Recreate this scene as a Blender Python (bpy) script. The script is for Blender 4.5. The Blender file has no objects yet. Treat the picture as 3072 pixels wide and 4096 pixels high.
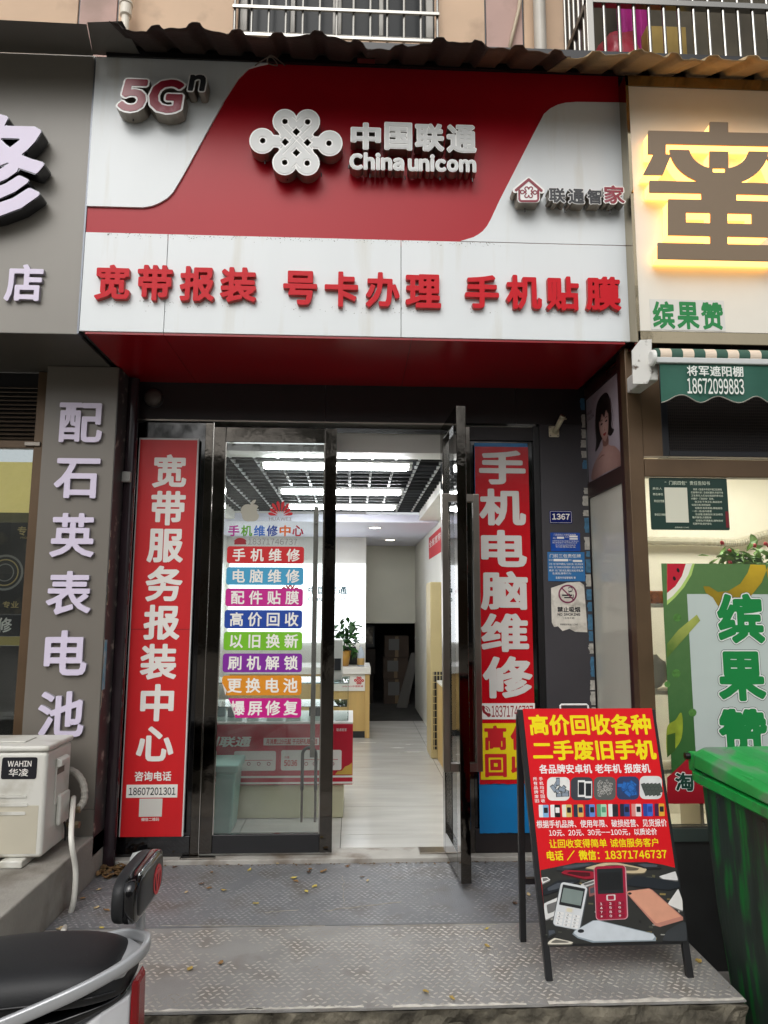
import bpy, bmesh, math, random
import numpy as np
from mathutils import Vector, Matrix
from mathutils.geometry import delaunay_2d_cdt

random.seed(7)
rad = math.radians
scene = bpy.context.scene
COL = scene.collection

# ------------------------------------------------------------------ camera
F_PX, W_PX, H_PX = 2800.0, 3072.0, 4096.0
CAM_H = 1.38                       # above the steel platform (Z = 0)
def cam_axes(yaw, pitch, roll):
    f = Vector((math.sin(yaw)*math.cos(pitch), math.cos(yaw)*math.cos(pitch), math.sin(pitch)))
    r = Vector((math.cos(yaw), -math.sin(yaw), 0)); u = r.cross(f)
    return (math.cos(roll)*r + math.sin(roll)*u, -math.sin(roll)*r + math.cos(roll)*u, f)
CR, CU, CF = cam_axes(rad(2.46), rad(7.78), rad(0.19))
CP = Vector((0, 0, CAM_H))
cam_data = bpy.data.cameras.new('camera')
cam = bpy.data.objects.new('camera', cam_data); COL.objects.link(cam)
cam.matrix_world = Matrix(((CR.x, CU.x, -CF.x, CP.x), (CR.y, CU.y, -CF.y, CP.y), (CR.z, CU.z, -CF.z, CP.z), (0, 0, 0, 1)))
cam_data.sensor_fit = 'VERTICAL'; cam_data.sensor_height = 24.0
cam_data.lens = 24.0*F_PX/H_PX
cam_data.clip_start = 0.05; cam_data.clip_end = 2000
scene.camera = cam

# ------------------------------------------------------------------ sky, sun, exposure
world = bpy.data.worlds.new('World'); scene.world = world; world.use_nodes = True
wt = world.node_tree
sky = wt.nodes.new('ShaderNodeTexSky'); sky.sky_type = 'NISHITA'; sky.sun_disc = False
SUN_EL, SUN_AZ = rad(44), rad(197)
sky.sun_elevation = SUN_EL; sky.sun_rotation = SUN_AZ
sky.air_density = 1.0; sky.dust_density = 4.0; sky.ozone_density = 1.0
hs = wt.nodes.new('ShaderNodeHueSaturation'); hs.inputs['Saturation'].default_value = 0.18
wt.links.new(sky.outputs[0], hs.inputs['Color'])
wt.links.new(hs.outputs[0], wt.nodes['Background'].inputs[0])
wt.nodes['Background'].inputs[1].default_value = 0.10
sun_data = bpy.data.lights.new('sun', 'SUN'); sun_data.energy = 0.6; sun_data.angle = rad(60); sun_data.color = (1, 0.975, 0.94)
sun = bpy.data.objects.new('sun', sun_data); COL.objects.link(sun)
sd = Vector((math.sin(SUN_AZ)*math.cos(SUN_EL), math.cos(SUN_AZ)*math.cos(SUN_EL), math.sin(SUN_EL)))   # towards the sun
sun.rotation_euler = sd.to_track_quat('Z', 'Y').to_euler(); sun.location = (0, -6, 12)
vs = scene.view_settings
vs.view_transform = 'Standard'; vs.look = 'None'; vs.gamma = 1; vs.use_curve_mapping = False
vs.exposure = 0.74
scene.render.engine = 'CYCLES'
scene.cycles.use_denoising = True
scene.cycles.max_bounces = 10; scene.cycles.diffuse_bounces = 5; scene.cycles.glossy_bounces = 5
scene.cycles.transmission_bounces = 6; scene.cycles.transparent_max_bounces = 16
scene.cycles.sample_clamp_indirect = 6.0
scene.cycles.caustics_reflective = False; scene.cycles.caustics_refractive = False

# ------------------------------------------------------------------ pixel -> world helpers (ray meets a real plane)
def ray(x, y): return CF + CR*((x-1536)/F_PX) - CU*((y-2048)/F_PX)
def pY(x, y, Y): d = ray(x, y); return CP + d*(Y/d.y)
def pZ(x, y, Z): d = ray(x, y); return CP + d*((Z-CAM_H)/d.z)
def pX(x, y, X): d = ray(x, y); return CP + d*(X/d.x)
def rY(a, b, c, d, Y):
    my, mx = (b+d)/2, (a+c)/2
    return (pY(a, my, Y).x, pY(c, my, Y).x, pY(mx, d, Y).z, pY(mx, b, Y).z)     # x0 x1 z0 z1

# ------------------------------------------------------------------ materials
def lin(h):
    h = h.lstrip('#'); out = []
    for i in (0, 2, 4):
        c = int(h[i:i+2], 16)/255
        out.append(c/12.92 if c <= 0.04045 else ((c+0.055)/1.055)**2.4)
    return tuple(out)
MATS = {}
def M(name, color, rough=0.5, metal=0.0, var=0.0, scale=8.0, bump=0.0, bscale=40.0, spec=0.5, dirt=None, dirt_amt=0.0, dirt_scale=3.0,
      emit=None, estr=0.0, coat=0.0, rvar=0.0, stretch=(1, 1, 1), trans=0.0, dsoft=None):
    if name in MATS: return MATS[name]
    c = lin(color) if isinstance(color, str) else color
    m = bpy.data.materials.new(name); m.use_nodes = True
    nt = m.node_tree; b = nt.nodes['Principled BSDF']
    b.inputs['Base Color'].default_value = (*c, 1); b.inputs['Roughness'].default_value = rough
    b.inputs['Metallic'].default_value = metal; b.inputs['Specular IOR Level'].default_value = spec
    b.inputs['Coat Weight'].default_value = coat
    if trans: b.inputs['Transmission Weight'].default_value = trans
    if emit is not None:
        e = lin(emit) if isinstance(emit, str) else emit
        b.inputs['Emission Color'].default_value = (*e, 1); b.inputs['Emission Strength'].default_value = estr
    if var or bump or dirt or rvar:
        tc = nt.nodes.new('ShaderNodeTexCoord'); mp = nt.nodes.new('ShaderNodeMapping'); mp.inputs['Scale'].default_value = stretch
        geo = nt.nodes.new('ShaderNodeNewGeometry')
        nt.links.new(geo.outputs['Position'], mp.inputs[0])
        def noise(s, det=5):
            n = nt.nodes.new('ShaderNodeTexNoise'); n.inputs['Scale'].default_value = s; n.inputs['Detail'].default_value = det
            nt.links.new(mp.outputs[0], n.inputs['Vector']); return n
        src = None
        if var:
            n = noise(scale); mr = nt.nodes.new('ShaderNodeMapRange'); mr.inputs[1].default_value = 0.3; mr.inputs[2].default_value = 0.7
            mr.inputs[3].default_value = 1-var; mr.inputs[4].default_value = 1+var
            nt.links.new(n.outputs[0], mr.inputs[0])
            vm = nt.nodes.new('ShaderNodeVectorMath'); vm.operation = 'SCALE'; vm.inputs[0].default_value = c
            nt.links.new(mr.outputs[0], vm.inputs['Scale']); src = vm.outputs[0]
        if dirt:
            n = noise(dirt_scale, 8); cr = nt.nodes.new('ShaderNodeValToRGB')
            cr.color_ramp.elements[0].position = 0.62-dirt_amt*0.35; cr.color_ramp.elements[1].position = 0.72 if dsoft is None else 0.62-dirt_amt*0.35+dsoft
            cr.color_ramp.elements[0].color = (0, 0, 0, 1); cr.color_ramp.elements[1].color = (1, 1, 1, 1)
            nt.links.new(n.outputs[0], cr.inputs[0])
            mx = nt.nodes.new('ShaderNodeMix'); mx.data_type = 'RGBA'
            if src: nt.links.new(src, mx.inputs[6])
            else: mx.inputs[6].default_value = (*c, 1)
            mx.inputs[7].default_value = (*lin(dirt), 1)
            nt.links.new(cr.outputs[0], mx.inputs[0]); src = mx.outputs[2]
        if src: nt.links.new(src, b.inputs['Base Color'])
        if rvar:
            n = noise(scale*0.7); mr = nt.nodes.new('ShaderNodeMapRange'); mr.inputs[1].default_value = 0.3; mr.inputs[2].default_value = 0.7
            mr.inputs[3].default_value = max(0.02, rough-rvar); mr.inputs[4].default_value = min(1, rough+rvar)
            nt.links.new(n.outputs[0], mr.inputs[0]); nt.links.new(mr.outputs[0], b.inputs['Roughness'])
        if bump:
            n = noise(bscale); bp = nt.nodes.new('ShaderNodeBump'); bp.inputs['Strength'].default_value = min(1, bump); bp.inputs['Distance'].default_value = 0.01
            nt.links.new(n.outputs[0], bp.inputs['Height']); nt.links.new(bp.outputs[0], b.inputs['Normal'])
    MATS[name] = m; return m
def gradM(name, c_in, c_out, center, radius, rough=0.4, power=1.0):
    """printed tone that runs from one ink to another away from a point of the print."""
    if name in MATS: return MATS[name]
    m = M(name, c_in, rough); nt = m.node_tree; b = nt.nodes['Principled BSDF']
    g = nt.nodes.new('ShaderNodeNewGeometry'); d = nt.nodes.new('ShaderNodeVectorMath'); d.operation = 'DISTANCE'; d.inputs[1].default_value = tuple(center)
    nt.links.new(g.outputs['Position'], d.inputs[0])
    n = nt.nodes.new('ShaderNodeTexNoise'); n.inputs['Scale'].default_value = 22; n.inputs['Detail'].default_value = 6; nt.links.new(g.outputs['Position'], n.inputs['Vector'])
    mr = nt.nodes.new('ShaderNodeMapRange'); mr.inputs[1].default_value = 0; mr.inputs[2].default_value = radius; nt.links.new(d.outputs['Value'], mr.inputs[0])
    ad = nt.nodes.new('ShaderNodeMath'); ad.operation = 'MULTIPLY_ADD'; ad.inputs[1].default_value = 0.35; nt.links.new(n.outputs[0], ad.inputs[0]); nt.links.new(mr.outputs[0], ad.inputs[2])
    sb = nt.nodes.new('ShaderNodeMath'); sb.operation = 'SUBTRACT'; sb.inputs[1].default_value = 0.17; sb.use_clamp = True; nt.links.new(ad.outputs[0], sb.inputs[0])
    mx = nt.nodes.new('ShaderNodeMix'); mx.data_type = 'RGBA'; mx.inputs[6].default_value = (*lin(c_in), 1); mx.inputs[7].default_value = (*lin(c_out), 1)
    nt.links.new(sb.outputs[0], mx.inputs[0]); nt.links.new(mx.outputs[2], b.inputs['Base Color']); return m
def glassM(name, tint=(0.93, 0.96, 0.95), film=0.05, refl=1.0):
    if name in MATS: return MATS[name]
    m = bpy.data.materials.new(name); m.use_nodes = True; nt = m.node_tree
    for n in list(nt.nodes):
        if n.type == 'BSDF_PRINCIPLED': nt.nodes.remove(n)
    out = nt.nodes['Material Output']
    tr = nt.nodes.new('ShaderNodeBsdfTransparent'); tr.inputs[0].default_value = (*tint, 1)
    gl = nt.nodes.new('ShaderNodeBsdfGlossy'); gl.inputs['Roughness'].default_value = 0.0
    fr = nt.nodes.new('ShaderNodeFresnel'); fr.inputs[0].default_value = 1.5
    mul = nt.nodes.new('ShaderNodeMath'); mul.operation = 'MULTIPLY'; mul.inputs[1].default_value = refl
    nt.links.new(fr.outputs[0], mul.inputs[0])
    mx = nt.nodes.new('ShaderNodeMixShader')
    nt.links.new(mul.outputs[0], mx.inputs[0]); nt.links.new(tr.outputs[0], mx.inputs[1]); nt.links.new(gl.outputs[0], mx.inputs[2])
    last = mx.outputs[0]
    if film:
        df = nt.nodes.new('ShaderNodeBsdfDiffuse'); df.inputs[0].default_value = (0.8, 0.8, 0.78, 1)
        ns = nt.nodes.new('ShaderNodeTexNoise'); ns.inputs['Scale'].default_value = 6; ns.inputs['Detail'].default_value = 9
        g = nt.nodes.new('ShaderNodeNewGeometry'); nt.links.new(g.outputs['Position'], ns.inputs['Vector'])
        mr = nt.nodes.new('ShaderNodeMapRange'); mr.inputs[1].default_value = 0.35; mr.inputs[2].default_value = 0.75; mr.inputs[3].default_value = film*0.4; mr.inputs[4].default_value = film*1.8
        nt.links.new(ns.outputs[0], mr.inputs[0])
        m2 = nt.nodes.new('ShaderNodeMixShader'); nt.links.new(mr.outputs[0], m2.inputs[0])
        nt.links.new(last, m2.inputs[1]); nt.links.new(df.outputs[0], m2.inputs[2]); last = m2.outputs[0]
    nt.links.new(last, out.inputs[0]); MATS[name] = m; return m

# ------------------------------------------------------------------ frames and mesh builder
class Fr:
    def __init__(s, o, u, v, w): s.o, s.u, s.v, s.w = Vector(o), Vector(u), Vector(v), Vector(w)
    def p(s, a, b, c=0.0): return s.o + s.u*a + s.v*b + s.w*c
def FY(Y): return Fr((0, Y, 0), (1, 0, 0), (0, 0, 1), (0, -1, 0))         # faces the street
def FX(X): return Fr((X, 0, 0), (0, -1, 0), (0, 0, 1), (-1, 0, 0))        # faces left; u = -Y
class MB:
    def __init__(s): s.v = []; s.f = []
    def quad(s, *pts):
        n = len(s.v); s.v += [Vector(p) for p in pts]; s.f.append(tuple(range(n, n+len(pts)))); return s
    def box(s, x0, x1, y0, y1, z0, z1):
        n = len(s.v)
        s.v += [Vector(p) for p in ((x0, y0, z0), (x1, y0, z0), (x1, y1, z0), (x0, y1, z0), (x0, y0, z1), (x1, y0, z1), (x1, y1, z1), (x0, y1, z1))]
        s.f += [(n, n+3, n+2, n+1), (n+4, n+5, n+6, n+7), (n, n+1, n+5, n+4), (n+1, n+2, n+6, n+5), (n+2, n+3, n+7, n+6), (n+3, n, n+4, n+7)]
        return s
    def fbox(s, fr, a0, a1, b0, b1, c0, c1):
        n = len(s.v)
        for c in (c0, c1):
            s.v += [fr.p(a0, b0, c), fr.p(a1, b0, c), fr.p(a1, b1, c), fr.p(a0, b1, c)]
        s.f += [(n, n+3, n+2, n+1), (n+4, n+5, n+6, n+7), (n, n+1, n+5, n+4), (n+1, n+2, n+6, n+5), (n+2, n+3, n+7, n+6), (n+3, n, n+4, n+7)]
        return s
    def loft(s, secs, closed=True, caps=True):
        n = len(s.v); k = len(secs[0])
        for sec in secs: s.v += [Vector(p) for p in sec]
        for i in range(len(secs)-1):
            for j in range(k if closed else k-1):
                a, b = n+i*k+j, n+i*k+(j+1) % k
                s.f.append((a, b, b+k, a+k))
        if caps and closed:
            s.f.append(tuple(range(n+k-1, n-1, -1))); e = n+(len(secs)-1)*k; s.f.append(tuple(range(e, e+k)))
        return s
    def tube(s, path, r, seg=10, caps=True):
        path = [Vector(p) for p in path]; rs = r if isinstance(r, (list, tuple)) else [r]*len(path)
        secs = []; prev = None
        for i, p in enumerate(path):
            t = (path[min(i+1, len(path)-1)]-path[max(i-1, 0)]).normalized()
            if prev is None:
                a = t.orthogonal().normalized()
            else:
                a = (prev - t*prev.dot(t)); a = a.normalized() if a.length > 1e-6 else t.orthogonal().normalized()
            prev = a; b = t.cross(a)
            secs.append([p + (a*math.cos(2*math.pi*k/seg)+b*math.sin(2*math.pi*k/seg))*rs[i] for k in range(seg)])
        return s.loft(secs, True, caps)
    def cyl(s, p0, p1, r, r2=None, seg=16): return s.tube([p0, p1], [r, r if r2 is None else r2], seg)
    def bar(s, p0, p1, w, h, up=(0, 0, 1)):
        p0, p1 = Vector(p0), Vector(p1); t = (p1-p0).normalized(); up = Vector(up)
        a = t.cross(up).normalized(); b = a.cross(t).normalized()
        return s.loft([[p + a*x*w/2 + b*y*h/2 for x, y in ((-1, -1), (1, -1), (1, 1), (-1, 1))] for p in (p0, p1)])
    def lathe(s, fr, prof, seg=20, arc=2*math.pi):
        secs = [[fr.p(r*math.cos(2*math.pi*k/seg), r*math.sin(2*math.pi*k/seg), h) for k in range(seg)] for r, h in prof]
        return s.loft(secs)
    def fill(s, loops, fr, c0, c1=None, tf=lambda a, b: (a, b)):
        """flat (c1 None) or extruded shape from 2-D loops (even-odd) in frame fr."""
        loops = [[tf(*p) for p in L] for L in loops if len(L) > 2]
        pts, edges = [], []
        for L in loops:
            n = len(pts); pts += [Vector(p) for p in L]; edges += [(n+i, n+(i+1) % len(L)) for i in range(len(L))]
        vo, eo, fo, *_ = delaunay_2d_cdt(pts, edges, [], 0, 1e-7)
        if not fo: return s
        cen = np.array([[sum(vo[i].x for i in f)/3, sum(vo[i].y for i in f)/3] for f in fo])
        ins = inside(cen, loops)
        cf = c0 if c1 is None else c1
        n = len(s.v); s.v += [fr.p(q.x, q.y, cf) for q in vo]
        for f, k in zip(fo, ins):
            if k: s.f.append(tuple(n+i for i in f))
        if c1 is not None:
            for L in loops:
                n = len(s.v); k = len(L)
                s.v += [fr.p(x, y, c0) for x, y in L] + [fr.p(x, y, c1) for x, y in L]
                for i in range(k):
                    j = (i+1) % k; s.f.append((n+i, n+j, n+k+j, n+k+i))
        return s
    def poly(s, pts, fr, c0, c1=None): return s.fill([pts], fr, c0, c1)

def inside(P, loops):
    r = np.zeros(len(P), bool)
    for L in loops:
        A = np.array(L, float); B = np.roll(A, -1, 0)
        for (x0, y0), (x1, y1) in zip(A, B):
            if y0 == y1: continue
            c = ((y0 > P[:, 1]) != (y1 > P[:, 1]))
            r ^= c & (P[:, 0] < (x1-x0)*(P[:, 1]-y0)/(y1-y0)+x0)
    return r

# ------------------------------------------------------------------ things and parts
def obj(name, mb, mat, parent=None, off=Vector((0, 0, 0)), bevel=0, smooth=False, kind=None, label=None, seg=2):
    me = bpy.data.meshes.new(name)
    me.from_pydata([tuple(v-off) for v in mb.v], [], mb.f); me.validate(); 
    bm = bmesh.new(); bm.from_mesh(me)
    if smooth: bmesh.ops.remove_doubles(bm, verts=bm.verts, dist=1e-6)
    bmesh.ops.recalc_face_normals(bm, faces=bm.faces); bm.to_mesh(me); bm.free()
    if smooth:
        for p in me.polygons: p.use_smooth = True
    me.materials.append(mat)
    o = bpy.data.objects.new(name, me); COL.objects.link(o)
    if parent is not None: o.parent = parent
    else: o.location = off
    if bevel:
        b = o.modifiers.new('bevel', 'BEVEL'); b.width = bevel; b.segments = seg; b.limit_method = 'ANGLE'; b.angle_limit = rad(40)
        if not smooth: b.harden_normals = False
    if kind: o['kind'] = kind
    if label: o['label'] = label
    return o
class Thing:
    def __init__(s, name, label, cat, loc=(0, 0, 0), group=None, kind=None):
        s.loc = Vector(loc); s.o = bpy.data.objects.new(name, None); COL.objects.link(s.o); s.o.location = s.loc
        s.o.empty_display_size = 0.1
        if kind: s.o['kind'] = kind
        if label: s.o['label'] = label
        if cat: s.o['category'] = cat
        if group: s.o['group'] = group
    def add(s, name, mb, mat, parent=None, **k): return obj(name, mb, mat, parent or s.o, s.loc, **k)
def single(name, label, cat, mb, mat, loc=(0, 0, 0), group=None, **k):
    o = obj(name, mb, mat, None, Vector(loc), **k); o['label'] = label; o['category'] = cat
    if group: o['group'] = group
    return o
def structure(name, mb, mat, **k): return obj(name, mb, mat, None, kind='structure', **k)
def copy_tree(o, parent=None):
    c = o.copy(); COL.objects.link(c)
    if parent is not None: c.parent = parent
    for ch in list(o.children): copy_tree(ch, c)
    return c

# ------------------------------------------------------------------ lettering: distance field of each character, contoured at a chosen weight
_seg, _con = {}, {}
def char_segments(ch):
    if ch in _seg: return _seg[ch]
    src = chr(ord(ch)+0xFEE0) if 33 <= ord(ch) <= 126 else ch
    cu = bpy.data.curves.new('t', 'FONT'); cu.body = src; cu.resolution_u = 3
    o = bpy.data.objects.new('t', cu); COL.objects.link(o)
    dg = bpy.context.evaluated_depsgraph_get(); dg.update()
    me = bpy.data.meshes.new_from_object(o.evaluated_get(dg))
    cnt = {}
    for p in me.polygons:
        for e in p.edge_keys: cnt[e] = cnt.get(e, 0)+1
    S = np.array([[*me.vertices[a].co[:2], *me.vertices[b].co[:2]] for (a, b), n in cnt.items() if n == 1], float).reshape(-1, 4)
    bpy.data.objects.remove(o); bpy.data.curves.remove(cu); bpy.data.meshes.remove(me)
    _seg[ch] = S; return S
def contour(val, xs, ys, lev, tol):
    """closed loops of the region val < lev, simplified."""
    V = val-lev; ins = V < 0; nx, ny = len(xs), len(ys)
    c = ins[:-1, :-1].astype(int)+ins[:-1, 1:]*2+ins[1:, 1:]*4+ins[1:, :-1]*8          # rows = y
    pts = {}; nxt = {}
    def ept(e):
        if e in pts: return pts[e]
        k, i, j = e
        if k == 0: a, b = V[j, i], V[j, i+1]; t = a/(a-b); p = (xs[i]+(xs[i+1]-xs[i])*t, ys[j])
        else: a, b = V[j, i], V[j+1, i]; t = a/(a-b); p = (xs[i], ys[j]+(ys[j+1]-ys[j])*t)
        pts[e] = p; return p
    T = {1: ((3, 0),), 2: ((0, 1),), 3: ((3, 1),), 4: ((1, 2),), 5: ((3, 2), (1, 0)), 6: ((0, 2),), 7: ((3, 2),), 8: ((2, 3),), 9: ((2, 0),), 10: ((0, 3), (2, 1)), 11: ((2, 1),), 12: ((1, 3),), 13: ((1, 0),), 14: ((0, 3),)}
    for j, i in zip(*np.nonzero((c > 0) & (c < 15))):
        E = ((0, i, j), (1, i+1, j), (0, i, j+1), (1, i, j))
        for a, b in T[int(c[j, i])]:
            ept(E[a]); ept(E[b]); nxt[E[a]] = E[b]
    loops = []
    while nxt:
        s0, e = nxt.popitem(); L = [pts[s0]]
        while e != s0 and e in nxt:
            L.append(pts[e]); e = nxt.pop(e)
        if len(L) > 5:
            L = simplify(L, tol)
            if len(L) > 2: loops.append(L)
    return loops
def simplify(L, tol):
    A = np.array(L); i0 = 0; i1 = int(np.argmax(((A-A[0])**2).sum(1)))
    def dp(i, j, out):
        if j <= i+1: return
        a, b = A[i], A[j % len(A)]; d = b-a; n = math.hypot(*d); Q = A[i+1:j]
        if n < 1e-12: dist = np.hypot(*(Q-a).T)
        else: dist = np.abs((Q[:, 0]-a[0])*d[1]-(Q[:, 1]-a[1])*d[0])/n
        k = int(np.argmax(dist))
        if dist[k] > tol: m = i+1+k; dp(i, m, out); out.append(m); dp(m, j, out)
    o1, o2 = [], []; dp(i0, i1, o1); dp(i1, len(A), o2)
    return [tuple(A[k]) for k in [i0]+o1+[i1]+o2]
def glyph(ch, r=0.0, N=56):
    key = (ch, round(r, 4), N)
    if key in _con: return _con[key]
    S = char_segments(ch)
    if len(S) == 0: _con[key] = []; return []
    x0, y0 = S[:, [0, 2]].min()-0.1, S[:, [1, 3]].min()-0.1; x1, y1 = S[:, [0, 2]].max()+0.1, S[:, [1, 3]].max()+0.1
    st = 1.2/N; xs = np.arange(x0, x1+st, st); ys = np.arange(y0, y1+st, st)
    X, Y = np.meshgrid(xs, ys); P = np.stack([X.ravel(), Y.ravel()], 1)
    a, b = S[:, :2], S[:, 2:]; d = b-a; dd = (d**2).sum(1)+1e-12
    D = np.full(len(P), 9.0); ins = np.zeros(len(P), bool)
    for k in range(len(S)):
        t = np.clip(((P-a[k])@d[k])/dd[k], 0, 1); q = P-a[k]-t[:, None]*d[k]
        D = np.minimum(D, (q**2).sum(1))
        ya, yb = S[k, 1], S[k, 3]
        if ya != yb:
            ins ^= ((ya > P[:, 1]) != (yb > P[:, 1])) & (P[:, 0] < (S[k, 2]-S[k, 0])*(P[:, 1]-ya)/(yb-ya)+S[k, 0])
    D = np.sqrt(D); D[ins] *= -1
    _con[key] = contour(D.reshape(X.shape), xs, ys, r, 0.0035 if N > 80 else 0.006)
    return _con[key]
def bbox(loops):
    A = np.array([p for L in loops for p in L]); return A[:, 0].min(), A[:, 0].max(), A[:, 1].min(), A[:, 1].max()
def fit(loops, rect, ref=None, shear=0.0):
    if shear: loops = [[(x+y*shear, y) for x, y in L] for L in loops]
    b = ref or bbox(loops); sx = (rect[1]-rect[0])/(b[1]-b[0]); sy = (rect[3]-rect[2])/(b[3]-b[2])
    return [[(rect[0]+(x-b[0])*sx, rect[2]+(y-b[2])*sy) for x, y in L] for L in loops]
def line_loops(text, r=0.012, N=56, track=0.0):
    out = []; x = 0.0
    for ch in text:
        if ch == ' ': x += 0.35; continue
        L = glyph(ch, r, N)
        if not L: x += 0.4; continue
        if ord(ch) < 127:
            b = bbox(L); out += [[(px-b[0]+x, py) for px, py in l] for l in L]; x += b[1]-b[0]+0.07+track
        else:
            out += [[(px+x, py) for px, py in l] for l in L]; x += 1.0+track
    return out
def text_mb(text, rect, fr, c=0.001, r=0.012, N=56, track=0.0, shear=0.0, c1=None, mb=None):
    mb = mb or MB()
    L = line_loops(text, r, N, track)
    # fill glyph by glyph keeps the triangulation small
    mb.fill(fit(L, rect, shear=shear), fr, c, c1); return mb
def sdf_shape(fn, rect, N=90, lev=0.0, tol=0.002):
    x0, x1, y0, y1 = rect; st = max(x1-x0, y1-y0)/N
    xs = np.arange(x0, x1+st, st); ys = np.arange(y0, y1+st, st); X, Y = np.meshgrid(xs, ys)
    return contour(fn(X, Y), xs, ys, lev, tol*max(x1-x0, y1-y0))
def sd_cap(X, Y, a, b, r):
    dx, dy = b[0]-a[0], b[1]-a[1]; t = np.clip(((X-a[0])*dx+(Y-a[1])*dy)/(dx*dx+dy*dy+1e-12), 0, 1)
    return np.hypot(X-a[0]-t*dx, Y-a[1]-t*dy)-r
def sd_circ(X, Y, c, r): return np.hypot(X-c[0], Y-c[1])-r
def sd_dia(X, Y, c, r): return (np.abs(X-c[0])+np.abs(Y-c[1])-r)*0.7071
def sd_box(X, Y, c, hx, hy, r=0):
    dx, dy = np.abs(X-c[0])-hx+r, np.abs(Y-c[1])-hy+r
    return np.hypot(np.maximum(dx, 0), np.maximum(dy, 0))+np.minimum(np.maximum(dx, dy), 0)-r
def rrect(x0, x1, y0, y1, r, n=5):
    out = []
    for cx, cy, a0 in ((x1-r, y1-r, 0), (x0+r, y1-r, 90), (x0+r, y0+r, 180), (x1-r, y0+r, 270)):
        for k in range(n+1):
            a = rad(a0+90*k/n); out.append((cx+r*math.cos(a), cy+r*math.sin(a)))
    return out
def ellipse(cx, cy, rx, ry, n=24, a=0):
    return [(cx+rx*math.cos(t)*math.cos(a)-ry*math.sin(t)*math.sin(a), cy+rx*math.cos(t)*math.sin(a)+ry*math.sin(t)*math.cos(a)) for t in (2*math.pi*k/n for k in range(n))]
def smooth_path(P, n=6, closed=False):
    """Catmull-Rom through points of any dimension."""
    P = [Vector(p) for p in P]; out = []; m = len(P)
    for i in range(m if closed else m-1):
        if closed: a, b, c, d = P[i-1], P[i], P[(i+1) % m], P[(i+2) % m]
        else: a, b, c, d = P[max(i-1, 0)], P[i], P[i+1], P[min(i+2, m-1)]
        for k in range(n):
            t = k/n
            out.append(0.5*((2*b)+(c-a)*t+(2*a-5*b+4*c-d)*t*t+(3*b-a-3*c+d)*t**3))
    if not closed: out.append(P[-1])
    return out

# ================================================================== SETTING
YF, YS, ZB = 4.105, 3.352, 2.71          # door plane, sign front plane, underside of the sign
XL, XR = -1.362, 1.398                   # our sign left and right
ZT = 4.21                                # top of the signs
YP, ZP, XP = 3.83, 0.216, -1.318         # left pillar face, left step top, left step edge
STREET = -0.27

m_conc = M('weathered_concrete', '#8d877c', 0.9, var=0.22, scale=5, bump=0.5, bscale=60, dirt='#4a453c', dirt_amt=0.5, dirt_scale=4)
m_conc_dark = M('broken_concrete', '#7b7566', 0.95, var=0.35, scale=14, bump=1.0, bscale=45, dirt='#2c2922', dirt_amt=0.75, dirt_scale=9)
m_asph = M('street_paving', '#8f8b84', 0.9, var=0.25, scale=3, bump=0.4, bscale=150)
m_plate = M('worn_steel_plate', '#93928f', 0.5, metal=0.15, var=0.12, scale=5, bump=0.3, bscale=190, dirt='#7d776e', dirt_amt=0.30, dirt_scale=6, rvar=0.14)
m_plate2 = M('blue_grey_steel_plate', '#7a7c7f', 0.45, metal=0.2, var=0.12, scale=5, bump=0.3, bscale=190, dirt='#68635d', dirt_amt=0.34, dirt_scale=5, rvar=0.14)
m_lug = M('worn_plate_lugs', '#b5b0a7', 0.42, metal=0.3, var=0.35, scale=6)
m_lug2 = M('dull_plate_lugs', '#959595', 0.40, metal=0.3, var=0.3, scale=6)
m_edge = M('bare_metal_edge', '#cfcbc1', 0.5, var=0.3, scale=20, bump=0.3)
m_smear = M('cement_smear', '#9b968c', 0.8, var=0.35, scale=30, bump=0.4)
m_black = M('black_trim', '#151416', 0.35)
m_white = M('white_paint', '#dfe0dc', 0.5, var=0.04, scale=2)

structure('street', MB().quad((-80, -80, STREET), (80, -80, STREET), (80, 80, STREET), (-80, 80, STREET)), m_asph)

# --- entrance platform: concrete core, ragged front, chequer plates
PX0, PX1, PY0, PY1 = XP, 1.412, 2.63, 4.045
plat = obj('entrance_platform', MB().box(PX0, PX1, PY0+0.07, PY1, STREET, -0.008), m_conc, kind='structure')
from mathutils import noise as mn
def ragged_block(x0, x1, y0, y1, z0, z1, nx, nz, amp, seed):
    mb = MB(); secs = []
    for i in range(nx+1):
        x = x0+(x1-x0)*i/nx; sec = []
        for j in range(nz+1):
            z = z0+(z1-z0)*j/nz; q = Vector((x*9+seed, z*9, seed))
            d = amp*(0.5+mn.noise(q))+amp*0.5*mn.noise(q*3.1)
            top = -0.012*abs(mn.noise(Vector((x*6, seed, 2)))) if j == nz else 0
            sec.append((x, y0+max(0, d), z+top))
        sec.append((x, y1, z1-0.012)); sec.append((x, y1, z0)); secs.append(sec)
    return mb.loft(secs)
obj('concrete_edge', ragged_block(PX0, PX1, PY0, PY0+0.09, STREET, -0.010, 120, 10, 0.03, 3.0), m_conc_dark, plat)
seamY = pZ(1250, 3703, 0).y
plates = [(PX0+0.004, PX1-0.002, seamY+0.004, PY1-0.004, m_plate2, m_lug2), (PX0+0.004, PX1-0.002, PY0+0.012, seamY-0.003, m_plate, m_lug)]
lrng = random.Random(31)
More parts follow.
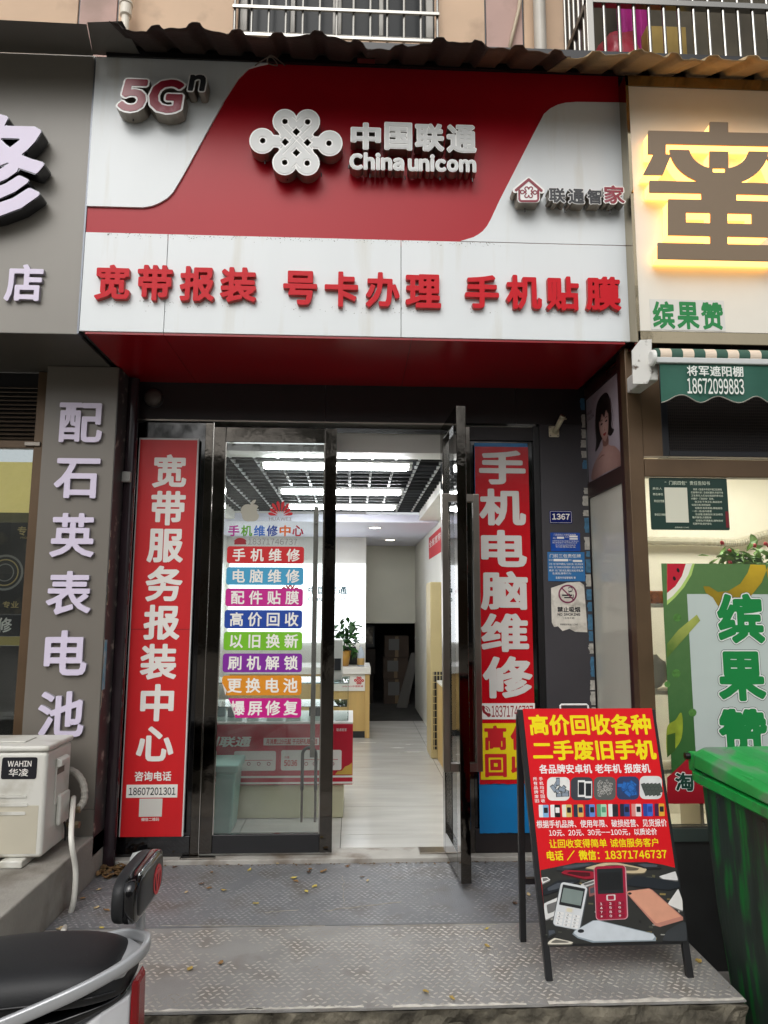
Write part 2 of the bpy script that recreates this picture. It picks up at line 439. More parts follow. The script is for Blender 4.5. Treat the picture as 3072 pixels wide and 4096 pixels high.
for n, (x0, x1, y0, y1, mt, ml) in enumerate(plates):
    # front edges are bent and chipped
    nseg = 40; front = [(x0+(x1-x0)*i/nseg, y0+(0.012*abs(mn.noise(Vector((i*0.31, n, 0)))) if n else 0)) for i in range(nseg+1)]
    loop = front+[(x1, y1), (x0, y1)]
    po = obj('steel_plate', MB().fill([loop], Fr((0, 0, 0), (1, 0, 0), (0, 1, 0), (0, 0, 1)), -0.007, 0.0), mt, plat)
    lg = MB(); P = 0.0285; row = 0; y = y0+0.02
    while y < y1-0.012:
        i = 0; x = x0+0.014+(0.5*P if row % 2 else 0)
        while x < x1-0.012:
            wear = mn.noise(Vector((x*1.1+4, y*1.7, 0.3)))+0.35*mn.noise(Vector((x*5, y*6, 1.3)))+0.52+0.26*x
            if n == 0: wear += 0.12
            if y < y0+0.13 and n: wear += 0.6
            hgt = lrng.choice((0, 0.5, 0.8, 0.9, 1, 1, 1.1, 1.2))*0.0020*min(1.0, max(0, wear*1.6))
            if hgt > 0.0003:
                a = rad(38 if (row+i) % 2 else -38); ca, sa = math.cos(a), math.sin(a)
                L, Wd = 0.0118, 0.0042
                base = [(-L, 0), (-L*0.35, -Wd), (L*0.35, -Wd), (L, 0), (L*0.35, Wd), (-L*0.35, Wd)]
                k = len(lg.v)
                for bx, by in base: lg.v.append(Vector((x+bx*ca-by*sa, y+bx*sa+by*ca, 0.0002)))
                for bx in (-L*0.5, L*0.5): lg.v.append(Vector((x+bx*ca, y+bx*sa, hgt)))
                lg.f += [(k, k+1, k+6), (k+1, k+2, k+7, k+6), (k+2, k+3, k+7), (k+3, k+4, k+7), (k+4, k+5, k+6, k+7), (k+5, k, k+6)]
            x += P; i += 1
        y += P*0.8; row += 1
    obj('raised_lugs', lg, ml, po, kind='stuff', smooth=False)
# worn bright metal and cement along the front edge of the plates
for a, b, c, d in ((0.15, 0.62, 0.010, 0.022), (0.70, 1.405, 0.010, 0.03), (-1.0, -0.30, 0.014, 0.016), (-0.36, 0.05, 0.014, 0.020)):
    pts = [(a+(b-a)*i/24, PY0+c+0.003+0.009*abs(mn.noise(Vector((i*0.7, a, 1))))) for i in range(25)]
    pts += [(b-(b-a)*i/24, PY0+c+d*(0.45+abs(mn.noise(Vector((i*0.5, b, 5)))))) for i in range(25)]
    obj('worn_edge', MB().fill([pts], Fr((0, 0, 0), (1, 0, 0), (0, 1, 0), (0, 0, 1)), 0.0005, 0.003), m_edge, plat)
# cement smears on the rear plate
for (a, b, w) in (((1060, 3651), (1195, 3640), 7), ((1290, 3645), (1605, 3608), 8), ((1372, 3505), (1376, 3628), 3), ((640, 3703), (1300, 3705), 4), ((1400, 3706), (1990, 3698), 4)):
    A, B = pZ(*a, 0), pZ(*b, 0); k = 22; up, dn = [], []
    for i in range(k+1):
        p = A.lerp(B, i/k); d = Vector((-(B-A).y, (B-A).x, 0)).normalized(); ww = w*0.00075*(0.1+abs(mn.noise(Vector((i*0.6, A.x*7, 0))))*1.8)
        j = 0.01*mn.noise(Vector((i*0.3, A.x, 9)))
        up.append((p+d*(ww+j)).xy); dn.append((p-d*(ww-j)).xy)
    obj('cement_smear', MB().fill([[tuple(q) for q in up+dn[::-1]]], Fr((0, 0, 0), (1, 0, 0), (0, 1, 0), (0, 0, 1)), 0.0003, 0.0022), m_smear, plat)

# --- left raised step
obj('side_step', MB().box(-5, XP, 1.6, 5.0, STREET, ZP), M('step_concrete', '#96938b', 0.85, var=0.18, scale=4, bump=0.35, bscale=70, dirt='#5d564c', dirt_amt=0.45, dirt_scale=3.5), bevel=0.008, kind='structure')

# --- door sill: pale stone strip
sill = obj('door_sill', MB().box(XP+0.005, 1.415, 4.047, 4.22, -0.05, 0.022), M('sill_stone', '#a8a59e', 0.6, var=0.12, scale=7, dirt='#6b5f52', dirt_amt=0.4, dirt_scale=6), kind='structure', bevel=0.004)

# --- shop interior shell
IX0, IX1, IYB, IZC = -1.55, 0.86, 9.77, 2.33
m_tile = M('grey_floor_tile', '#c2c1bc', 0.22, var=0.10, scale=3.0, rvar=0.06, stretch=(0.6, 3, 1), spec=0.6)
m_grout = M('tile_grout', '#55534e', 0.9)
flo = obj('shop_floor', MB().box(IX0, IX1+0.4, 4.221, 8.73, -0.05, 0.014), m_grout, kind='structure')
xs = [-1.55, -1.13, -0.075, 0.53, 1.26]
xs = [-1.5, -0.68, -0.063, 0.735, 1.26]
ys = [4.224, 4.46, 5.06, 5.66, 6.26, 6.86, 7.46, 8.06, 8.66, 8.73]
for i in range(len(xs)-1):
    for j in range(len(ys)-1):
        obj('floor_tile', MB().box(xs[i]+0.002, xs[i+1]-0.002, ys[j]+0.002, ys[j+1]-0.002, 0.012, 0.020), m_tile, flo)
m_iwall = M('shop_wall_paint', '#e4e3dc', 0.55, var=0.03, scale=2)
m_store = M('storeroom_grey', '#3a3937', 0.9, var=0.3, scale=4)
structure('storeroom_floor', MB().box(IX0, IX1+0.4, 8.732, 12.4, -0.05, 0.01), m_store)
structure('shop_wall_left', MB().box(IX0-0.1, IX0, 4.25, 8.6, 0.02, 2.6), m_iwall)
structure('shop_wall_right', MB().box(IX1, IX1+0.1, 4.25, 9.77, 0.02, 2.6), m_iwall)
# rear-left wall, with its right return, and the back wall above the storeroom opening
bx = pY(1464, 2300, 8.6).x
structure('shop_wall_back', MB().box(IX0, bx, 8.6, 8.75, 0.02, 2.6), m_iwall)
structure('recess_wall', MB().box(bx-0.12, bx-0.002, 8.752, 9.769, 0.02, 2.6), m_iwall)
ozt = pY(1570, 2493, 9.77).z; oxr = pY(1676, 2600, 9.77).x
structure('storeroom_wall', MB().box(bx, IX1, 9.77, 9.86, ozt, 2.6), M('storeroom_front_board', '#dad9cc', 0.5, var=0.03, scale=3), bevel=0.004)
structure('storeroom_jamb', MB().box(oxr, IX1, 9.771, 9.86, 0.02, ozt-0.002), m_iwall)
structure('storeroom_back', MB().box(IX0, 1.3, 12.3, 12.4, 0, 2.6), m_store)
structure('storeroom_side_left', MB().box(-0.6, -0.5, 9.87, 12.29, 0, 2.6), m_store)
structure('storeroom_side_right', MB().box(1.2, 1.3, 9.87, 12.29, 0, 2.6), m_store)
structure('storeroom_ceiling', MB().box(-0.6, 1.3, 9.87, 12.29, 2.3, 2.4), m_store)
structure('lower_ceiling', MB().box(IX0+0.001, IX1-0.001, 7.05, 9.768, 2.238, 2.32), M('lilac_white_ceiling', '#dcdcec', 0.5), bevel=0.004)
structure('shop_ceiling', MB().box(IX0, IX1, 4.25, 7.05, 2.62, 2.7), M('ceiling_black', '#0c0c0d', 0.8))
# white border of the open-cell ceiling
gx1 = pY(1775, 2000, 5.3).x
structure('ceiling_border_front', MB().box(IX0+0.001, IX1-0.001, 4.235, 4.42, 2.33, 2.45), m_iwall)
structure('ceiling_border_right', MB().box(0.66, IX1-0.001, 4.421, 7.048, 2.26, 2.45), m_iwall, bevel=0.003)
structure('ceiling_border_left', MB().box(IX0+0.001, -1.2, 4.421, 7.048, 2.26, 2.45), m_iwall, bevel=0.003)
# open-cell grid: each lath is a piece
m_lath = M('pale_grid_lath', '#b5b7b9', 0.5); m_lathd = M('dark_grid_lath', '#26282a', 0.45)
grid = Thing('open_cell_ceiling', 'black open-cell ceiling grid above the phone counter inside', 'ceiling grid', (0, 4.42, 2.33))
nx = 12
for i in range(nx):
    x = -1.19+(0.655+1.19)*(i+0.5)/nx
    grid.add('lath', MB().box(x-0.008, x+0.008, 4.425, 7.045, 2.337, 2.370), m_lath)
for j in range(18):
    y = 4.425+(7.045-4.425)*(j+0.5)/18
    grid.add('cross_lath', MB().box(-1.198, 0.658, y-0.004, y+0.004, 2.332, 2.372), m_lathd)

# --- lit tubes and downlights (the lamps seen through the door)
m_tube = M('lit_tube', '#ffffff', 0.4, emit=(0.96, 0.98, 1.0), estr=27.0)
m_cap = M('lamp_end_cap', '#d8d8d4', 0.4)
for (px0, px1, py, lab) in ((1057, 1632, 1868, 'long lit ceiling lamp nearest the shop door'), (1128, 1600, 1970, 'lit ceiling lamp in the middle of the three'), (1160, 1577, 2030, 'lit ceiling lamp farthest from the shop door')):
    c = pZ((px0+px1)/2, py, 2.30); x0 = pY(px0, py, c.y).x; x1 = pY(px1, py, c.y).x
    t = Thing('ceiling_lamp', lab, 'lamp', (c.x, c.y, 2.335), 'tube lamps under the black ceiling grid')
    t.add('housing', MB().box(x0-0.03, x1+0.03, c.y-0.045, c.y+0.045, 2.318, 2.335), m_cap, bevel=0.004)
    t.add('tube', MB().box(x0, x1, c.y-0.038, c.y+0.038, 2.285, 2.317), m_tube, bevel=0.012, seg=3)
    for s, xx in ((-1, x0), (1, x1)):
        t.add('end_cap', MB().box(xx-0.025 if s < 0 else xx+0.001, xx-0.001 if s < 0 else xx+0.025, c.y-0.037, c.y+0.037, 2.286, 2.317), m_cap, bevel=0.004)
for (px, py, lab) in ((1500, 2110, 'round ceiling downlight nearer the door'), (1560, 2159, 'round ceiling downlight over the rear recess')):
    c = pZ(px, py, 2.238)
    t = Thing('downlight', lab, 'lamp', (c.x, c.y, 2.238), 'recessed downlights in the rear ceiling')
    t.add('trim_ring', MB().lathe(Fr((c.x, c.y, 2.238), (1, 0, 0), (0, -1, 0), (0, 0, -1)), [(0.075, 0), (0.075, 0.004), (0.06, 0.005), (0.06, 0.001)]), m_white)
    t.add('lens', MB().lathe(Fr((c.x, c.y, 2.236), (1, 0, 0), (0, -1, 0), (0, 0, -1)), [(0.058, 0), (0.055, 0.002), (0.001, 0.002)]), M('lit_lens', '#fff6e0', emit=(1, 0.94, 0.8), estr=7))

# ================================================================== OUR SIGN
m_signw = M('white_composite_panel', '#d6dbdc', 0.35, var=0.025, scale=1.5, dirt='#cbccc6', dirt_amt=0.2, dirt_scale=3, stretch=(3, 3, 0.35))
m_signr = M('red_composite_panel', '#a50a1c', 0.36, var=0.05, scale=1.2, spec=0.28, bump=0.05, bscale=1.6)
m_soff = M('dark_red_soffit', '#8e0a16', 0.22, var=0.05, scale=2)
m_lred = M('red_acrylic_letter', '#c00b1c', 0.4, spec=0.2)
m_ledge = M('red_letter_edge', '#b44a44', 0.5)
m_steel = M('brushed_letter_return', '#8b8378', 0.38, metal=0.75, var=0.2, scale=12)
m_rim = M('pale_letter_rim', '#e9e9e6', 0.35)
m_face = M('silver_letter_face', '#c4c6c4', 0.35, var=0.06, scale=6)
m_wine = M('wine_letter_face', '#7d1428', 0.35, dirt='#94505e', dirt_amt=0.2, dirt_scale=14)
m_char = M('charcoal_letter_face', '#26282b', 0.4)
FS = FY(YS)
sign = Thing('shop_sign', 'red and white phone shop sign box with raised logo above the door', 'shop sign', ((XL+XR)/2, YF, ZB))
def s2(px, py): p = pY(px, py, YS); return (p.x, p.z)
sign.add('red_panel', MB().box(XL+0.004, XR-0.004, YS, YS+0.012, ZB+0.5, ZT), m_signr)
sign.add('box_core', MB().box(XL+0.002, XR-0.002, YS+0.013, YF-0.02, ZB+0.013, ZT-0.002), m_black)
zs = s2(1430, 957)[1]
# upper-left and right white fields lie proud of the red
left_shape = [s2(*q) for q in ((1074, 255), (1040, 265), (995, 278), (954, 319), (903, 398), (738, 700), (694, 774), (670, 798), (639, 816), (610, 828), (574, 834))]
zl = left_shape[-1][1]
left_shape = [(left_shape[0][0], ZT-0.002)]+left_shape[1:]+[(XL+0.004, zl), (XL+0.004, ZT-0.002)]
sign.add('white_panel', MB().poly(left_shape, FS, 0.0005, 0.011), m_signw, bevel=0.0015)
rs = [s2(*q) for q in ((2476, 412), (2305, 410), (2262, 413), (2230, 421), (2200, 436), (2175, 458), (2129, 546), (1999, 800), (1962, 880), (1948, 905), (1930, 927), (1912, 940), (1892, 951), (1842, 967))]
right_shape = [(XR-0.004, rs[0][1])]+rs[1:-1]+[(rs[-1][0], zs+0.002), (XR-0.004, zs+0.002)]
sign.add('white_panel', MB().poly(right_shape, FS, 0.0005, 0.005), m_signw, bevel=0.001)
seams = [XL+0.004, s2(664, 1140)[0], s2(1604, 1160)[0], XR-0.004]
for i in range(3):
    sign.add('white_panel', MB().box(seams[i]+(0.0015 if i else 0), seams[i+1]-(0.0015 if i < 2 else 0), YS-0.004, YS+0.010, ZB+0.013, zs-0.001), m_signw, bevel=0.001)
for i in range(3):
    sx = [XL+0.03, -0.95, 0.28, XR-0.03]
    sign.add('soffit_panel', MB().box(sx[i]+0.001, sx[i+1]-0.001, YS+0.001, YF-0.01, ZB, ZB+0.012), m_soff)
for s in (0, 1):
    x0 = XL-0.006 if s == 0 else XR-0.003
    sign.add('edge_trim', MB().box(x0, x0+0.009, YS-0.006, YS+0.05, ZB-0.002, ZT), M('grey_aluminium', '#6c7076', 0.4, metal=0.8) if s == 0 else m_black)

def raised(thing, ch, box, r_rim, r_face, m_face_, depth, m_ret, Y=YS, stand=0.0, N=96, shear=0.0, rimmat=None, name='letter'):
    """channel letter: return (extruded), rim, coloured face as sub-part."""
    fr = FY(Y); rect = rY(*box, Y-stand-depth)
    Lr = glyph(ch, r_rim, N)
    if shear: Lr = [[(x+y*shear, y) for x, y in L] for L in Lr]
    ref = bbox(Lr)
    body = thing.add(name, MB().fill(fit(Lr, rect, ref), fr, stand, stand+depth), m_ret)
    if rimmat: thing.add('rim', MB().fill(fit(Lr, rect, ref), fr, stand+depth+0.0006, stand+depth+0.002), rimmat, parent=body)
    if m_face_:
        Lf = glyph(ch, r_face, N)
        if shear: Lf = [[(x+y*shear, y) for x, y in L] for L in Lf]
        thing.add('face', MB().fill(fit(Lf, rect, ref), fr, stand+depth+0.0026, stand+depth+0.004), m_face_, parent=body)
    return body
red_line = (('宽', 380, 1059, 521, 1200), ('带', 549, 1061, 690, 1203), ('报', 719, 1066, 859, 1205), ('装', 881, 1070, 1026, 1209), ('号', 1132, 1084, 1269, 1220), ('卡', 1298, 1087, 1433, 1228),
            ('办', 1463, 1090, 1599, 1230), ('理', 1622, 1098, 1764, 1232), ('手', 1860, 1101, 1996, 1234), ('机', 2024, 1101, 2167, 1237), ('贴', 2184, 1106, 2316, 1242), ('膜', 2342, 1107, 2482, 1243))
for ch, *b in red_line: raised(sign, ch, b, 0.034, 0.032, m_lred, 0.022, m_ledge, Y=YS-0.004)
raised(sign, '5', (466, 312, 597, 454), 0.085, 0.045, m_wine, 0.075, m_steel, shear=0.12, rimmat=m_rim, stand=0.02)
raised(sign, 'G', (590, 313, 743, 460), 0.085, 0.045, m_wine, 0.075, m_steel, shear=0.10, rimmat=m_rim, stand=0.02)
raised(sign, 'n', (748, 296, 829, 370), 0.09, 0.045, m_char, 0.075, m_steel, shear=0.12, rimmat=m_rim, stand=0.02)
for ch, *b in (('中', 1402, 491, 1524, 600), ('国', 1537, 490, 1649, 602), ('联', 1659, 495, 1777, 607), ('通', 1786, 500, 1906, 613)):
    raised(sign, ch, b, 0.052, 0.026, m_face, 0.06, m_steel, rimmat=m_rim, stand=0.02)
xx = [1397, 1446, 1495, 1517, 1567, 1617]; ch5 = 'China'
def word(txt, x0, x1, ya, yb, slope, rr, rf, mf, depth):
    """lower-case word of channel letters on a common baseline."""
    Ls = [glyph(c, rr, 80) for c in txt]; bs = [bbox(L) for L in Ls]; tot = sum(b[1]-b[0] for b in bs)+0.02*(len(txt)-1)
    lo = min(b[2] for b in bs); hi = max(b[3] for b in bs); x = 0
    for c, L, b in zip(txt, Ls, bs):
        a0 = x0+(x1-x0)*x/tot; x += b[1]-b[0]; a1 = x0+(x1-x0)*x/tot; x += 0.02
        yy = lambda v: yb-(yb-ya)*(v-lo)/(hi-lo)+slope*((a0+a1)/2-x0)
        raised(sign, c, (a0, yy(b[3]), a1, yy(b[2])), rr, rf, mf, depth, m_steel, rimmat=m_rim, stand=0.02, N=80)
word('China', 1397, 1617, 609, 680, 0.02, 0.065, 0.03, m_face, 0.06)
word('unicom', 1631, 1905, 616, 686, 0.02, 0.065, 0.03, m_face, 0.06)

# knot emblem (measured in a 1.08x enlargement of the photograph, then placed on the sign)
KC = (1280.0, 614.0)
def knot_fn(X, Y):
    lobes = [(1231, 525), (1329, 526), (1230, 703), (1327, 705)]
    d = sd_circ(X, Y, (1133, 609), 56); d = np.minimum(d, sd_circ(X, Y, (1424, 619), 56))
    for c in lobes: d = np.minimum(d, sd_circ(X, Y, c, 54))
    d = np.minimum(d, sd_cap(X, Y, lobes[0], lobes[3], 48)); d = np.minimum(d, sd_cap(X, Y, lobes[1], lobes[2], 48))
    d = np.minimum(d, sd_dia(X, Y, KC, 104)); d = np.minimum(d, sd_cap(X, Y, (1150, 609), (1235, 613), 27)); d = np.minimum(d, sd_cap(X, Y, (1408, 619), (1325, 615), 27))
    return d
def knot_holes(X, Y):
    d = np.full(X.shape, 99.0)
    for c in ((1231, 525), (1329, 527), (1230, 702), (1327, 705), (1135, 608), (1421, 619)): d = np.minimum(d, sd_circ(X, Y, c, 12))
    for c in ((1280, 570), (1232, 614), (1328, 616), (1280, 660)): d = np.minimum(d, sd_dia(X, Y, c, 17))
    return d
def s3(px, py): p = pY(px, py, YS-0.086); return (p.x, p.z)
def K(loops, s=1.08): return [[s3(x/s, y/s) for x, y in L] for L in loops]
Krect = (1060, 1500, 455, 780)
full = sdf_shape(lambda X, Y: np.maximum(knot_fn(X, Y), -knot_holes(X, Y)), Krect, 150, 0, 0.0012)
kb = sign.add('knot_emblem', MB().fill(K(full), FS, 0.02, 0.085), m_steel)
sign.add('rim', MB().fill(K(full), FS, 0.0856, 0.087), m_rim, parent=kb)
strand = [((1140, 585), (1215, 512)), ((1170, 575), (1283, 690)), ((1185, 560), (1297, 672))]
def knot_lines(X, Y):
    d = np.full(X.shape, 99.0)
    segs = [((1245, 540), (1362, 662)), ((1220, 545), (1340, 668)), ((1315, 541), (1198, 662)), ((1342, 545), (1222, 668)),
            ((1182, 566), (1214, 596)), ((1182, 656), (1214, 632)), ((1378, 574), (1346, 600)), ((1378, 661), (1346, 634)),
            ((1262, 505), (1282, 524)), ((1300, 506), (1280, 526)), ((1262, 725), (1282, 706)), ((1298, 727), (1280, 708))]
    for a, b in segs: d = np.minimum(d, sd_cap(X, Y, a, b, 2.6))
    return d
facel = sdf_shape(lambda X, Y: np.maximum(np.maximum(knot_fn(X, Y)+6, -(knot_holes(X, Y)-6)), -knot_lines(X, Y)), Krect, 170, 0, 0.001)
sign.add('face', MB().fill(K(facel), FS, 0.0876, 0.089), m_face, parent=kb)

# small house emblem and four characters at the right
def house(px0, py0, px1, py1):
    w, h = px1-px0, py1-py0
    def outer(X, Y):
        roof = np.minimum(sd_cap(X, Y, (px0+w*0.10, py0+h*0.52), (px0+w*0.5, py0+h*0.13), w*0.085), sd_cap(X, Y, (px0+w*0.9, py0+h*0.54), (px0+w*0.5, py0+h*0.13), w*0.085))
        body = sd_box(X, Y, (px0+w*0.5, py0+h*0.68), w*0.34, h*0.30, w*0.1)
        tri = np.maximum(np.maximum((py0+h*0.15)-Y+np.abs(X-(px0+w*0.5))*0.95, Y-(py0+h*0.6)), -99)
        return np.minimum(np.minimum(roof, body), tri)
    L = sdf_shape(outer, (px0-8, px1+8, py0-8, py1+8), 70)
    b = sign.add('house_emblem', MB().fill([[s3(*p) for p in l] for l in L], FS, 0.02, 0.085), m_steel)
    sign.add('rim', MB().fill([[s3(*p) for p in l] for l in L], FS, 0.0856, 0.087), m_rim, parent=b)
    k = 0.165; cx, cy = px0+w*0.5, py0+h*0.60
    def line(X, Y):
        roof = np.minimum(sd_cap(X, Y, (px0+w*0.12, py0+h*0.52), (cx, py0+h*0.13), w*0.04), sd_cap(X, Y, (px0+w*0.88, py0+h*0.54), (cx, py0+h*0.13), w*0.04))
        wall = np.abs(sd_box(X, Y, (cx, py0+h*0.66), w*0.285, h*0.27, w*0.08))-w*0.03
        wall = np.maximum(wall, (py0+h*0.5)-Y)
        kk = np.abs(knot_fn((X-cx)/k/1.05+KC[0], (Y-cy)/k+KC[1])*k+2.2)-2.0
        return np.minimum(np.minimum(roof, wall), kk)
    L2 = sdf_shape(line, (px0-8, px1+8, py0-8, py1+8), 130)
    sign.add('face', MB().fill([[s3(*p) for p in l] for l in L2], FS, 0.0876, 0.089), m_wine, parent=b)
house(2048, 705, 2181, 813)
for ch, *b in (('联', 2193, 751, 2263, 814), ('通', 2270, 754, 2340, 818), ('智', 2346, 756, 2409, 819)):
    raised(sign, ch, b, 0.07, 0.03, m_char, 0.06, m_steel, rimmat=m_rim, stand=0.02)
raised(sign, '家', (2411, 740, 2501, 819), 0.075, 0.025, m_wine, 0.06, m_steel, rimmat=m_rim, stand=0.02)

# mould specks below the red field and round the letters, fixing studs under the letters
rng = random.Random(17); sp_ = MB()
for k in range(420):
    if k < 240: x = rng.uniform(XL+0.1, 0.75); z = zs-abs(rng.gauss(0, 0.012))-0.002
    else:
        b = red_line[rng.randrange(12)]; q = pY(rng.uniform(b[1], b[3]+20), b[4]+abs(rng.gauss(0, 14)), YS); x, z = q.x, q.z
    r = rng.uniform(0.0006, 0.0022); sp_.fill([ellipse(x, z, r*rng.uniform(1, 1.8), r, 6, rng.uniform(0, 3))], FS, 0.0046)
sign.add('mould_specks', sp_, M('mould_specks', '#6f6f66', 0.8), kind='stuff')
for px, py in ((533, 478), (735, 452), (822, 388), (1060, 650), (1150, 715), (1285, 700), (1395, 668), (1480, 705), (1620, 712), (1760, 715), (1890, 722), (2100, 842), (2260, 845), (2440, 848)):
    q = pY(px, py, YS-0.05); sign.add('stud', MB().cyl((q.x, q.y, q.z-0.008), (q.x, q.y, q.z+0.012), 0.0035, seg=6), m_black)

# ================================================================== FACADE ROUND THE DOOR
m_head = M('dark_brown_panel', '#211c1d', 0.4, var=0.1, scale=3, bump=0.05)
m_pol = M('polished_dark_steel', '#55514c', 0.06, metal=1.0, bump=0.14, bscale=5, rvar=0.03, var=0.1, scale=3)
m_pol2 = M('black_glass', '#0b0b0d', 0.05, spec=0.8, bump=0.03, bscale=5)
m_chrome = M('bright_steel', '#b9b6b0', 0.12, metal=1.0)
m_sat = M('satin_steel', '#8f8880', 0.28, metal=1.0, var=0.15, scale=5)
m_charw = M('charcoal_wall_panel', '#38363a', 0.55, var=0.12, scale=3, bump=0.05)
m_purple = M('dark_purple_stone', '#2b2025', 0.12, var=0.2, scale=6)
ZH = pY(1310, 1693, YF).z                                     # door head
front = Thing('storefront', 'dark steel and glass storefront framing the doors under the red sign', 'storefront', (0, YF, 0))
hx = [XL+0.05, pY(1302, 1600, YF).x, pY(2062, 1600, YF).x, 1.418]
for i in range(3):
    front.add('head_panel', MB().box(hx[i]+0.001, hx[i+1]-0.001, YF-0.005, YF+0.05, ZH+0.012, ZB+0.03), m_head)
front.add('head_rail', MB().box(hx[0], 0.66, YF-0.002, YF+0.12, ZH+0.001, ZH+0.010), m_sat)
front.add('head_backing', MB().box(IX0, 1.5, YF+0.052, YF+0.13, ZH+0.012, 2.62), m_iwall)
xdl, xdr = pY(830, 2500, YF).x, -0.105
# left fixed panel: black polished frame behind the banner
front.add('fixed_panel', MB().box(XP+0.03, xdl-0.055, YF+0.012, YF+0.04, 0.024, ZH-0.008), m_pol2)
front.add('post', MB().box(xdl-0.053, xdl-0.006, YF-0.004, YF+0.06, 0.024, ZH-0.008), m_pol, bevel=0.003)
front.add('bottom_rail', MB().box(XP+0.03, xdl-0.055, YF-0.002, YF+0.011, 0.024, 0.13), m_pol2, bevel=0.002)
front.add('edge_strip', MB().box(xdl-0.005, xdl-0.001, YF-0.006, YF+0.05, 0.024, ZH-0.008), m_chrome)
# right: jamb, fixed panel, frame, charcoal wall
xj = pY(1882, 2500, YF).x; xw = pY(2172, 2300, YF).x
front.add('jamb', MB().box(xj-0.03, xj+0.012, YF-0.002, YF+0.08, 0.024, ZH-0.008), m_pol, bevel=0.003)
front.add('fixed_panel', MB().box(xj+0.013, xw-0.04, YF+0.02, YF+0.05, 0.024, ZH-0.008), m_pol2)
front.add('post', MB().box(xw-0.039, xw-0.001, YF-0.006, YF+0.06, 0.024, ZH-0.001), m_black, bevel=0.004)
front.add('top_rail', MB().box(xj+0.013, xw-0.04, YF+0.0, YF+0.019, ZH-0.09, ZH-0.008), m_head)
front.add('bottom_rail', MB().box(xj+0.013, xw-0.04, YF-0.0, YF+0.019, 0.024, 0.15), m_head, bevel=0.002)
front.add('wall_panel', MB().box(xw, 1.405, YF-0.003, YF+0.08, 0.024, ZH+0.011), m_charw)
# left return: purple stone post beside the pillar
front.add('stone_post', MB().lathe(Fr((XP+0.022, 4.02, 0.0), (1, 0, 0), (0, 1, 0), (0, 0, 1)), [(0.036, 0.0), (0.036, ZB-0.01)], 24), m_purple, smooth=False)
front.add('latch', MB().box(XP+0.0, XP+0.05, 3.955, 3.985, 2.08, 2.14), M('grey_plastic', '#8b8a86', 0.5), bevel=0.006)
# blind dome on the head panel
vc = pY(615, 1593, YF-0.005)
t = Thing('vent_cap', 'round dark domed vent cap on panel left of the doorway', 'vent cap', vc)
t.add('collar', MB().lathe(Fr(vc, (1, 0, 0), (0, 0, 1), (0, -1, 0)), [(0.062, 0), (0.062, 0.006), (0.056, 0.008), (0.001, 0.008)], 28), m_black)
t.add('dome', MB().lathe(Fr(vc+Vector((0, -0.0085, 0)), (1, 0, 0), (0, 0, 1), (0, -1, 0)), [(0.054, 0), (0.052, 0.014), (0.044, 0.028), (0.030, 0.038), (0.014, 0.043), (0.001, 0.044)], 28), M('dome_grey', '#57504c', 0.45), smooth=True)

# ================================================================== DOORS
m_glass = glassM('door_glass', film=0.05)  # film is dirt plus a painted stand-in for milky sky reflection
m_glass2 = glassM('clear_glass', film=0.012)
zd0, zd1 = pY(1060, 3411, YF).z, pY(1100, 1712, YF).z
xg0, xg1 = pY(877, 2560, YF).x, pY(1289, 2560, YF).x
zg0, zg1 = pY(1060, 3336, YF).z, pY(1100, 1772, YF).z
xe0, xe1 = xdl+0.001, -0.107
door = Thing('glass_door', 'closed glass door leaf covered in bright colour repair stickers', 'door', ((xe0+xe1)/2, YF, 0.022))
D0, D1 = YF-0.012, YF+0.03
door.add('stile', MB().box(xe0, xg0, D0, D1, zd0, zd1), m_pol, bevel=0.003)
door.add('stile', MB().box(xg1, xe1, D0, D1, zd0, zd1), m_pol, bevel=0.003)
door.add('rail', MB().box(xg0+0.0005, xg1-0.0005, D0, D1, zg1, zd1), m_pol, bevel=0.003)
door.add('rail', MB().box(xg0+0.0005, xg1-0.0005, D0+0.002, D1, zd0, zg0), M('black_kick_rail', '#1e1e20', 0.25), bevel=0.003)
door.add('bead', MB().box(xg0, xg0+0.006, D0+0.004, YF, zg0, zg1), m_chrome)
door.add('bead', MB().box(xg1-0.006, xg1, D0+0.004, YF, zg0, zg1), m_chrome)
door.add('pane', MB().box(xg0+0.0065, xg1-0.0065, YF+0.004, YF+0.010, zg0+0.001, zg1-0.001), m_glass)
GY = YF+0.004; FG = FY(GY)
hb = pY(1257, 2500, YF+0.05)
hd = door.add('handle', MB().box(hb.x-0.014, hb.x+0.014, YF+0.055, YF+0.065, pY(1240, 3030, YF+.06).z, pY(1260, 2026, YF+.06).z), m_sat, bevel=0.003)
for z in (pY(1240, 2960, YF+.06).z, pY(1260, 2090, YF+.06).z):
    door.add('handle_standoff', MB().cyl((hb.x, YF+0.0105, z), (hb.x, YF+0.0545, z), 0.008), m_sat, parent=hd)
def pr(px, py, Y=None): p = pY(px, py, GY if Y is None else Y); return (p.x, p.z)
cream = M('sticker_white', '#ece9e2', 0.5)
def flatcol(h): return M('print_'+h.lstrip('#'), h, 0.5, var=0.03, scale=9)
stk = (('手机维修', '#c4161c', 908, 2186, 1216, 2254), ('电脑维修', '#3f9cc4', 905, 2269, 1214, 2340), ('配件贴膜', '#c01a86', 902, 2354, 1212, 2426), ('高价回收', '#10419c', 898, 2440, 1209, 2514),
       ('以旧换新', '#72b81e', 895, 2527, 1209, 2601), ('刷机解锁', '#7c1f94', 891, 2614, 1208, 2689), ('更换电池', '#d98a12', 888, 2702, 1206, 2781), ('爆屏修复', '#c3097e', 903, 2793, 1205, 2871))
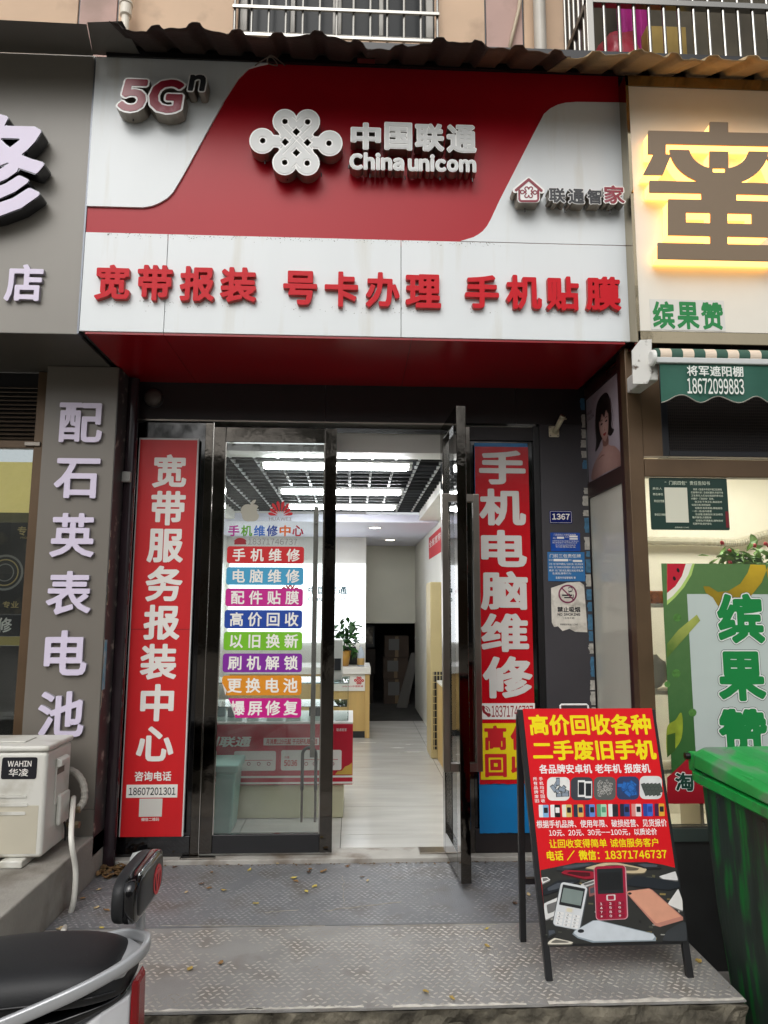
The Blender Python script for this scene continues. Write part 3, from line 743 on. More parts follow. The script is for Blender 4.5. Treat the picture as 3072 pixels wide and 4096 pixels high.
for k, (tx, col, a, b, c, d) in enumerate(stk):
    x0, x1, z0, z1 = rY(a, b, c, d, GY); h = z1-z0
    shp = rrect(x0, x1, z0, z1, h*0.16)
    if k == 6:
        shp = [p for p in shp if not (p[0] < x0+0.02 and p[1] < z0+h*0.3)]; shp = [(p if not (p[0] < x0+0.03 and p[1] < z0+h*0.5) else (x0+0.02, p[1])) for p in shp]
        i = max(range(len(shp)), key=lambda i: (shp[i][1] > z0+h*0.5)*(-shp[i][0])); 
        shp = rrect(x0, x1, z0, z1, h*0.16)[:12]+[(x0, z0+h*0.62), (x0+0.022, z0)]+rrect(x0, x1, z0, z1, h*0.16)[18:]
    if k == 7: shp = rrect(x0, x1, z0, z1, h*0.16)[:6]+[(x0+0.012, z1), (x0+0.055, z0)]+rrect(x0, x1, z0, z1, h*0.16)[18:]
    st = door.add('sticker', MB().fill([shp], FG, 0.0004, 0.001), flatcol(col))
    w = x1-x0; n = len(tx)
    mb = MB()
    for i, chh in enumerate(tx):
        cx = x0+w*(0.155+0.235*i); s = h*0.37
        L = glyph(chh, 0.022, 64); bb = bbox(L); e = s/0.47
        L = [[(cx+(px-0.5)*e, z0+h/2+(py-0.38)*e) for px, py in l] for l in L]
        if k == 7 and i == 0: L = [[(max(px, x0+0.012+0.043*(z1-py)/h+0.002), py) for px, py in l] for l in L]
        mb.fill(L, FG, 0.0016)
    door.add('lettering', mb, cream, parent=st)
    if k in (6, 7):   # peeled corner curling off the glass
        P = [(x0+0.001, z0+h*0.62), (x0+0.022, z0), (x0+0.030, z0+h*0.25)] if k == 6 else [(x0+0.013, z1-0.001), (x0+0.055, z0), (x0+0.045, z0+h*0.5)]
        q = [FG.p(*P[0], 0.001), FG.p(*P[1], 0.001), FG.p(*P[2], 0.012)]
        door.add('peeled_edge', MB().quad(*q), cream, parent=st)
# glass prints: apple, petals, words
def apple_fn(X, Y):
    d = np.minimum(sd_circ(X, Y, (990, 2044), 27), sd_circ(X, Y, (1014, 2044), 27))
    d = np.minimum(d, sd_cap(X, Y, (992, 2062), (1012, 2062), 24)); d = np.minimum(d, sd_box(X, Y, (1002, 2045), 22, 28, 10))
    d = np.maximum(d, -sd_circ(X, Y, (1048, 2042), 21)); d = np.maximum(d, -sd_circ(X, Y, (1002, 2010), 9)); d = np.maximum(d, -sd_circ(X, Y, (1002, 2095), 8))
    leaf = np.maximum(sd_circ(X, Y, (1022, 2019), 20), sd_circ(X, Y, (1004, 1998), 20))
    return np.minimum(d, leaf)
L = sdf_shape(apple_fn, (955, 1050, 1990, 2095), 80)
door.add('fruit_mark', MB().fill([[pr(*p) for p in l] for l in L], FG, 0.0006), M('print_silver', '#a9a698', 0.5))
mb = MB()
for k in range(8):
    a = rad(-78+k*156/7); cx, cy = 1122, 2064; ln = 60 if 2 <= k <= 5 else 50
    ux, uy = math.sin(a), -math.cos(a); pts = []
    for t, wd in ((0.25, 0), (0.45, 3.0), (0.75, 6.3), (0.92, 5.2), (1.0, 1.5)): pts.append((cx+ux*ln*t-uy*wd, cy+uy*ln*t+ux*wd))
    for t, wd in ((1.0, 1.5), (0.92, 5.2), (0.75, 6.3), (0.45, 3.0)): pts.append((cx+ux*ln*t+uy*wd, cy+uy*ln*t-ux*wd))
    mb.fill([[pr(*p) for p in pts]], FG, 0.0006+k*0.00002)
door.add('petal_mark', mb, M('print_red', '#c0111d', 0.5))
door.add('lettering', text_mb('HUAWEI', rY(1076, 2069, 1167, 2083, GY), FG, 0.0006, r=0.02, N=64), M('print_grey', '#8c8a86', 0.5))
for i, (chh, col) in enumerate(zip('手机维修中心', ('#a51a86', '#5a9a1e', '#2b62b4', '#1f3f8e', '#d5641a', '#a3122c'))):
    a = 913+i*51.2
    mb = MB().fill(fit(glyph(chh, 0.028, 64), rY(a, 2101, a+45, 2145, GY)), FG, 0.0006)
    door.add('lettering', mb, M('title_print_%d' % i, col, 0.5))
door.add('lettering', text_mb('18371746737', rY(992, 2154, 1189, 2179, GY), FG, 0.0006, r=0.008, N=64), M('print_grey', '#8c8a86', 0.5))
tel = lambda X, Y: np.minimum(np.maximum(sd_circ(X, Y, (961, 2176), 24), np.maximum(2160-Y, Y-2178)), np.maximum(np.abs(sd_circ(X, Y, (961, 2182), 26))-5, Y-2166))
door.add('telephone_mark', MB().fill([[pr(*p) for p in l] for l in sdf_shape(tel, (930, 992, 2145, 2185), 70)], FG, 0.0006), M('print_wine', '#8e1020', 0.5))

# long black U-lock hanging on the inner handle
uc = YF+0.075
u = Thing('u_lock', 'black U-shaped bicycle lock hanging on the door handle', 'lock', (pY(1237, 3290, uc).x, uc, pY(1237, 3290, uc).z))
ux0, ux1 = pY(1208, 3150, uc).x, pY(1262, 3150, uc).x; ut = pY(1237, 2990, uc).z; ur = (ux1-ux0)/2; um = pY(1237, 3160, uc).z; ub = pY(1237, 3288, uc).z
arc = [(ux0, uc, um)]+[((ux0+ux1)/2-ur*math.cos(t), uc, ut-ur+ur*math.sin(t)) for t in (math.pi*k/14 for k in range(15))]+[(ux1, uc, um)]
u.add('shackle', MB().tube(arc, 0.0095, 10), M('black_rubber', '#101012', 0.5), smooth=True)
for x in (ux0, ux1): u.add('bare_leg', MB().cyl((x, uc, ub), (x, uc, um+0.002), 0.007), M('rusty_steel', '#57483a', 0.5, metal=0.6, var=0.5, scale=60))

# --- open leaf, swung out towards the street
hf, hn = pZ(1792, 3413, 0.012), pZ(1866, 3556, 0.012)
dv = (hn-hf); dv.z = 0; dl = dv.length; dv.normalize()
dn_ = Vector((-dv.y, dv.x, 0))
if dn_.x > 0: dn_ = -dn_                                        # left side of the leaf = inner face
FD = Fr((hf.x, hf.y, 0.0), dv, (0, 0, 1), dn_)                   # a along leaf to the street, b up, c to the left
door2 = Thing('glass_door', 'open glass door leaf swung out to the street, seen nearly edge on', 'door', (hf.x, hf.y, 0.022))
zb0, zb1 = 0.035, ZH-0.016
T0, T1 = -0.026, 0.026
door2.add('stile', MB().fbox(FD, dl-0.085, dl, zb0, zb1, T0, T1), m_pol, bevel=0.003)
door2.add('stile', MB().fbox(FD, 0.0, 0.07, zb0, zb1, T0, T1), m_pol, bevel=0.003)
door2.add('rail', MB().fbox(FD, 0.0705, dl-0.0855, zb1-0.085, zb1, T0, T1), m_pol, bevel=0.003)
door2.add('rail', MB().fbox(FD, 0.0705, dl-0.0855, zb0, zb0+0.11, T0, T1), m_pol, bevel=0.003)
door2.add('bead', MB().fbox(FD, 0.0705, 0.076, zb0+0.1105, zb1-0.0855, T0+0.006, T1-0.006), m_chrome)
door2.add('bead', MB().fbox(FD, dl-0.0915, dl-0.086, zb0+0.1105, zb1-0.0855, T0+0.006, T1-0.006), m_chrome)
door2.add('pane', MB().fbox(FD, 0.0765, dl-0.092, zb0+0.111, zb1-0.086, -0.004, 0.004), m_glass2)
hz0, hz1 = pY(1830, 3075, 3.74).z, pY(1830, 1984, 3.74).z
for s in (1, -1):
    ha = dl-0.045
    c0, c1 = (T1+0.042, T1+0.076) if s > 0 else (T0-0.072, T0-0.040)
    h = door2.add('handle', MB().fbox(FD, ha-0.02, ha+0.02, hz0, hz1, min(c0, c1), max(c0, c1)), m_sat, bevel=0.003)
    for z in (hz0+0.001, hz1-0.041):
        d0, d1 = (T1+0.001, c0-0.0005) if s > 0 else (c1+0.0005, T0-0.001)
        door2.add('handle_arm', MB().fbox(FD, ha-0.019, ha+0.019, z, z+0.04, d0, d1), m_sat, parent=h)
single('floor_pivot_plate', 'satin steel floor pivot cover plate in the doorway by the open door', 'metal plate', MB().box(0.38, 0.575, 4.10, 4.20, 0.0225, 0.030), m_sat, (0.48, 4.15, 0.022), bevel=0.003)
single('floor_pivot_plate', 'dark floor pivot cover plate below the closed sticker door', 'metal plate', MB().box(-0.93, -0.74, 4.06, 4.09, 0.0225, 0.030), m_pol, (-0.83, 4.07, 0.022), bevel=0.003)

# ================================================================== BANNERS ON THE FACADE
m_ban = M('red_banner_vinyl', '#c31a20', 0.42, var=0.05, scale=3, bump=0.16, bscale=9, stretch=(3, 3, 0.5))
m_ban2 = M('glossy_red_banner', '#bb0f1c', 0.22, var=0.06, scale=3, bump=0.12, bscale=14)
m_banw = M('banner_white', '#e3e0da', 0.45)
BY = YF-0.030; FB = FY(BY)
x0, x1, z0, z1 = pY(521, 2550, BY).x, pY(758, 2550, BY).x, pY(600, 3347, BY).z, pY(682, 1760, BY).z
t = Thing('vertical_banner', 'tall red banner board with white characters left of the glass doors', 'banner', ((x0+x1)/2, BY, z0))
t.add('board', MB().box(x0-0.008, x1+0.008, BY+0.001, BY+0.022, z0-0.001, z1+0.012), M('banner_edge_white', '#c9cac8', 0.4), bevel=0.002)
t.add('vinyl', MB().box(x0, x1, BY-0.001, BY+0.0005, z0, z1), m_ban)
zf = pY(620, 2517, BY).z
t.add('crease', MB().box(x0+0.001, x1-0.001, BY-0.0026, BY-0.0015, zf-0.002, zf+0.002), M('crease_red', '#8f1418', 0.5))
for ch, *b in (('宽', 611, 1818, 747, 1951), ('带', 604, 1964, 742, 2102), ('服', 589, 2115, 734, 2250), ('务', 583, 2263, 730, 2406), ('报', 575, 2419, 720, 2559), ('装', 562, 2575, 707, 2718), ('中', 562, 2736, 696, 2885), ('心', 546, 2905, 695, 3045)):
    t.add('letter', MB().fill(fit(glyph(ch, 0.032, 96), rY(*b, BY)), FB, 0.0032), m_banw)
t.add('lettering', text_mb('咨询电话', rY(539, 3085, 686, 3124, BY), FB, 0.0032, r=0.024), m_banw)
st = t.add('number_sticker', MB().fbox(FB, *rY(506, 3138, 710, 3190, BY), 0.0015, 0.003), m_banw)
t.add('lettering', text_mb('18607201301', rY(516, 3149, 703, 3180, BY), FB, 0.0034, r=0.022), m_char, parent=st)
t.add('blank_square', MB().fbox(FB, *rY(557, 3194, 649, 3266, BY), 0.0015, 0.0025), M('banner_pale', '#c9c6bf', 0.5))
t.add('lettering', text_mb('微信二维码', rY(566, 3270, 637, 3284, BY), FB, 0.0032, r=0.01), m_banw)

BY2 = YF-0.006; FB2 = FY(BY2)
t = Thing('vertical_banner', 'red banner over blue sheet with large white characters right of the open door', 'banner', (0.85, BY2, 0.35))
def sheet(a, b, c0, amp, seed, n=26, m=60):
    """slightly wavy vinyl sheet between pixel corners a (top-left) and b (bottom-right)."""
    P0, P1 = pY(*a, BY2), pY(*b, BY2); mb = MB()
    for j in range(m+1):
        for i in range(n+1):
            x = P0.x+(P1.x-P0.x)*i/n; z = P0.z+(P1.z-P0.z)*j/m
            e = 0.006*mn.noise(Vector((x*30, z*22, seed))) if j == m else 0
            mb.v.append(Vector((x, BY2-c0-amp*(0.5+0.5*mn.noise(Vector((x*9, z*5, seed))))-amp*0.4*abs(mn.noise(Vector((x*30, z*24, seed)))), z+e)))
    for j in range(m):
        for i in range(n):
            k = j*(n+1)+i; mb.f.append((k, k+1, k+n+2, k+n+1))
    return mb
t.add('blue_sheet', sheet((1896, 1772), (2148, 3330), 0.001, 0.004, 2.0), M('blue_vinyl', '#1176b4', 0.35, var=0.08, scale=4, bump=0.2, bscale=12), smooth=True)
t.add('red_sheet', sheet((1898, 1787), (2144, 3133), 0.0065, 0.003, 5.0), m_ban2, smooth=True)
for ch, *b in (('手', 1916, 1802, 2102, 1938), ('机', 1917, 1955, 2103, 2102), ('电', 1924, 2120, 2107, 2268), ('脑', 1922, 2285, 2112, 2440), ('维', 1924, 2454, 2115, 2608), ('修', 1931, 2625, 2130, 2793)):
    t.add('letter', MB().fill(fit(glyph(ch, 0.036, 96), rY(*b, BY2-0.011)), FB2, 0.0115), M('glossy_banner_white', '#cfccc8', 0.3))
st = t.add('number_strip', MB().fbox(FB2, *rY(1920, 2813, 2140, 2877, BY2-0.011), 0.0105, 0.0115), m_banw)
t.add('lettering', text_mb('18371746737', rY(1966, 2822, 2132, 2868, BY2-0.011), FB2, 0.0120, r=0.012), M('print_wine', '#8e1020', 0.5), parent=st)
hs_ = lambda X, Y: np.minimum(np.minimum(sd_cap(X, Y, (1931, 2833), (1937, 2848), 5), sd_cap(X, Y, (1937, 2848), (1953, 2860), 5)), np.minimum(sd_circ(X, Y, (1932, 2830), 8), sd_circ(X, Y, (1955, 2860), 8)))
wv_ = lambda X, Y: np.maximum(np.minimum(np.abs(sd_circ(X, Y, (1938, 2846), 13))-1.6, np.abs(sd_circ(X, Y, (1938, 2846), 21))-1.6), np.maximum(1942-X, Y-2846))
t.add('handset_mark', MB().fill([[(lambda q: (q.x, q.z))(pY(*p, BY2-0.011)) for p in l] for l in sdf_shape(lambda X, Y: np.minimum(hs_(X, Y), wv_(X, Y)), (1918, 1970, 2815, 2875), 80)], FB2, 0.0120), M('print_wine', '#8e1020', 0.5), parent=st)
yb = t.add('yellow_panel', MB().fbox(FB2, *rY(1922, 2893, 2140, 3118, BY2-0.011), 0.0105, 0.0115), M('banner_yellow', '#e6cf12', 0.4))
mb = MB()
for ch, *b in (('高', 1937, 2902, 2026, 3001), ('价', 2042, 2902, 2130, 3001), ('回', 1940, 3015, 2027, 3109), ('收', 2044, 3015, 2132, 3109)):
    mb.fill(fit(glyph(ch, 0.04, 64), rY(*b, BY2-0.011)), FB2, 0.0120)
t.add('lettering', mb, M('print_red', '#c0111d', 0.5), parent=yb)

# ================================================================== PLATES AND NOTICES ON THE CHARCOAL WALL
WY = YF-0.004; FW = FY(WY)
x0, x1, z0, z1 = rY(2197, 2043, 2288, 2094, WY)
t = Thing('house_number_plate', 'small dark blue enamel plate with white number 1367', 'number plate', ((x0+x1)/2, WY, z0))
m_nb = M('enamel_blue', '#0f1a5e', 0.25)
t.add('plate', MB().fill([rrect(x0, x1, z0, z1, 0.008)], FW, 0.0005, 0.003), m_nb)
fr_ = [rrect(x0+0.004, x1-0.004, z0+0.004, z1-0.004, 0.006), rrect(x0+0.0055, x1-0.0055, z0+0.0055, z1-0.0055, 0.005)]
t.add('border', MB().fill(fr_, FW, 0.0035), m_banw)
t.add('lettering', text_mb('1367', rY(2208, 2055, 2278, 2079, WY), FW, 0.0035, r=0.03), m_banw)
def notice(name, label, box, base, lines, fields=(), rough=0.4):
    x0, x1, z0, z1 = rY(*box, WY)
    t = Thing(name, label, 'notice', ((x0+x1)/2, WY, z0))
    t.add('board', MB().fill([rrect(x0, x1, z0, z1, 0.003)], FW, 0.0005, 0.002), base)
    W, H = x1-x0, z1-z0
    for tx, a, b, c, d in lines: t.add('lettering', text_mb(tx, (x0+W*a, x0+W*c, z1-H*d, z1-H*b), FW, 0.0026, r=0.005, N=40), m_banw)
    for a, b, c, d in fields: t.add('name_field', MB().fbox(FW, x0+W*a, x0+W*c, z1-H*d, z1-H*b, 0.0021, 0.003), m_banw)
    return t, (x0, x1, z0, z1)
notice('blue_notice', 'glossy blue notice below the number plate, upper of the two', (2202, 2131, 2320, 2205), M('notice_blue', '#12479e', 0.3, var=0.2, scale=14),
       [('门前四包三方责任告知牌', .12, .06, .86, .17), ('责任人', .08, .26, .2, .34), ('责任单位', .5, .2, .62, .27), ('负责市容环境卫生整洁门前责任区', .06, .42, .95, .48), ('规定要求做好门前卫生保洁工作', .06, .52, .9, .58), ('包卫生包绿化包秩序', .16, .64, .85, .70), ('包设施包安全', .16, .74, .85, .80)],
       [(.22, .22, .46, .33), (.64, .16, .92, .25), (.64, .29, .92, .37)])
notice('blue_notice', 'pale blue framed responsibility plate below the glossy notice', (2191, 2208, 2339, 2325), M('notice_pale_blue', '#2c6ca4', 0.4),
       [('门前三包责任牌', .06, .07, .9, .2), ('责任单位', .03, .25, .15, .31), ('责任人', .57, .25, .67, .31), ('卫生: 包门前环境整洁, 垃圾日清, 无乱堆乱倒', .03, .38, .95, .45), ('绿化: 包门前树木花草管护, 禁止损坏花草', .03, .49, .95, .56), ('秩序: 包门前无乱摆乱贴乱停乱放', .03, .60, .95, .67), ('乱搭乱建等行为', .12, .70, .62, .77), ('宜昌市市容管理局 制', .2, .84, .74, .92)],
       [(.16, .24, .55, .32), (.68, .27, .93, .34)])
x0, x1, z0, z1 = rY(2204, 2327, 2349, 2529, WY)
def q2(px, py): p = pY(px, py, WY); return (p.x, p.z)
t = Thing('no_smoking_notice', 'torn white no smoking notice lowest on the charcoal wall', 'notice', ((x0+x1)/2, WY, z0))
outl = [q2(*p) for p in ((2204, 2352), (2240, 2340), (2268, 2330), (2318, 2327), (2336, 2340), (2342, 2420), (2348, 2500), (2349, 2529), (2300, 2527), (2278, 2515), (2250, 2524), (2232, 2505), (2216, 2508), (2207, 2490), (2205, 2420))]
t.add('paper', MB().fill([outl], FW, 0.0005, 0.0016), M('dirty_white_paper', '#cfcabf', 0.6, var=0.12, scale=20, dirt='#8c867b', dirt_amt=0.35, dirt_scale=14))
ring = sdf_shape(lambda X, Y: np.minimum(np.abs(sd_circ(X, Y, (2270, 2376), 34))-3.2, sd_cap(X, Y, (2246, 2352), (2294, 2400), 2.6)), (2225, 2315, 2330, 2420), 90)
t.add('ring', MB().fill([[q2(*p) for p in l] for l in ring], FW, 0.0030), M('notice_wine', '#7d3552', 0.5))
cig = [[q2(*p) for p in l] for l in ([(2248, 2378), (2288, 2378), (2288, 2384), (2248, 2384)], [(2256, 2388), (2290, 2388), (2290, 2393), (2256, 2393)], [(2291, 2378), (2294, 2378), (2294, 2393), (2291, 2393)])]
smk = sdf_shape(lambda X, Y: np.minimum(np.maximum(np.abs(sd_circ(X, Y, (2280, 2358), 9))-1.3, 2272-X), np.maximum(np.abs(sd_circ(X, Y, (2283, 2372), 8))-1.3, X-2288)), (2262, 2300, 2340, 2385), 60)
mb = MB(); mb.fill(cig, FW, 0.0023); mb.fill([[q2(*p) for p in l] for l in smk], FW, 0.0023)
t.add('cigarette_mark', mb, m_char)
for tx, bb_, rr_ in (('禁止吸烟', (2229, 2427, 2320, 2449), 0.03), ('NO SMOKING', (2230, 2452, 2320, 2463), 0.035), ('(含电子烟)', (2254, 2468, 2298, 2476), 0.0), ('举报投诉电话 12345', (2240, 2494, 2312, 2502), 0.005)): t.add('lettering', text_mb(tx, rY(*bb_, WY), FW, 0.0023, r=rr_, N=40 if rr_ < 0.02 else 56), m_char)

# flagpole holder
c = pY(2215, 1727, WY)
t = Thing('flagpole_bracket', 'cream painted flagpole bracket high on the charcoal wall', 'bracket', c)
m_cream = M('cream_enamel', '#d8d0b4', 0.45, dirt='#8d8468', dirt_amt=0.3, dirt_scale=30)
t.add('base_plate', MB().fill([rrect(c.x-0.031, c.x+0.031, c.z-0.034, c.z+0.034, 0.006)], FW, 0.0005, 0.006), m_cream)
for sx in (-1, 1):
    for sz in (-1, 1): t.add('bolt', MB().cyl((c.x+sx*0.023, WY-0.0062, c.z+sz*0.026), (c.x+sx*0.023, WY-0.010, c.z+sz*0.026), 0.004, seg=8), m_sat)
a, b = Vector((c.x, WY-0.012, c.z-0.008)), Vector((c.x+0.034, WY-0.085, c.z+0.075))
d = (b-a).normalized()
soc = t.add('socket', MB().tube([a, a.lerp(b, 0.85), b, b-d*0.004, a+d*0.03], [0.015, 0.0165, 0.018, 0.014, 0.012], 18), m_cream, smooth=True)
t.add('thumb_screw', MB().cyl(b-d*0.02+Vector((0.017, 0, 0)), b-d*0.02+Vector((0.03, 0, 0)), 0.005, seg=10), m_cream)
# ragged leftover stickers down the wall edge
t = Thing('sticker_residue', 'strip of torn white and blue sticker scraps along the wall corner', 'stickers', (1.40, WY, 0.6))
rng = random.Random(3); z = 0.62; mw, mbl = M('scrap_white', '#a8a59c', 0.7, var=0.3, scale=40), M('scrap_blue', '#3a6784', 0.6, var=0.3, scale=40)
while z < 2.62:
    h = rng.uniform(0.02, 0.09); xx0 = 1.37+rng.uniform(0, 0.012); xx1 = 1.403
    k = 6; pts = [(xx0+rng.uniform(-0.004, 0.004), z+h*i/k) for i in range(k+1)]+[(xx1, z+h), (xx1, z)]
    if not 2.08 < z < 2.16: t.add('scrap', MB().fill([pts], FW, 0.0008, 0.0014), mbl if rng.random() < 0.3 else mw)
    z += h+rng.uniform(-0.0, 0.03)

# ================================================================== LEFT NEIGHBOUR
m_grey = M('grey_composite_panel', '#86827a', 0.42, var=0.04, scale=2)
m_grey2 = M('grey_pillar_cladding', '#6f6a62', 0.4, var=0.04, scale=2)
m_lilac = M('lilac_white_letter', '#cfc6da', 0.4)
m_bronze = M('brown_bronze_frame', '#5d4a36', 0.38, metal=0.35, var=0.15, scale=5)
YN = 3.362
ln = Thing('shop_sign', 'grey watch shop sign box with pale lilac characters at the left', 'shop sign', (-2.4, YF, ZB))
ln.add('front_panel', MB().box(-3.6, XL-0.009, YN, YN+0.012, ZB+0.002, ZT+0.02), m_grey, bevel=0.001)
ln.add('box_core', MB().box(-3.6, XL-0.010, YN+0.0125, 4.3, ZB+0.014, ZT+0.01), m_black)
for a, b in ((-3.6, -2.5), (-2.498, XL-0.009)): ln.add('soffit_panel', MB().box(a, b, YN+0.001, 4.2, ZB, ZB+0.012), M('dark_grey_soffit', '#55524c', 0.35))
mir = M('mirror_letter_return', '#5b5c60', 0.06, metal=1.0, bump=0.3, bscale=25)
raised(ln, '修', (-300, 452, 178, 890), 0.030, 0.024, m_lilac, 0.075, mir, Y=YN, stand=0.015)
raised(ln, '店', (20, 1058, 173, 1206), 0.03, 0.028, m_lilac, 0.018, M('lilac_edge', '#9a96a0', 0.5), Y=YN)
ln.add('eave_flashing', MB().quad((-3.6, YN-0.002, ZT+0.022), (XL-0.02, YN-0.002, ZT+0.018), (-1.30, 3.06, ZT-0.07), (-3.6, 3.02, ZT-0.075)), M('grey_flashing', '#64615c', 0.45, var=0.06, scale=3))
ln.add('eave_flashing', MB().quad((XL-0.018, YN-0.012, ZT+0.016), (-1.13, YN-0.012, ZT+0.01), (-1.13, 3.05, ZT-0.055), (-1.298, 3.06, ZT-0.06)), M('grey_flashing', '#64615c'))

pil = Thing('clad_pillar', 'grey clad pillar with a column of lilac characters beside the air conditioner', 'pillar', (-1.52, 3.95, ZP))
pxl = -1.712
zseam = pY(300, 3238, YP).z
pil.add('cladding', MB().box(pxl, XP-0.004, YP, YP+0.02, zseam+0.001, ZB-0.003), m_grey2, bevel=0.002)
pil.add('cladding', MB().box(pxl, XP-0.004, YP, YP+0.02, ZP+0.002, zseam-0.001), m_grey2, bevel=0.002)
pil.add('side_cladding', MB().box(XP-0.003, XP, YP+0.002, 4.2, ZP-0.1, ZB-0.003), M('side_charcoal', '#3c3a3a', 0.45, dirt='#a09a90', dirt_amt=0.08, dirt_scale=16))
pil.add('core', MB().box(pxl+0.002, XP-0.006, YP+0.021, 4.25, ZP+0.002, ZB-0.003), m_black)
m_le = M('lilac_edge', '#9a96a0')
for ch, *b in (('配', 235, 1611, 411, 1770), ('石', 217, 1833, 399, 1993), ('英', 203, 2052, 380, 2229), ('表', 186, 2284, 366, 2459), ('电', 178, 2521, 350, 2702), ('池', 152, 2765, 337, 2948)):
    raised(pil, ch, b, 0.026, 0.024, m_lilac, 0.016, m_le, Y=YP)
rng = random.Random(11)
for k in range(7):   # torn film on the side edge
    z = rng.uniform(0.75, 2.2); h = rng.uniform(0.03, 0.12); y = YP+0.004
    pts = [(-(y+rng.uniform(0, 0.012)), z+h*i/5) for i in range(6)]; pts += [(-y+0.001, z+h), (-y+0.001, z)]
    pil.add('torn_film', MB().fill([[( -YP-0.003-abs(rng.uniform(0.004, 0.02)), z+h*i/5) for i in range(6)]+[(-YP-0.003, z+h), (-YP-0.003, z)]], Fr((XP+0.0006, 0, 0), (0, 1, 0), (0, 0, 1), (1, 0, 0)).__class__((XP+0.0006, 0, 0), (0, -1, 0), (0, 0, 1), (1, 0, 0)), 0.0, 0.0006), M('torn_film', '#a39a86', 0.7))
pil.add('blue_scrap', MB().box(XP+0.0002, XP+0.0014, YP+0.006, YP+0.045, pY(420, 2760, YP).z, pY(420, 2560, YP).z), M('scrap_light_blue', '#5ba6bd', 0.5, dirt='#c9ccc8', dirt_amt=0.5, dirt_scale=12))

# watch-shop window
YW = 3.93; FWn = FY(YW)
win = Thing('watch_shop_window', 'dim watch shop window with louvres and dark posters at the left edge', 'shop window', (-2.3, YW, ZP))
def wrect(a, b, c, d, Y=YW): return rY(a, b, c, d, Y)
fx = pY(158, 1900, YW).x
win.add('frame_post', MB().box(fx-0.045, pxl-0.002, YW, YW+0.06, ZP+0.002, ZB-0.003), m_bronze, bevel=0.003)
zl0, zl1 = pY(90, 1760, YW).z, pY(90, 1540, YW).z
for k in range(13):
    z = zl0+(zl1-zl0)*(k+0.5)/13
    win.add('louvre_slat', MB().loft([[(x, YW+0.005, z-0.008), (x, YW+0.001, z-0.004), (x, YW+0.022, z+0.009), (x, YW+0.026, z+0.005)] for x in (-3.6, fx-0.046)]), M('brown_slat', '#55483c', 0.4))
win.add('louvre_back', MB().box(-3.6, fx-0.046, YW+0.03, YW+0.04, zl0, ZB-0.003), m_black)
win.add('rail', MB().box(-3.6, fx-0.046, YW+0.002, YW+0.05, zl0-0.045, zl0-0.002), m_bronze, bevel=0.002)
win.add('hinge', MB().box(fx-0.09, fx-0.005, YW-0.012, YW-0.001, zl0-0.035, zl0-0.012), m_sat, bevel=0.002)
win.add('pane', MB().box(-3.6, fx-0.046, YW+0.02, YW+0.026, ZP+0.05, zl0-0.046), m_glass2)
win.add('bottom_rail', MB().box(-3.6, fx-0.046, YW+0.002, YW+0.05, ZP+0.002, ZP+0.049), m_bronze)
YI = YW+0.06; FI = FY(YI)
def zz(py): return pY(60, py, YI).z
lp = win.add('lit_panel', MB().box(-3.6, fx-0.046, YI, YI+0.01, zz(2050), zz(1848)), M('lit_cream', '#d9c98a', emit='#cdb868', estr=0.25))
win.add('olive_strip', MB().box(-3.6, fx-0.046, YI, YI+0.01, zz(2090), zz(2050)-0.001), M('olive', '#6b6340', 0.5))
po = win.add('poster', MB().box(-3.6, fx-0.046, YI, YI+0.01, zz(2458), zz(2090)-0.001), M('poster_black_brown', '#1d1a16', 0.35, dirt='#5d5140', dirt_amt=0.25, dirt_scale=7))
gold = M('print_gold', '#b9a36a', 0.5)
for tx, bb_, rr_ in (('专', (70, 2105, 106, 2142), 0.02), ('PRO', (82, 2147, 108, 2155), 0.0), ('专业', (10, 2405, 75, 2432), 0.015)): win.add('lettering', text_mb(tx, rY(*bb_, YI), FI, 0.0008, r=rr_), gold, parent=po)
for k, (r1, r2) in enumerate(((0.10, 0.088), (0.075, 0.068), (0.05, 0.044))):
    c = pY(20, 2290, YI); win.add('watch_drawing', MB().fill([ellipse(c.x, c.z, r1, r1, 30), ellipse(c.x, c.z, r2, r2, 30)], FI, 0.0008+k*0.0002), gold if k % 2 else M('watch_silver', '#8d8a84', 0.4), parent=po)
bb = win.add('board', MB().box(-3.6, fx-0.046, YI-0.004, YI+0.01, zz(2545), zz(2460)), m_black)
win.add('lettering', text_mb('修', rY(-10, 2470, 50, 2530, YI), FI, 0.006, r=0.02), m_banw, parent=bb)
win.add('yellow_strip', MB().box(-3.6, fx-0.046, YI, YI+0.01, zz(2582), zz(2546)), M('strip_yellow', '#b5a35a', 0.5))
win.add('dark_base', MB().box(-3.6, fx-0.046, YI, YI+0.01, ZP+0.05, zz(2583)), M('smoked_glass', '#23221f', 0.12))

# ================================================================== RIGHT NEIGHBOUR (fruit shop)
YR, XC = 3.40, 1.418
m_dkbr = M('dark_brown_frame', '#2e1a17', 0.3, var=0.2, scale=4)
rs_ = Thing('fruit_shop', 'bronze framed fruit shop front with lit window at the right', 'shop', (2.4, YR, 0))
xc0, xc1 = pY(2533, 2200, YR).x, pY(2594, 2200, YR).x
rs_.add('corner_post', MB().box(xc0, xc1, YR, YR+0.07, 0.02, ZB-0.002), m_bronze, bevel=0.004)
rs_.add('side_post', MB().box(XC-0.03, XC-0.002, YR+0.071, YR+0.13, 0.02, ZB-0.002), m_dkbr)
rs_.add('side_core', MB().box(XC, XC+0.05, YR+0.071, 4.2, 0.02, ZB+0.2), m_dkbr)
SX = XC-0.004; FSX = FX(SX)
sp = rs_.add('frosted_side_pane', MB().box(SX, XC-0.0005, YR+0.135, YF-0.008, 0.33, 2.035), M('frosted_cream_glass', '#cbcabd', 0.16, var=0.04, scale=3))
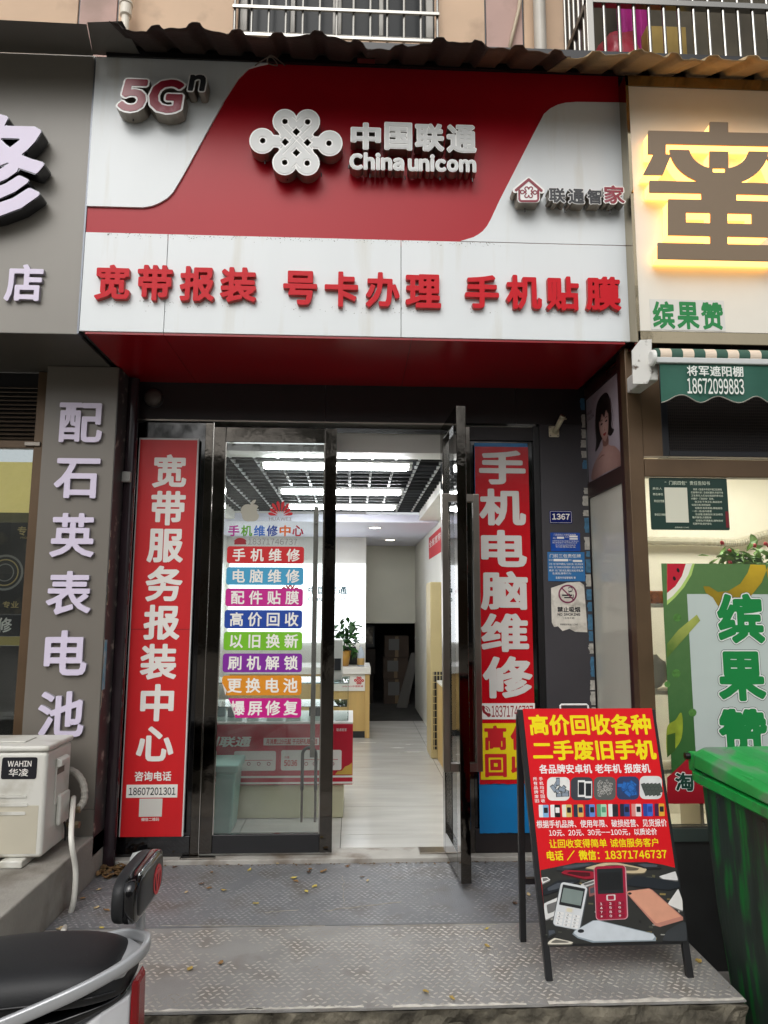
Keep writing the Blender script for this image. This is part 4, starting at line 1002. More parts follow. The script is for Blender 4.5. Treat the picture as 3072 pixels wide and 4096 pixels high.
rs_.add('side_rail', MB().box(SX-0.012, XC-0.0005, YR+0.131, YF-0.008, 2.036, 2.125), m_dkbr, bevel=0.003)
rs_.add('side_rail', MB().box(SX-0.012, XC-0.0005, YR+0.131, YF-0.008, 0.02, 0.329), m_dkbr, bevel=0.003)
rs_.add('side_rail', MB().box(SX-0.012, XC-0.0005, YR+0.131, YF-0.008, 2.645, ZB-0.002), m_dkbr)
# portrait poster
pt = Thing('portrait_poster', 'hair salon poster of a woman with a dark bob high on the side wall', 'poster', (SX, 3.82, 2.13))
u0, u1, v0, v1 = -4.095, -3.55, 2.13, 2.64
pt.add('paper', MB().fbox(FSX, u0, u1, v0, v1, 0.001, 0.003), gradM('poster_mauve', '#b9afb8', '#8d828c', (SX, 3.7, 2.5), 0.5, 0.3))
W, H = u1-u0, v1-v0
def pp(L): return [(u0+W*a, v1-H*b) for a, b in L]
def sm(L): return [tuple(p) for p in smooth_path([(*q, 0) for q in L], 5, True)]
def shp(name, L, mat, c): pt.add(name, MB().fill([[(q[0], q[1]) for q in sm(pp(L))]], FSX, c), mat)
skin = gradM('print_skin', '#b8948b', '#7d5a54', (SX, 3.80, 2.24), 0.28, 0.35); hairm = M('print_hair', '#17100f', 0.4)
shp('shoulders', ((0.10, 0.99), (0.16, 0.84), (0.36, 0.74), (0.46, 0.70), (0.47, 0.56), (0.62, 0.56), (0.64, 0.70), (0.80, 0.76), (0.93, 0.86), (0.97, 0.99), (0.5, 0.985)), skin, 0.0036)
shp('hair', ((0.50, 0.10), (0.34, 0.16), (0.27, 0.36), (0.28, 0.56), (0.24, 0.68), (0.34, 0.66), (0.44, 0.60), (0.60, 0.58), (0.70, 0.62), (0.80, 0.58), (0.73, 0.52), (0.74, 0.30), (0.66, 0.13)), hairm, 0.0040)
shp('face', ((0.50, 0.24), (0.40, 0.33), (0.40, 0.48), (0.46, 0.58), (0.55, 0.635), (0.62, 0.59), (0.66, 0.46), (0.655, 0.32), (0.60, 0.25)), gradM('print_face', '#c9a79d', '#8d655c', (SX, 3.80, 2.40), 0.13, 0.35), 0.0044)
shp('fringe', ((0.36, 0.34), (0.40, 0.20), (0.52, 0.14), (0.64, 0.20), (0.69, 0.36), (0.645, 0.345), (0.60, 0.30), (0.55, 0.37), (0.48, 0.31), (0.43, 0.38)), hairm, 0.0048)
for a in (0.465, 0.60):
    shp('eye', ((a-0.035, 0.425), (a, 0.412), (a+0.035, 0.425), (a, 0.436)), hairm, 0.0050)
    shp('brow', ((a-0.045, 0.39), (a, 0.376), (a+0.045, 0.388), (a, 0.386)), hairm, 0.0050)
shp('nose', ((0.53, 0.45), (0.545, 0.50), (0.525, 0.515), (0.56, 0.515)), M('print_blush', '#a87468', 0.4), 0.0050)
shp('lips', ((0.495, 0.555), (0.53, 0.543), (0.545, 0.548), (0.56, 0.543), (0.59, 0.553), (0.545, 0.578)), M('print_lip', '#96121c', 0.4), 0.0050)
shp('neck_shadow', ((0.47, 0.60), (0.55, 0.645), (0.62, 0.60), (0.635, 0.68), (0.56, 0.70), (0.475, 0.67)), M('print_neck_shadow', '#7d584f', 0.4), 0.0038)
shp('cheek', ((0.41, 0.47), (0.44, 0.50), (0.45, 0.55), (0.43, 0.54)), M('print_cheek', '#b08278', 0.4), 0.0047)
hrn = random.Random(4); strands = MB()
for k in range(46):
    a0 = hrn.uniform(0.30, 0.74); a1 = a0+(a0-0.52)*0.35+hrn.uniform(-0.02, 0.02); b0, b1 = 0.13+abs(a0-0.52)*0.35, hrn.uniform(0.38, 0.64) if (a0 < 0.41 or a0 > 0.655) else hrn.uniform(0.24, 0.33)
    w = 0.0025; strands.fill([pp([(a0-w, b0), (a0+w, b0), ((a0+a1)/2+w+0.004, (b0+b1)/2), (a1+w*0.4, b1), (a1-w*0.4, b1), ((a0+a1)/2-w+0.004, (b0+b1)/2)])], FSX, 0.0052+k*0.000004)
pt.add('hair_strands', strands, M('print_strand', '#3a2a26', 0.35), kind='stuff')
shp('collarbone', ((0.30, 0.80), (0.44, 0.77), (0.52, 0.79), (0.44, 0.785)), M('print_neck_shadow', '#7d584f', 0.4), 0.0040)
mb = MB(); text_mb('HAIR', (u0+W*.02, u0+W*.17, v1-H*.20, v1-H*.165), FSX, 0.0036, r=0, N=40, mb=mb); text_mb('SALON', (u0+W*.02, u0+W*.24, v1-H*.27, v1-H*.23), FSX, 0.0036, r=0, N=40, mb=mb)
pt.add('lettering', mb, M('print_dark', '#3b3033', 0.5))

# light-box sign with haloed character
YQ, XQ = 3.262, 1.408
bs = Thing('light_box_sign', 'cream fruit shop sign with big brown haloed character at the right', 'shop sign', (2.5, YR, ZB))
qx0 = pY(2518, 700, YQ).x; qz1 = pY(2700, 352, YQ).z; qz0 = pY(2700, 1325, YQ).z; qe = 3.6
m_gold = M('mirror_gold_frame', '#a3977e', 0.08, metal=1.0, bump=0.15, bscale=10)
bs.add('light_panel', MB().box(qx0, qe, YQ, YQ+0.02, qz0, qz1), M('cream_panel', '#dcd8cc', 0.35, var=0.02))
bs.add('side_return', MB().box(XQ, qx0-0.001, YQ-0.004, YR+0.3, ZB-0.03, qz1+0.06), m_gold)
bs.add('bottom_frame', MB().box(qx0, qe, YQ-0.004, YQ+0.10, ZB-0.03, qz0-0.001), m_gold, bevel=0.004)
bs.add('top_frame', MB().box(qx0, qe, YQ-0.004, YQ+0.10, qz1+0.001, qz1+0.06), m_gold)
bs.add('box_core', MB().box(qx0, qe, YQ+0.101, YR+0.3, ZB-0.02, qz1+0.05), m_black)
fr = FY(YQ)
def bigchar(grow, Y):
    """the bold character drawn stroke by stroke (left half measured, right half mirrored)."""
    cx = 2876.0
    g = grow
    def fn(X, Yv):
        Yc = Yv-0.022*(X-cx); A = np.abs(X-cx)
        bx = lambda a0, a1, y0, y1: np.maximum(np.maximum(a0-A, A-a1), np.maximum(y0-Yc, Yc-y1))
        d = bx(-9, 37, 488, 545); d = np.minimum(d, bx(-9, 283, 528, 580)); d = np.minimum(d, bx(212, 283, 528, 622))
        drop = np.maximum(np.maximum((A-0.5*(Yc-622))-262, 190-(A-0.42*(Yc-622))), np.maximum(622-Yc, Yc-705)); d = np.minimum(d, drop)
        d = np.minimum(d, bx(-9, 38, 605, 672))
        r = np.hypot(A-14, (Yc-590)*1.25); arc = np.maximum(np.abs(r-145)-40, np.maximum(602-Yc, 25-A)); d = np.minimum(d, arc)
        d = np.minimum(d, np.maximum(np.maximum(A-60, 690-Yc), Yc-760))
        d = np.minimum(d, bx(-9, 278, 728, 775)); d = np.minimum(d, np.maximum(A-70, np.maximum(700-Yc, Yc-800)))
        box_ = np.maximum(bx(-9, 203, 800, 945), -bx(-9, 132, 852, 893)); d = np.minimum(d, box_)
        d = np.minimum(d, bx(-9, 34, 770, 1000)); d = np.minimum(d, bx(-9, 245, 976, 1040))
        return d-g
    L = sdf_shape(fn, (2570, 3182, 470, 1070), 200, 0, 0.0012)
    return [[(lambda q: (q.x, q.z))(pY(x, y, Y)) for x, y in l] for l in L]
big = bs.add('letter', MB().fill(bigchar(0, YQ-0.085), fr, 0.078, 0.085), M('brown_letter_face', '#786650', 0.45))
bs.add('glowing_return', MB().fill(bigchar(-3, YQ-0.085), fr, 0.012, 0.0775), M('warm_glow', '#f0b860', emit=(1.0, 0.58, 0.18), estr=1.35), parent=big)
mb = MB()
lab = bs.add('name_sticker', MB().fbox(fr, *rY(2600, 1200, 2898, 1322, YQ), 0.0008, 0.002), M('sticker_grey_white', '#cfcfca', 0.4))
for i, ch in enumerate('缤果赞'):
    mb.fill(fit(glyph(ch, 0.034, 96), rY(2610+i*97, 1206+i*2, 2698+i*97, 1316+i*2, YQ)), fr, 0.0026)
bs.add('lettering', mb, M('print_green', '#0c7a3a', 0.4), parent=lab)

# black mesh transom, beam, window
FR = FY(YR)
mx0 = pY(2648, 1700, YR).x; mz0, mz1 = pY(2860, 1826, YR).z, ZB-0.03
fm = M('blue_black_frame', '#16181d', 0.35)
for a in ((mx0, mx0+0.035, mz0, mz1), (mx0+0.0355, 3.5, mz0, mz0+0.03), (mx0+0.0355, 3.5, mz1-0.03, mz1)): rs_.add('transom_frame', MB().box(a[0], a[1], YR+0.005, YR+0.05, a[2], a[3]), fm, bevel=0.003)
rs_.add('transom_back', MB().box(mx0, 3.5, YR+0.06, YR+0.07, mz0, mz1), m_black)
mesh_mb = MB()
for k in range(30):
    z = mz0+0.03+(mz1-mz0-0.06)*(k+0.5)/30; mesh_mb.box(mx0+0.036, 3.5, YR+0.030, YR+0.033, z-0.0018, z+0.0018)
for k in range(150):
    x = mx0+0.036+0.011*k; mesh_mb.box(x-0.0018, x+0.0018, YR+0.0335, YR+0.036, mz0+0.031, mz1-0.031)
rs_.add('wire_mesh', mesh_mb, M('mesh_brown', '#2a211c', 0.5), kind='stuff')
rs_.add('post_infill', MB().box(xc1+0.001, mx0-0.001, YR+0.004, YR+0.06, mz0, ZB-0.03), m_bronze)
bz0, bz1 = pY(2830, 1908, YR).z, pY(2830, 1838, YR).z
rs_.add('beam', MB().box(xc1+0.001, 3.5, YR-0.002, YR+0.06, bz0, bz1), m_bronze, bevel=0.004)
rs_.add('pane', MB().box(xc1+0.001, 3.5, YR+0.02, YR+0.026, 0.36, bz0-0.001), glassM('fruit_shop_glass', film=0.02))
rs_.add('base_wall', MB().box(xc1+0.001, 3.5, YR-0.001, YR+0.06, STREET, 0.358), M('base_dark_stone', '#2c2d2c', 0.5, var=0.2, scale=6))
rs_.add('sill_strip', MB().box(xc1+0.002, 3.5, YR-0.012, YR-0.002, 0.30, 0.357), M('sill_green_grey', '#3f4b46', 0.5))
m_fw = M('fruit_shop_wall', '#e9e2d2', 0.6)
structure('fruit_shop_back_wall', MB().box(XC+0.06, 3.6, 4.9, 5.0, 0, 2.6), m_fw)
structure('fruit_shop_side_wall', MB().box(XC+0.051, XC+0.06, YR+0.08, 4.9, 0, 2.6), m_fw)
structure('fruit_shop_far_wall', MB().box(3.5, 3.6, YR+0.08, 4.9, 0, 2.6), m_fw)
structure('fruit_shop_ceiling', MB().box(XC+0.061, 3.5, YR+0.08, 4.9, 2.45, 2.55), m_fw)
structure('fruit_shop_floor', MB().box(XC+0.061, 3.5, YR+0.08, 4.9, -0.05, 0.0), m_fw)
t = Thing('ceiling_lamp', 'lit ceiling panel inside the fruit shop, glimpsed at window top', 'lamp', (2.4, 4.2, 2.45))
t.add('housing', MB().box(1.8, 3.2, 3.95, 4.45, 2.43, 2.449), m_cap)
t.add('diffuser', MB().box(1.83, 3.17, 3.98, 4.42, 2.42, 2.4295), M('lit_diffuser', '#ffffff', emit=(1, 0.95, 0.86), estr=8.0))

# notice on the fruit shop glass
gx0, gx1, gz0, gz1 = rY(2600, 1912, 2912, 2120, YR+0.015)
FN = FY(YR+0.016)
t = Thing('window_notice', 'dark green notice board on fruit shop glass with blank white card', 'notice', ((gx0+gx1)/2, YR+0.016, gz0))
t.add('board', MB().fill([rrect(gx0, gx1, gz0, gz1, 0.008)], FN, 0.0, 0.003), M('notice_green', '#16332b', 0.4))
Wn, Hn = gx1-gx0, gz1-gz0
def nr(a, b, c, d): return (gx0+Wn*a, gx0+Wn*c, gz1-Hn*d, gz1-Hn*b)
t.add('card', MB().fbox(FN, *nr(.19, .19, .48, .86), 0.0035, 0.005), M('card_cream', '#c9c8b6', 0.5))
for tx, a, b, c, d in (('“门前四包”责任告知书', .2, .06, .78, .14), ('责任人', .04, .19, .16, .235), ('责任单位', .04, .30, .17, .345), ('责任区范围', .05, .43, .18, .475), ('责任区示意图', .05, .69, .19, .735),
                       ('根据《宜昌市市容环境卫生责任', .56, .20, .93, .24), ('区管理办法》及相关要求,市容环境', .53, .26, .94, .30), ('卫生责任人应当在规定的责任区', .53, .32, .94, .36), ('内履行“门前四包”职责。', .53, .38, .82, .42), ('包卫生:干净卫生,清运及时', .57, .44, .92, .48), ('垃圾分类,规范投放', .53, .50, .77, .54),
                       ('包秩序:有序停放,停放规范', .57, .56, .92, .60), ('一店一招,店内经营', .53, .62, .78, .66), ('包设施:设施完好,安全规范', .57, .68, .92, .72), ('整齐美观,方便耐用', .53, .74, .77, .78), ('包绿化:环境美化,植物良好', .57, .80, .92, .84), ('无破坏绿,保护绿化', .53, .86, .77, .90), ('监督电话 12345', .3, .94, .48, .965)):
    t.add('lettering', text_mb(tx, nr(a, b, c, d), FN, 0.0036, r=0.006, N=40), M('notice_cream_print', '#c8cdb8', 0.5))
t.add('red_tab', MB().fbox(FN, *nr(.955, .64, .995, .95), 0.0035, 0.0045), M('tab_red', '#6d1420', 0.4))

# fruit poster on the glass
YO = YR+0.012; FO = FY(YO)
def o2(px, py): p = pY(px, py, YO); return (p.x, p.z)
t = Thing('fruit_poster', 'green fruit poster with watermelon, banana and three green characters on glass', 'poster', (1.9, YO, 0.36))
ox0 = o2(2667, 2700)[0]; oz1 = o2(2700, 2254)[1]; oz0 = o2(2700, 3215)[1]
t.add('paper', MB().fbox(FO, ox0, 2.25, oz0, oz1, 0.0, 0.0015), gradM('poster_green', '#5a7a4a', '#2f5a2e', (1.7, YO, 1.7), 1.1, 0.3))
wp = t.add('white_field', MB().fbox(FO, o2(2765, 2700)[0], 2.25, o2(2764, 3060)[1], o2(2764, 2376)[1], 0.0018, 0.0024), M('poster_white', '#b3bdb9', 0.15, var=0.05, scale=2))
def op(name, pts, mat, c, parent=None, smth=False):
    L = [o2(*p) for p in pts]
    if smth: L = [(q[0], q[1]) for q in smooth_path([(*p, 0) for p in L], 6, True)]
    t.add(name, MB().fill([L], FO, c), mat, parent=parent)
op('melon_rind', ((2667, 2255), (2778, 2255), (2765, 2300), (2735, 2350), (2700, 2390), (2667, 2420)), M('melon_rind', '#a8c46a', 0.4), 0.0020)
op('melon_white', ((2667, 2255), (2768, 2255), (2752, 2300), (2722, 2348), (2690, 2384), (2667, 2402)), M('melon_white', '#dcd8cc', 0.4), 0.0026)
op('melon_flesh', ((2667, 2255), (2742, 2255), (2726, 2305), (2700, 2345), (2667, 2372)), M('melon_flesh', '#b3152c', 0.4), 0.0032)
for px, py in ((2711, 2281), (2696, 2314)): op('seed', [(px+6*math.cos(a)+2*math.sin(a), py+9*math.sin(a)) for a in (k*math.pi/5 for k in range(10))], m_black, 0.0038)
op('banana', ((2812, 2345), (2822, 2372), (2850, 2390), (2880, 2440), (2930, 2440), (2990, 2400), (3045, 2330), (3072, 2262), (3180, 2262), (3170, 2420), (3090, 2410), (3060, 2260), (3000, 2258), (2990, 2290), (2960, 2335), (2910, 2365), (2870, 2368), (2835, 2346)), gradM('banana_yellow', '#d9b42a', '#8a7414', (2.0, YO, 1.72), 0.3), 0.0032)
op('cane', ((2667, 2575), (2712, 2520), (2786, 2458), (2800, 2482), (2730, 2560), (2667, 2632)), gradM('cane_green', '#b0b45a', '#4d6a2a', (1.62, YO, 1.36), 0.2), 0.0032)
for px, py, r in ((2708, 2470, 16), (2704, 2694, 17), (2769, 2850, 16), (2668, 2737, 12)): op('pea', [(px+r*math.cos(a), py+r*math.sin(a)) for a in (k*math.pi/8 for k in range(16))], M('pea_green', '#4f7d3c', 0.3, var=0.3, scale=60), 0.0034)
op('leaf', ((2667, 2910), (2700, 2880), (2723, 2850), (2730, 2900), (2722, 2960), (2690, 3005), (2667, 3020)), M('leaf_yellow_green', '#8a9a2e', 0.4, var=0.3, scale=12), 0.0034, smth=True)
op('leaf', ((2667, 2940), (2700, 2930), (2700, 3000), (2667, 3030)), M('leaf_dark_green', '#33521f', 0.4), 0.0037)
op('red_field', ((2667, 3110), (2722, 3060), (2760, 3020), (2830, 3000), (2830, 3214), (2667, 3214)), M('poster_red', '#9a1424', 0.4), 0.0032)
mo, mi, mg = M('print_black', '#26302c', 0.4), M('print_white', '#d5d8d4', 0.4), M('print_green', '#0c7a3a')
for ch, *b in (('缤', 2861, 2368, 3060, 2580), ('果', 2864, 2598, 3065, 2811), ('赞', 2868, 2827, 3075, 3050)):
    rr = rY(*b, YO); Lk = glyph(ch, 0.075, 96); ref = bbox(Lk)
    lo = t.add('letter', MB().fill(fit(Lk, rr, ref), FO, 0.0038), mo)
    t.add('outline', MB().fill(fit(glyph(ch, 0.066, 96), rr, ref), FO, 0.0042), mi, parent=lo)
    t.add('face', MB().fill(fit(glyph(ch, 0.042, 96), rr, ref), FO, 0.0046), mg, parent=lo)
rr = rY(2696, 3086, 2775, 3166, YO); Lk = glyph('淘', 0.07, 64); ref = bbox(Lk)
lo = t.add('letter', MB().fill(fit(Lk, rr, ref), FO, 0.0038), mi); t.add('face', MB().fill(fit(glyph('淘', 0.03, 64), rr, ref), FO, 0.0044), M('print_dark_green', '#123c30', 0.4), parent=lo)

# awning over the fruit shop
YA = 3.16; FA = FY(YA)
aw = Thing('roller_awning', 'rolled green striped awning with printed valance over the fruit shop', 'awning', (2.4, YR, 2.5))
ap = [pY(*p, YA+0.02) for p in ((2528, 1402), (2560, 1360), (2607, 1357), (2606, 1500), (2590, 1536), (2532, 1534))]
m_aw = M('spotted_white_enamel', '#cfcec8', 0.45, dirt='#4a3a2a', dirt_amt=0.05, dirt_scale=24)
aw.add('end_plate', MB().fill([[(p.x, p.z) for p in ap]], FA, -0.028, -0.02), m_aw, bevel=0.002)
rc = pY(2625, 1432, YA)
aw.add('wall_bracket', MB().box(rc.x-0.05, rc.x+0.02, YA+0.03, YR+0.004, rc.z-0.10, rc.z-0.02), m_aw, bevel=0.006)
aw.add('end_cap', MB().lathe(Fr((rc.x-0.012, YA, rc.z), (0, 1, 0), (0, 0, 1), (-1, 0, 0)), [(0.038, 0), (0.038, 0.012), (0.03, 0.018), (0.001, 0.018)], 24), m_white)
def stripes():
    if 'stripe' in MATS: return MATS['stripe']
    m = M('stripe', '#000000', 0.8); nt = m.node_tree; b = nt.nodes['Principled BSDF']
    g = nt.nodes.new('ShaderNodeNewGeometry'); sx = nt.nodes.new('ShaderNodeSeparateXYZ'); nt.links.new(g.outputs['Position'], sx.inputs[0])
    md = nt.nodes.new('ShaderNodeMath'); md.operation = 'PINGPONG'; md.inputs[1].default_value = 0.055; nt.links.new(sx.outputs[0], md.inputs[0])
    gt = nt.nodes.new('ShaderNodeMath'); gt.operation = 'GREATER_THAN'; gt.inputs[1].default_value = 0.0275; nt.links.new(md.outputs[0], gt.inputs[0])
    mx = nt.nodes.new('ShaderNodeMix'); mx.data_type = 'RGBA'; mx.inputs[6].default_value = (*lin('#35584b'), 1); mx.inputs[7].default_value = (*lin('#d8c8b4'), 1)
    nt.links.new(gt.outputs[0], mx.inputs[0]); nt.links.new(mx.outputs[2], b.inputs['Base Color']); return m
aw.add('rolled_fabric', MB().cyl((rc.x, YA+0.03, rc.z+0.022), (3.5, YA+0.03, rc.z+0.022), 0.036, seg=24), stripes())
aw.add('front_bar', MB().box(rc.x-0.01, 3.5, YA-0.02, YA+0.008, rc.z-0.030, rc.z+0.0), M('white_aluminium', '#c9cbc8', 0.35, metal=0.4), bevel=0.005)
zt_, nn = rc.z-0.031, 160
va = MB(); tp, bt = [], []
for i in range(nn+1):
    x = rc.x+0.012+(3.5-rc.x)*i/nn; px_ = (x-rc.x)/(3.5-rc.x)
    wob = 0.010*math.sin(x*23)+0.006*mn.noise(Vector((x*9, 0, 0)))
    zb_ = pY(2700, 1598, YA).z+0.017*math.cos((x-rc.x)*2*math.pi/0.185+math.pi*0.9)
    tp.append((x, YA-0.008, zt_)); bt.append((x, YA-0.012+wob, zb_))
for a, b in zip(zip(tp, bt), zip(tp[1:], bt[1:])): va.quad(a[0], b[0], b[1], a[1])
vo = aw.add('valance', va, M('valance_green', '#1f5243', 0.75, var=0.12, scale=5, bump=0.2, bscale=20), smooth=True)
aw.add('piping', MB().tube([(p[0], p[1]-0.001, p[2]) for p in bt], 0.003, 6), M('piping_grey', '#8a887e', 0.7), parent=vo)
def valtext(tx, box, r):
    mb = text_mb(tx, rY(*box, YA-0.02), FY(YA-0.02), 0.002, r=r, N=64)
    return mb
aw.add('lettering', valtext('将军遮阳棚', (2747, 1464, 2972, 1506), 0.016), M('valance_white', '#d9ddd6', 0.6), parent=vo)
aw.add('lettering', valtext('18672099883', (2748, 1514, 2975, 1577), 0.014), M('valance_white', '#d9ddd6', 0.6), parent=vo)

# ================================================================== CORRUGATED EAVE
def rust_mat(name, base, dirt, amt, sc=3): return M(name, base, 0.8, var=0.35, scale=6, dirt=dirt, dirt_amt=amt, dirt_scale=sc, bump=0.3, bscale=40)
m_rust = rust_mat('sooty_rust_sheet', '#3c2c23', '#15100d', 0.75)
m_rust2 = rust_mat('brown_rust_sheet', '#5a3e2b', '#1b1410', 0.6)
m_beige = rust_mat('beige_rusted_sheet', '#a08a66', '#4a3828', 0.42)
ev = Thing('corrugated_eave', 'rusty corrugated metal eave running over the red and cream signs', 'eave', (0.9, YS, ZT))
pitch = 0.19
def prof(x):
    t = (x/pitch) % 1.0
    return 0.027*max(0.0, min(1.0, (abs(t-0.5)-0.30)/0.09))
def eave_pt(x, s):
    zf = 4.045-0.018*(x+1.0); zbk = 4.232-0.012*(x+1.0)
    yf = 2.97+0.05*mn.noise(Vector((x*3.3, 0, 0)))+0.018*mn.noise(Vector((x*14, 1, 0)))
    sag = -0.028*max(0, 1-abs((x-0.02)/0.28))-0.02*max(0, 1-abs((x-0.9)/0.3))
    y = YS-0.02+(yf-YS+0.02)*s; z = zbk+(zf-zbk)*s+prof(x)+sag*s*1.0+0.006*mn.noise(Vector((x*6, s*2, 4)))*s
    return Vector((x, y, z))
sheets = [(-1.16, -0.40, m_rust), (-0.42, 0.06, m_rust), (0.04, 0.62, m_rust), (0.60, 1.02, m_rust2), (1.0, 1.62, m_beige), (1.60, 2.3, m_beige), (2.28, 3.4, m_beige)]
for k, (a, b, mt) in enumerate(sheets):
    n = int((b-a)/0.012); mb = MB(); rows = 9
    for j in range(rows):
        for i in range(n+1):
            p = eave_pt(a+(b-a)*i/n, j/(rows-1)); p.z += 0.003*(k % 2); mb.v.append(p)
    for j in range(rows-1):
        for i in range(n):
            q = j*(n+1)+i; mb.f.append((q, q+1, q+n+2, q+n+1))
    o = ev.add('roofing_sheet', mb, mt, smooth=True)
    sol = o.modifiers.new('thickness', 'SOLIDIFY'); sol.thickness = 0.003
ev.add('closure_board', MB().box(-1.3, 3.4, YS-0.034, YS-0.022, ZT-0.012, ZT+0.12), m_black)
ev.add('batten', MB().box(-1.3, 3.4, YS+0.001, YS+0.05, ZT+0.001, ZT+0.05), m_black)
ev.add('purlin', MB().bar(pY(1430, 232, 3.2), pY(1500, 236, 3.2), 0.03, 0.03), m_sat)
wire = smooth_path([pY(1020, 262, 3.31), pY(1080, 228, 3.25), pY(1110, 262, 3.3), pY(1070, 250, 3.22), pY(1085, 222, 3.2), pY(1140, 262, 3.33)], 8)
ev.add('dangling_wire', MB().tube(wire, 0.003, 6), M('grey_wire', '#6b635a', 0.6), smooth=True)

# ================================================================== UPPER BUILDING
YB = 4.35; FBd = FY(YB)
bld = Thing('apartment_building', 'peach rendered apartment block with barred window above the shop signs', 'building', (0, YB, 4.2))
bx_ = [pY(x, 90, YB).x for x in (312, 468, 955, 1735, 1942, 2093)]
m_peach = M('peach_render', '#c9ac90', 0.75, var=0.07, scale=2.5, dirt='#a98f78', dirt_amt=0.2, dirt_scale=3)
m_pink = M('pinkish_render', '#b3958b', 0.75, var=0.07, scale=2.5, dirt='#9c8378', dirt_amt=0.25, dirt_scale=3)
wz = pY(1300, 152, YB).z
ed = [-5.0]+bx_[:2]+[bx_[2]]
def wallp(a, b, z0, z1, mt): bld.add('wall_panel', MB().box(a+0.006, b-0.006, YB, YB+0.06, z0, z1), mt, bevel=0.004)
wallp(-5, bx_[0], 4.0, 7.6, m_peach); wallp(bx_[0], bx_[1], 4.0, 7.6, m_pink); wallp(bx_[1], bx_[2], 4.0, 7.6, m_peach)
wallp(bx_[2], bx_[3], 4.0, wz, m_peach); wallp(bx_[2], bx_[3], wz+1.5, 7.6, m_peach)
wallp(bx_[3], bx_[4], 4.0, 7.6, m_peach); wallp(bx_[4], bx_[5], 4.0, 7.6, m_pink); wallp(bx_[5], 5, 4.0, 7.6, m_peach)
bld.add('backing', MB().box(-5, 5, YB+0.2, YB+0.3, 2.8, 7.6), m_black)
bld.add('joint_fill', MB().box(-5, bx_[2]-0.002, YB+0.012, YB+0.07, 4.0, 7.6), m_black); bld.add('joint_fill', MB().box(bx_[3]+0.002, 5, YB+0.012, YB+0.07, 4.0, 7.6), m_black)
m_wf = M('aged_window_frame', '#a9a69e', 0.5)
wn = bld.add('window', MB().box(bx_[2], bx_[3], YB+0.03, YB+0.08, wz, wz+0.06), m_wf, bevel=0.004)
for a, b, c, d in ((bx_[2], bx_[2]+0.05, wz+0.061, wz+1.5), (bx_[3]-0.05, bx_[3], wz+0.061, wz+1.5), ((bx_[2]+bx_[3])/2-0.03, (bx_[2]+bx_[3])/2+0.03, wz+0.061, wz+1.5), (bx_[2]+0.35, bx_[2]+0.38, wz+0.061, wz+1.5), (bx_[3]-0.38, bx_[3]-0.35, wz+0.061, wz+1.5)):
    bld.add('window_bar', MB().box(a, b, YB+0.03, YB+0.08, c, d), m_wf, parent=wn, bevel=0.004)
bld.add('window_pane', MB().box(bx_[2]+0.05, bx_[3]-0.05, YB+0.09, YB+0.095, wz+0.06, wz+1.5), M('dark_window_glass', '#1d2123', 0.25, spec=0.15), parent=wn)
gd = Thing('window_guard', 'steel bar guard over the upstairs window, centre top', 'window guard', (0, YB-0.02, wz-0.05))
m_ss = M('stainless_tube', '#8f8d88', 0.25, metal=1.0)
m_wf = M('aged_window_frame', '#a9a69e', 0.5)
gx0_, gx1_ = bx_[2]-0.02, bx_[3]+0.02; nb = 13
for i in range(nb):
    x = gx0_+(gx1_-gx0_)*i/(nb-1); gd.add('bar', MB().cyl((x, YB-0.05, wz-0.06), (x, YB-0.05, wz+1.5), 0.0095, seg=10), m_ss)
for z in (pY(1300, 48, YB-0.05).z, wz-0.055, wz+1.2): gd.add('rail', MB().box(gx0_-0.012, gx1_+0.012, YB-0.075, YB-0.06, z-0.012, z+0.012), m_ss, bevel=0.002)
def pipe(px, r, mat, lab, Y=YB-0.09, collar=None):
    x = pY(px, 60, Y).x; t = Thing('drain_pipe', lab, 'pipe', (x, Y, 4.25))
    t.add('pipe', MB().cyl((x, Y, 4.25), (x, Y, 7.5), r, seg=18), mat, smooth=False)
    for z in ([pY(px, collar, Y).z] if collar else []): t.add('collar', MB().lathe(Fr((x, Y, z), (1, 0, 0), (0, 1, 0), (0, 0, 1)), [(r+0.001, -0.05), (r+0.012, -0.04), (r+0.012, 0.035), (r+0.018, 0.04), (r+0.018, 0.055), (r+0.001, 0.06)], 18), mat)
m_pvc = M('aged_pvc', '#d9d2c2', 0.45, var=0.08, scale=6)
pipe(503, 0.026, m_pvc, 'thin white drain pipe with collar on the wall at upper left', collar=42)
pipe(2158, 0.042, M('grey_pvc', '#b9b3a8', 0.45, var=0.1, scale=5), 'thick pale drain pipe beside the balcony cage')
single('conduit', 'slanting pale flexible conduit on the wall left of the thick pipe', 'conduit', MB().tube([pY(2085, -40, YB-.03), pY(2075, 40, YB-.03), pY(2050, 140, YB-.03), pY(2035, 210, YB-.03)], 0.013, 10), M('conduit_beige', '#b3a48c', 0.6), pY(2050, 180, YB-.03), smooth=True)
# balcony cage
YG = 3.80
c0 = pY(2362, 218, YG); zr = c0.z; cgx = c0.x
cg = Thing('balcony_cage', 'stainless steel balcony security cage at the upper right', 'balcony cage', (2.6, YG, zr))
cg.add('corner_post', MB().box(cgx-0.022, cgx+0.022, YG-0.022, YG+0.022, zr, zr+1.6), m_ss, bevel=0.003)
def cbar(p, q, w): return MB().bar(p, q, w, w)
for z in (zr-0.022, zr+0.36, zr+1.2):
    cg.add('rail', MB().box(cgx-0.022, 4.2, YG-0.021, YG+0.021, z-0.02, z+0.02), m_ss, bevel=0.003)
    cg.add('rail', MB().box(cgx-0.02, cgx+0.02, YG+0.023, YB-0.005, z-0.02, z+0.02), m_ss, bevel=0.003)
for i in range(1, 26): cg.add('bar', MB().cyl((cgx+0.094*i, YG, zr), (cgx+0.094*i, YG, zr+1.6), 0.011, seg=10), m_ss)
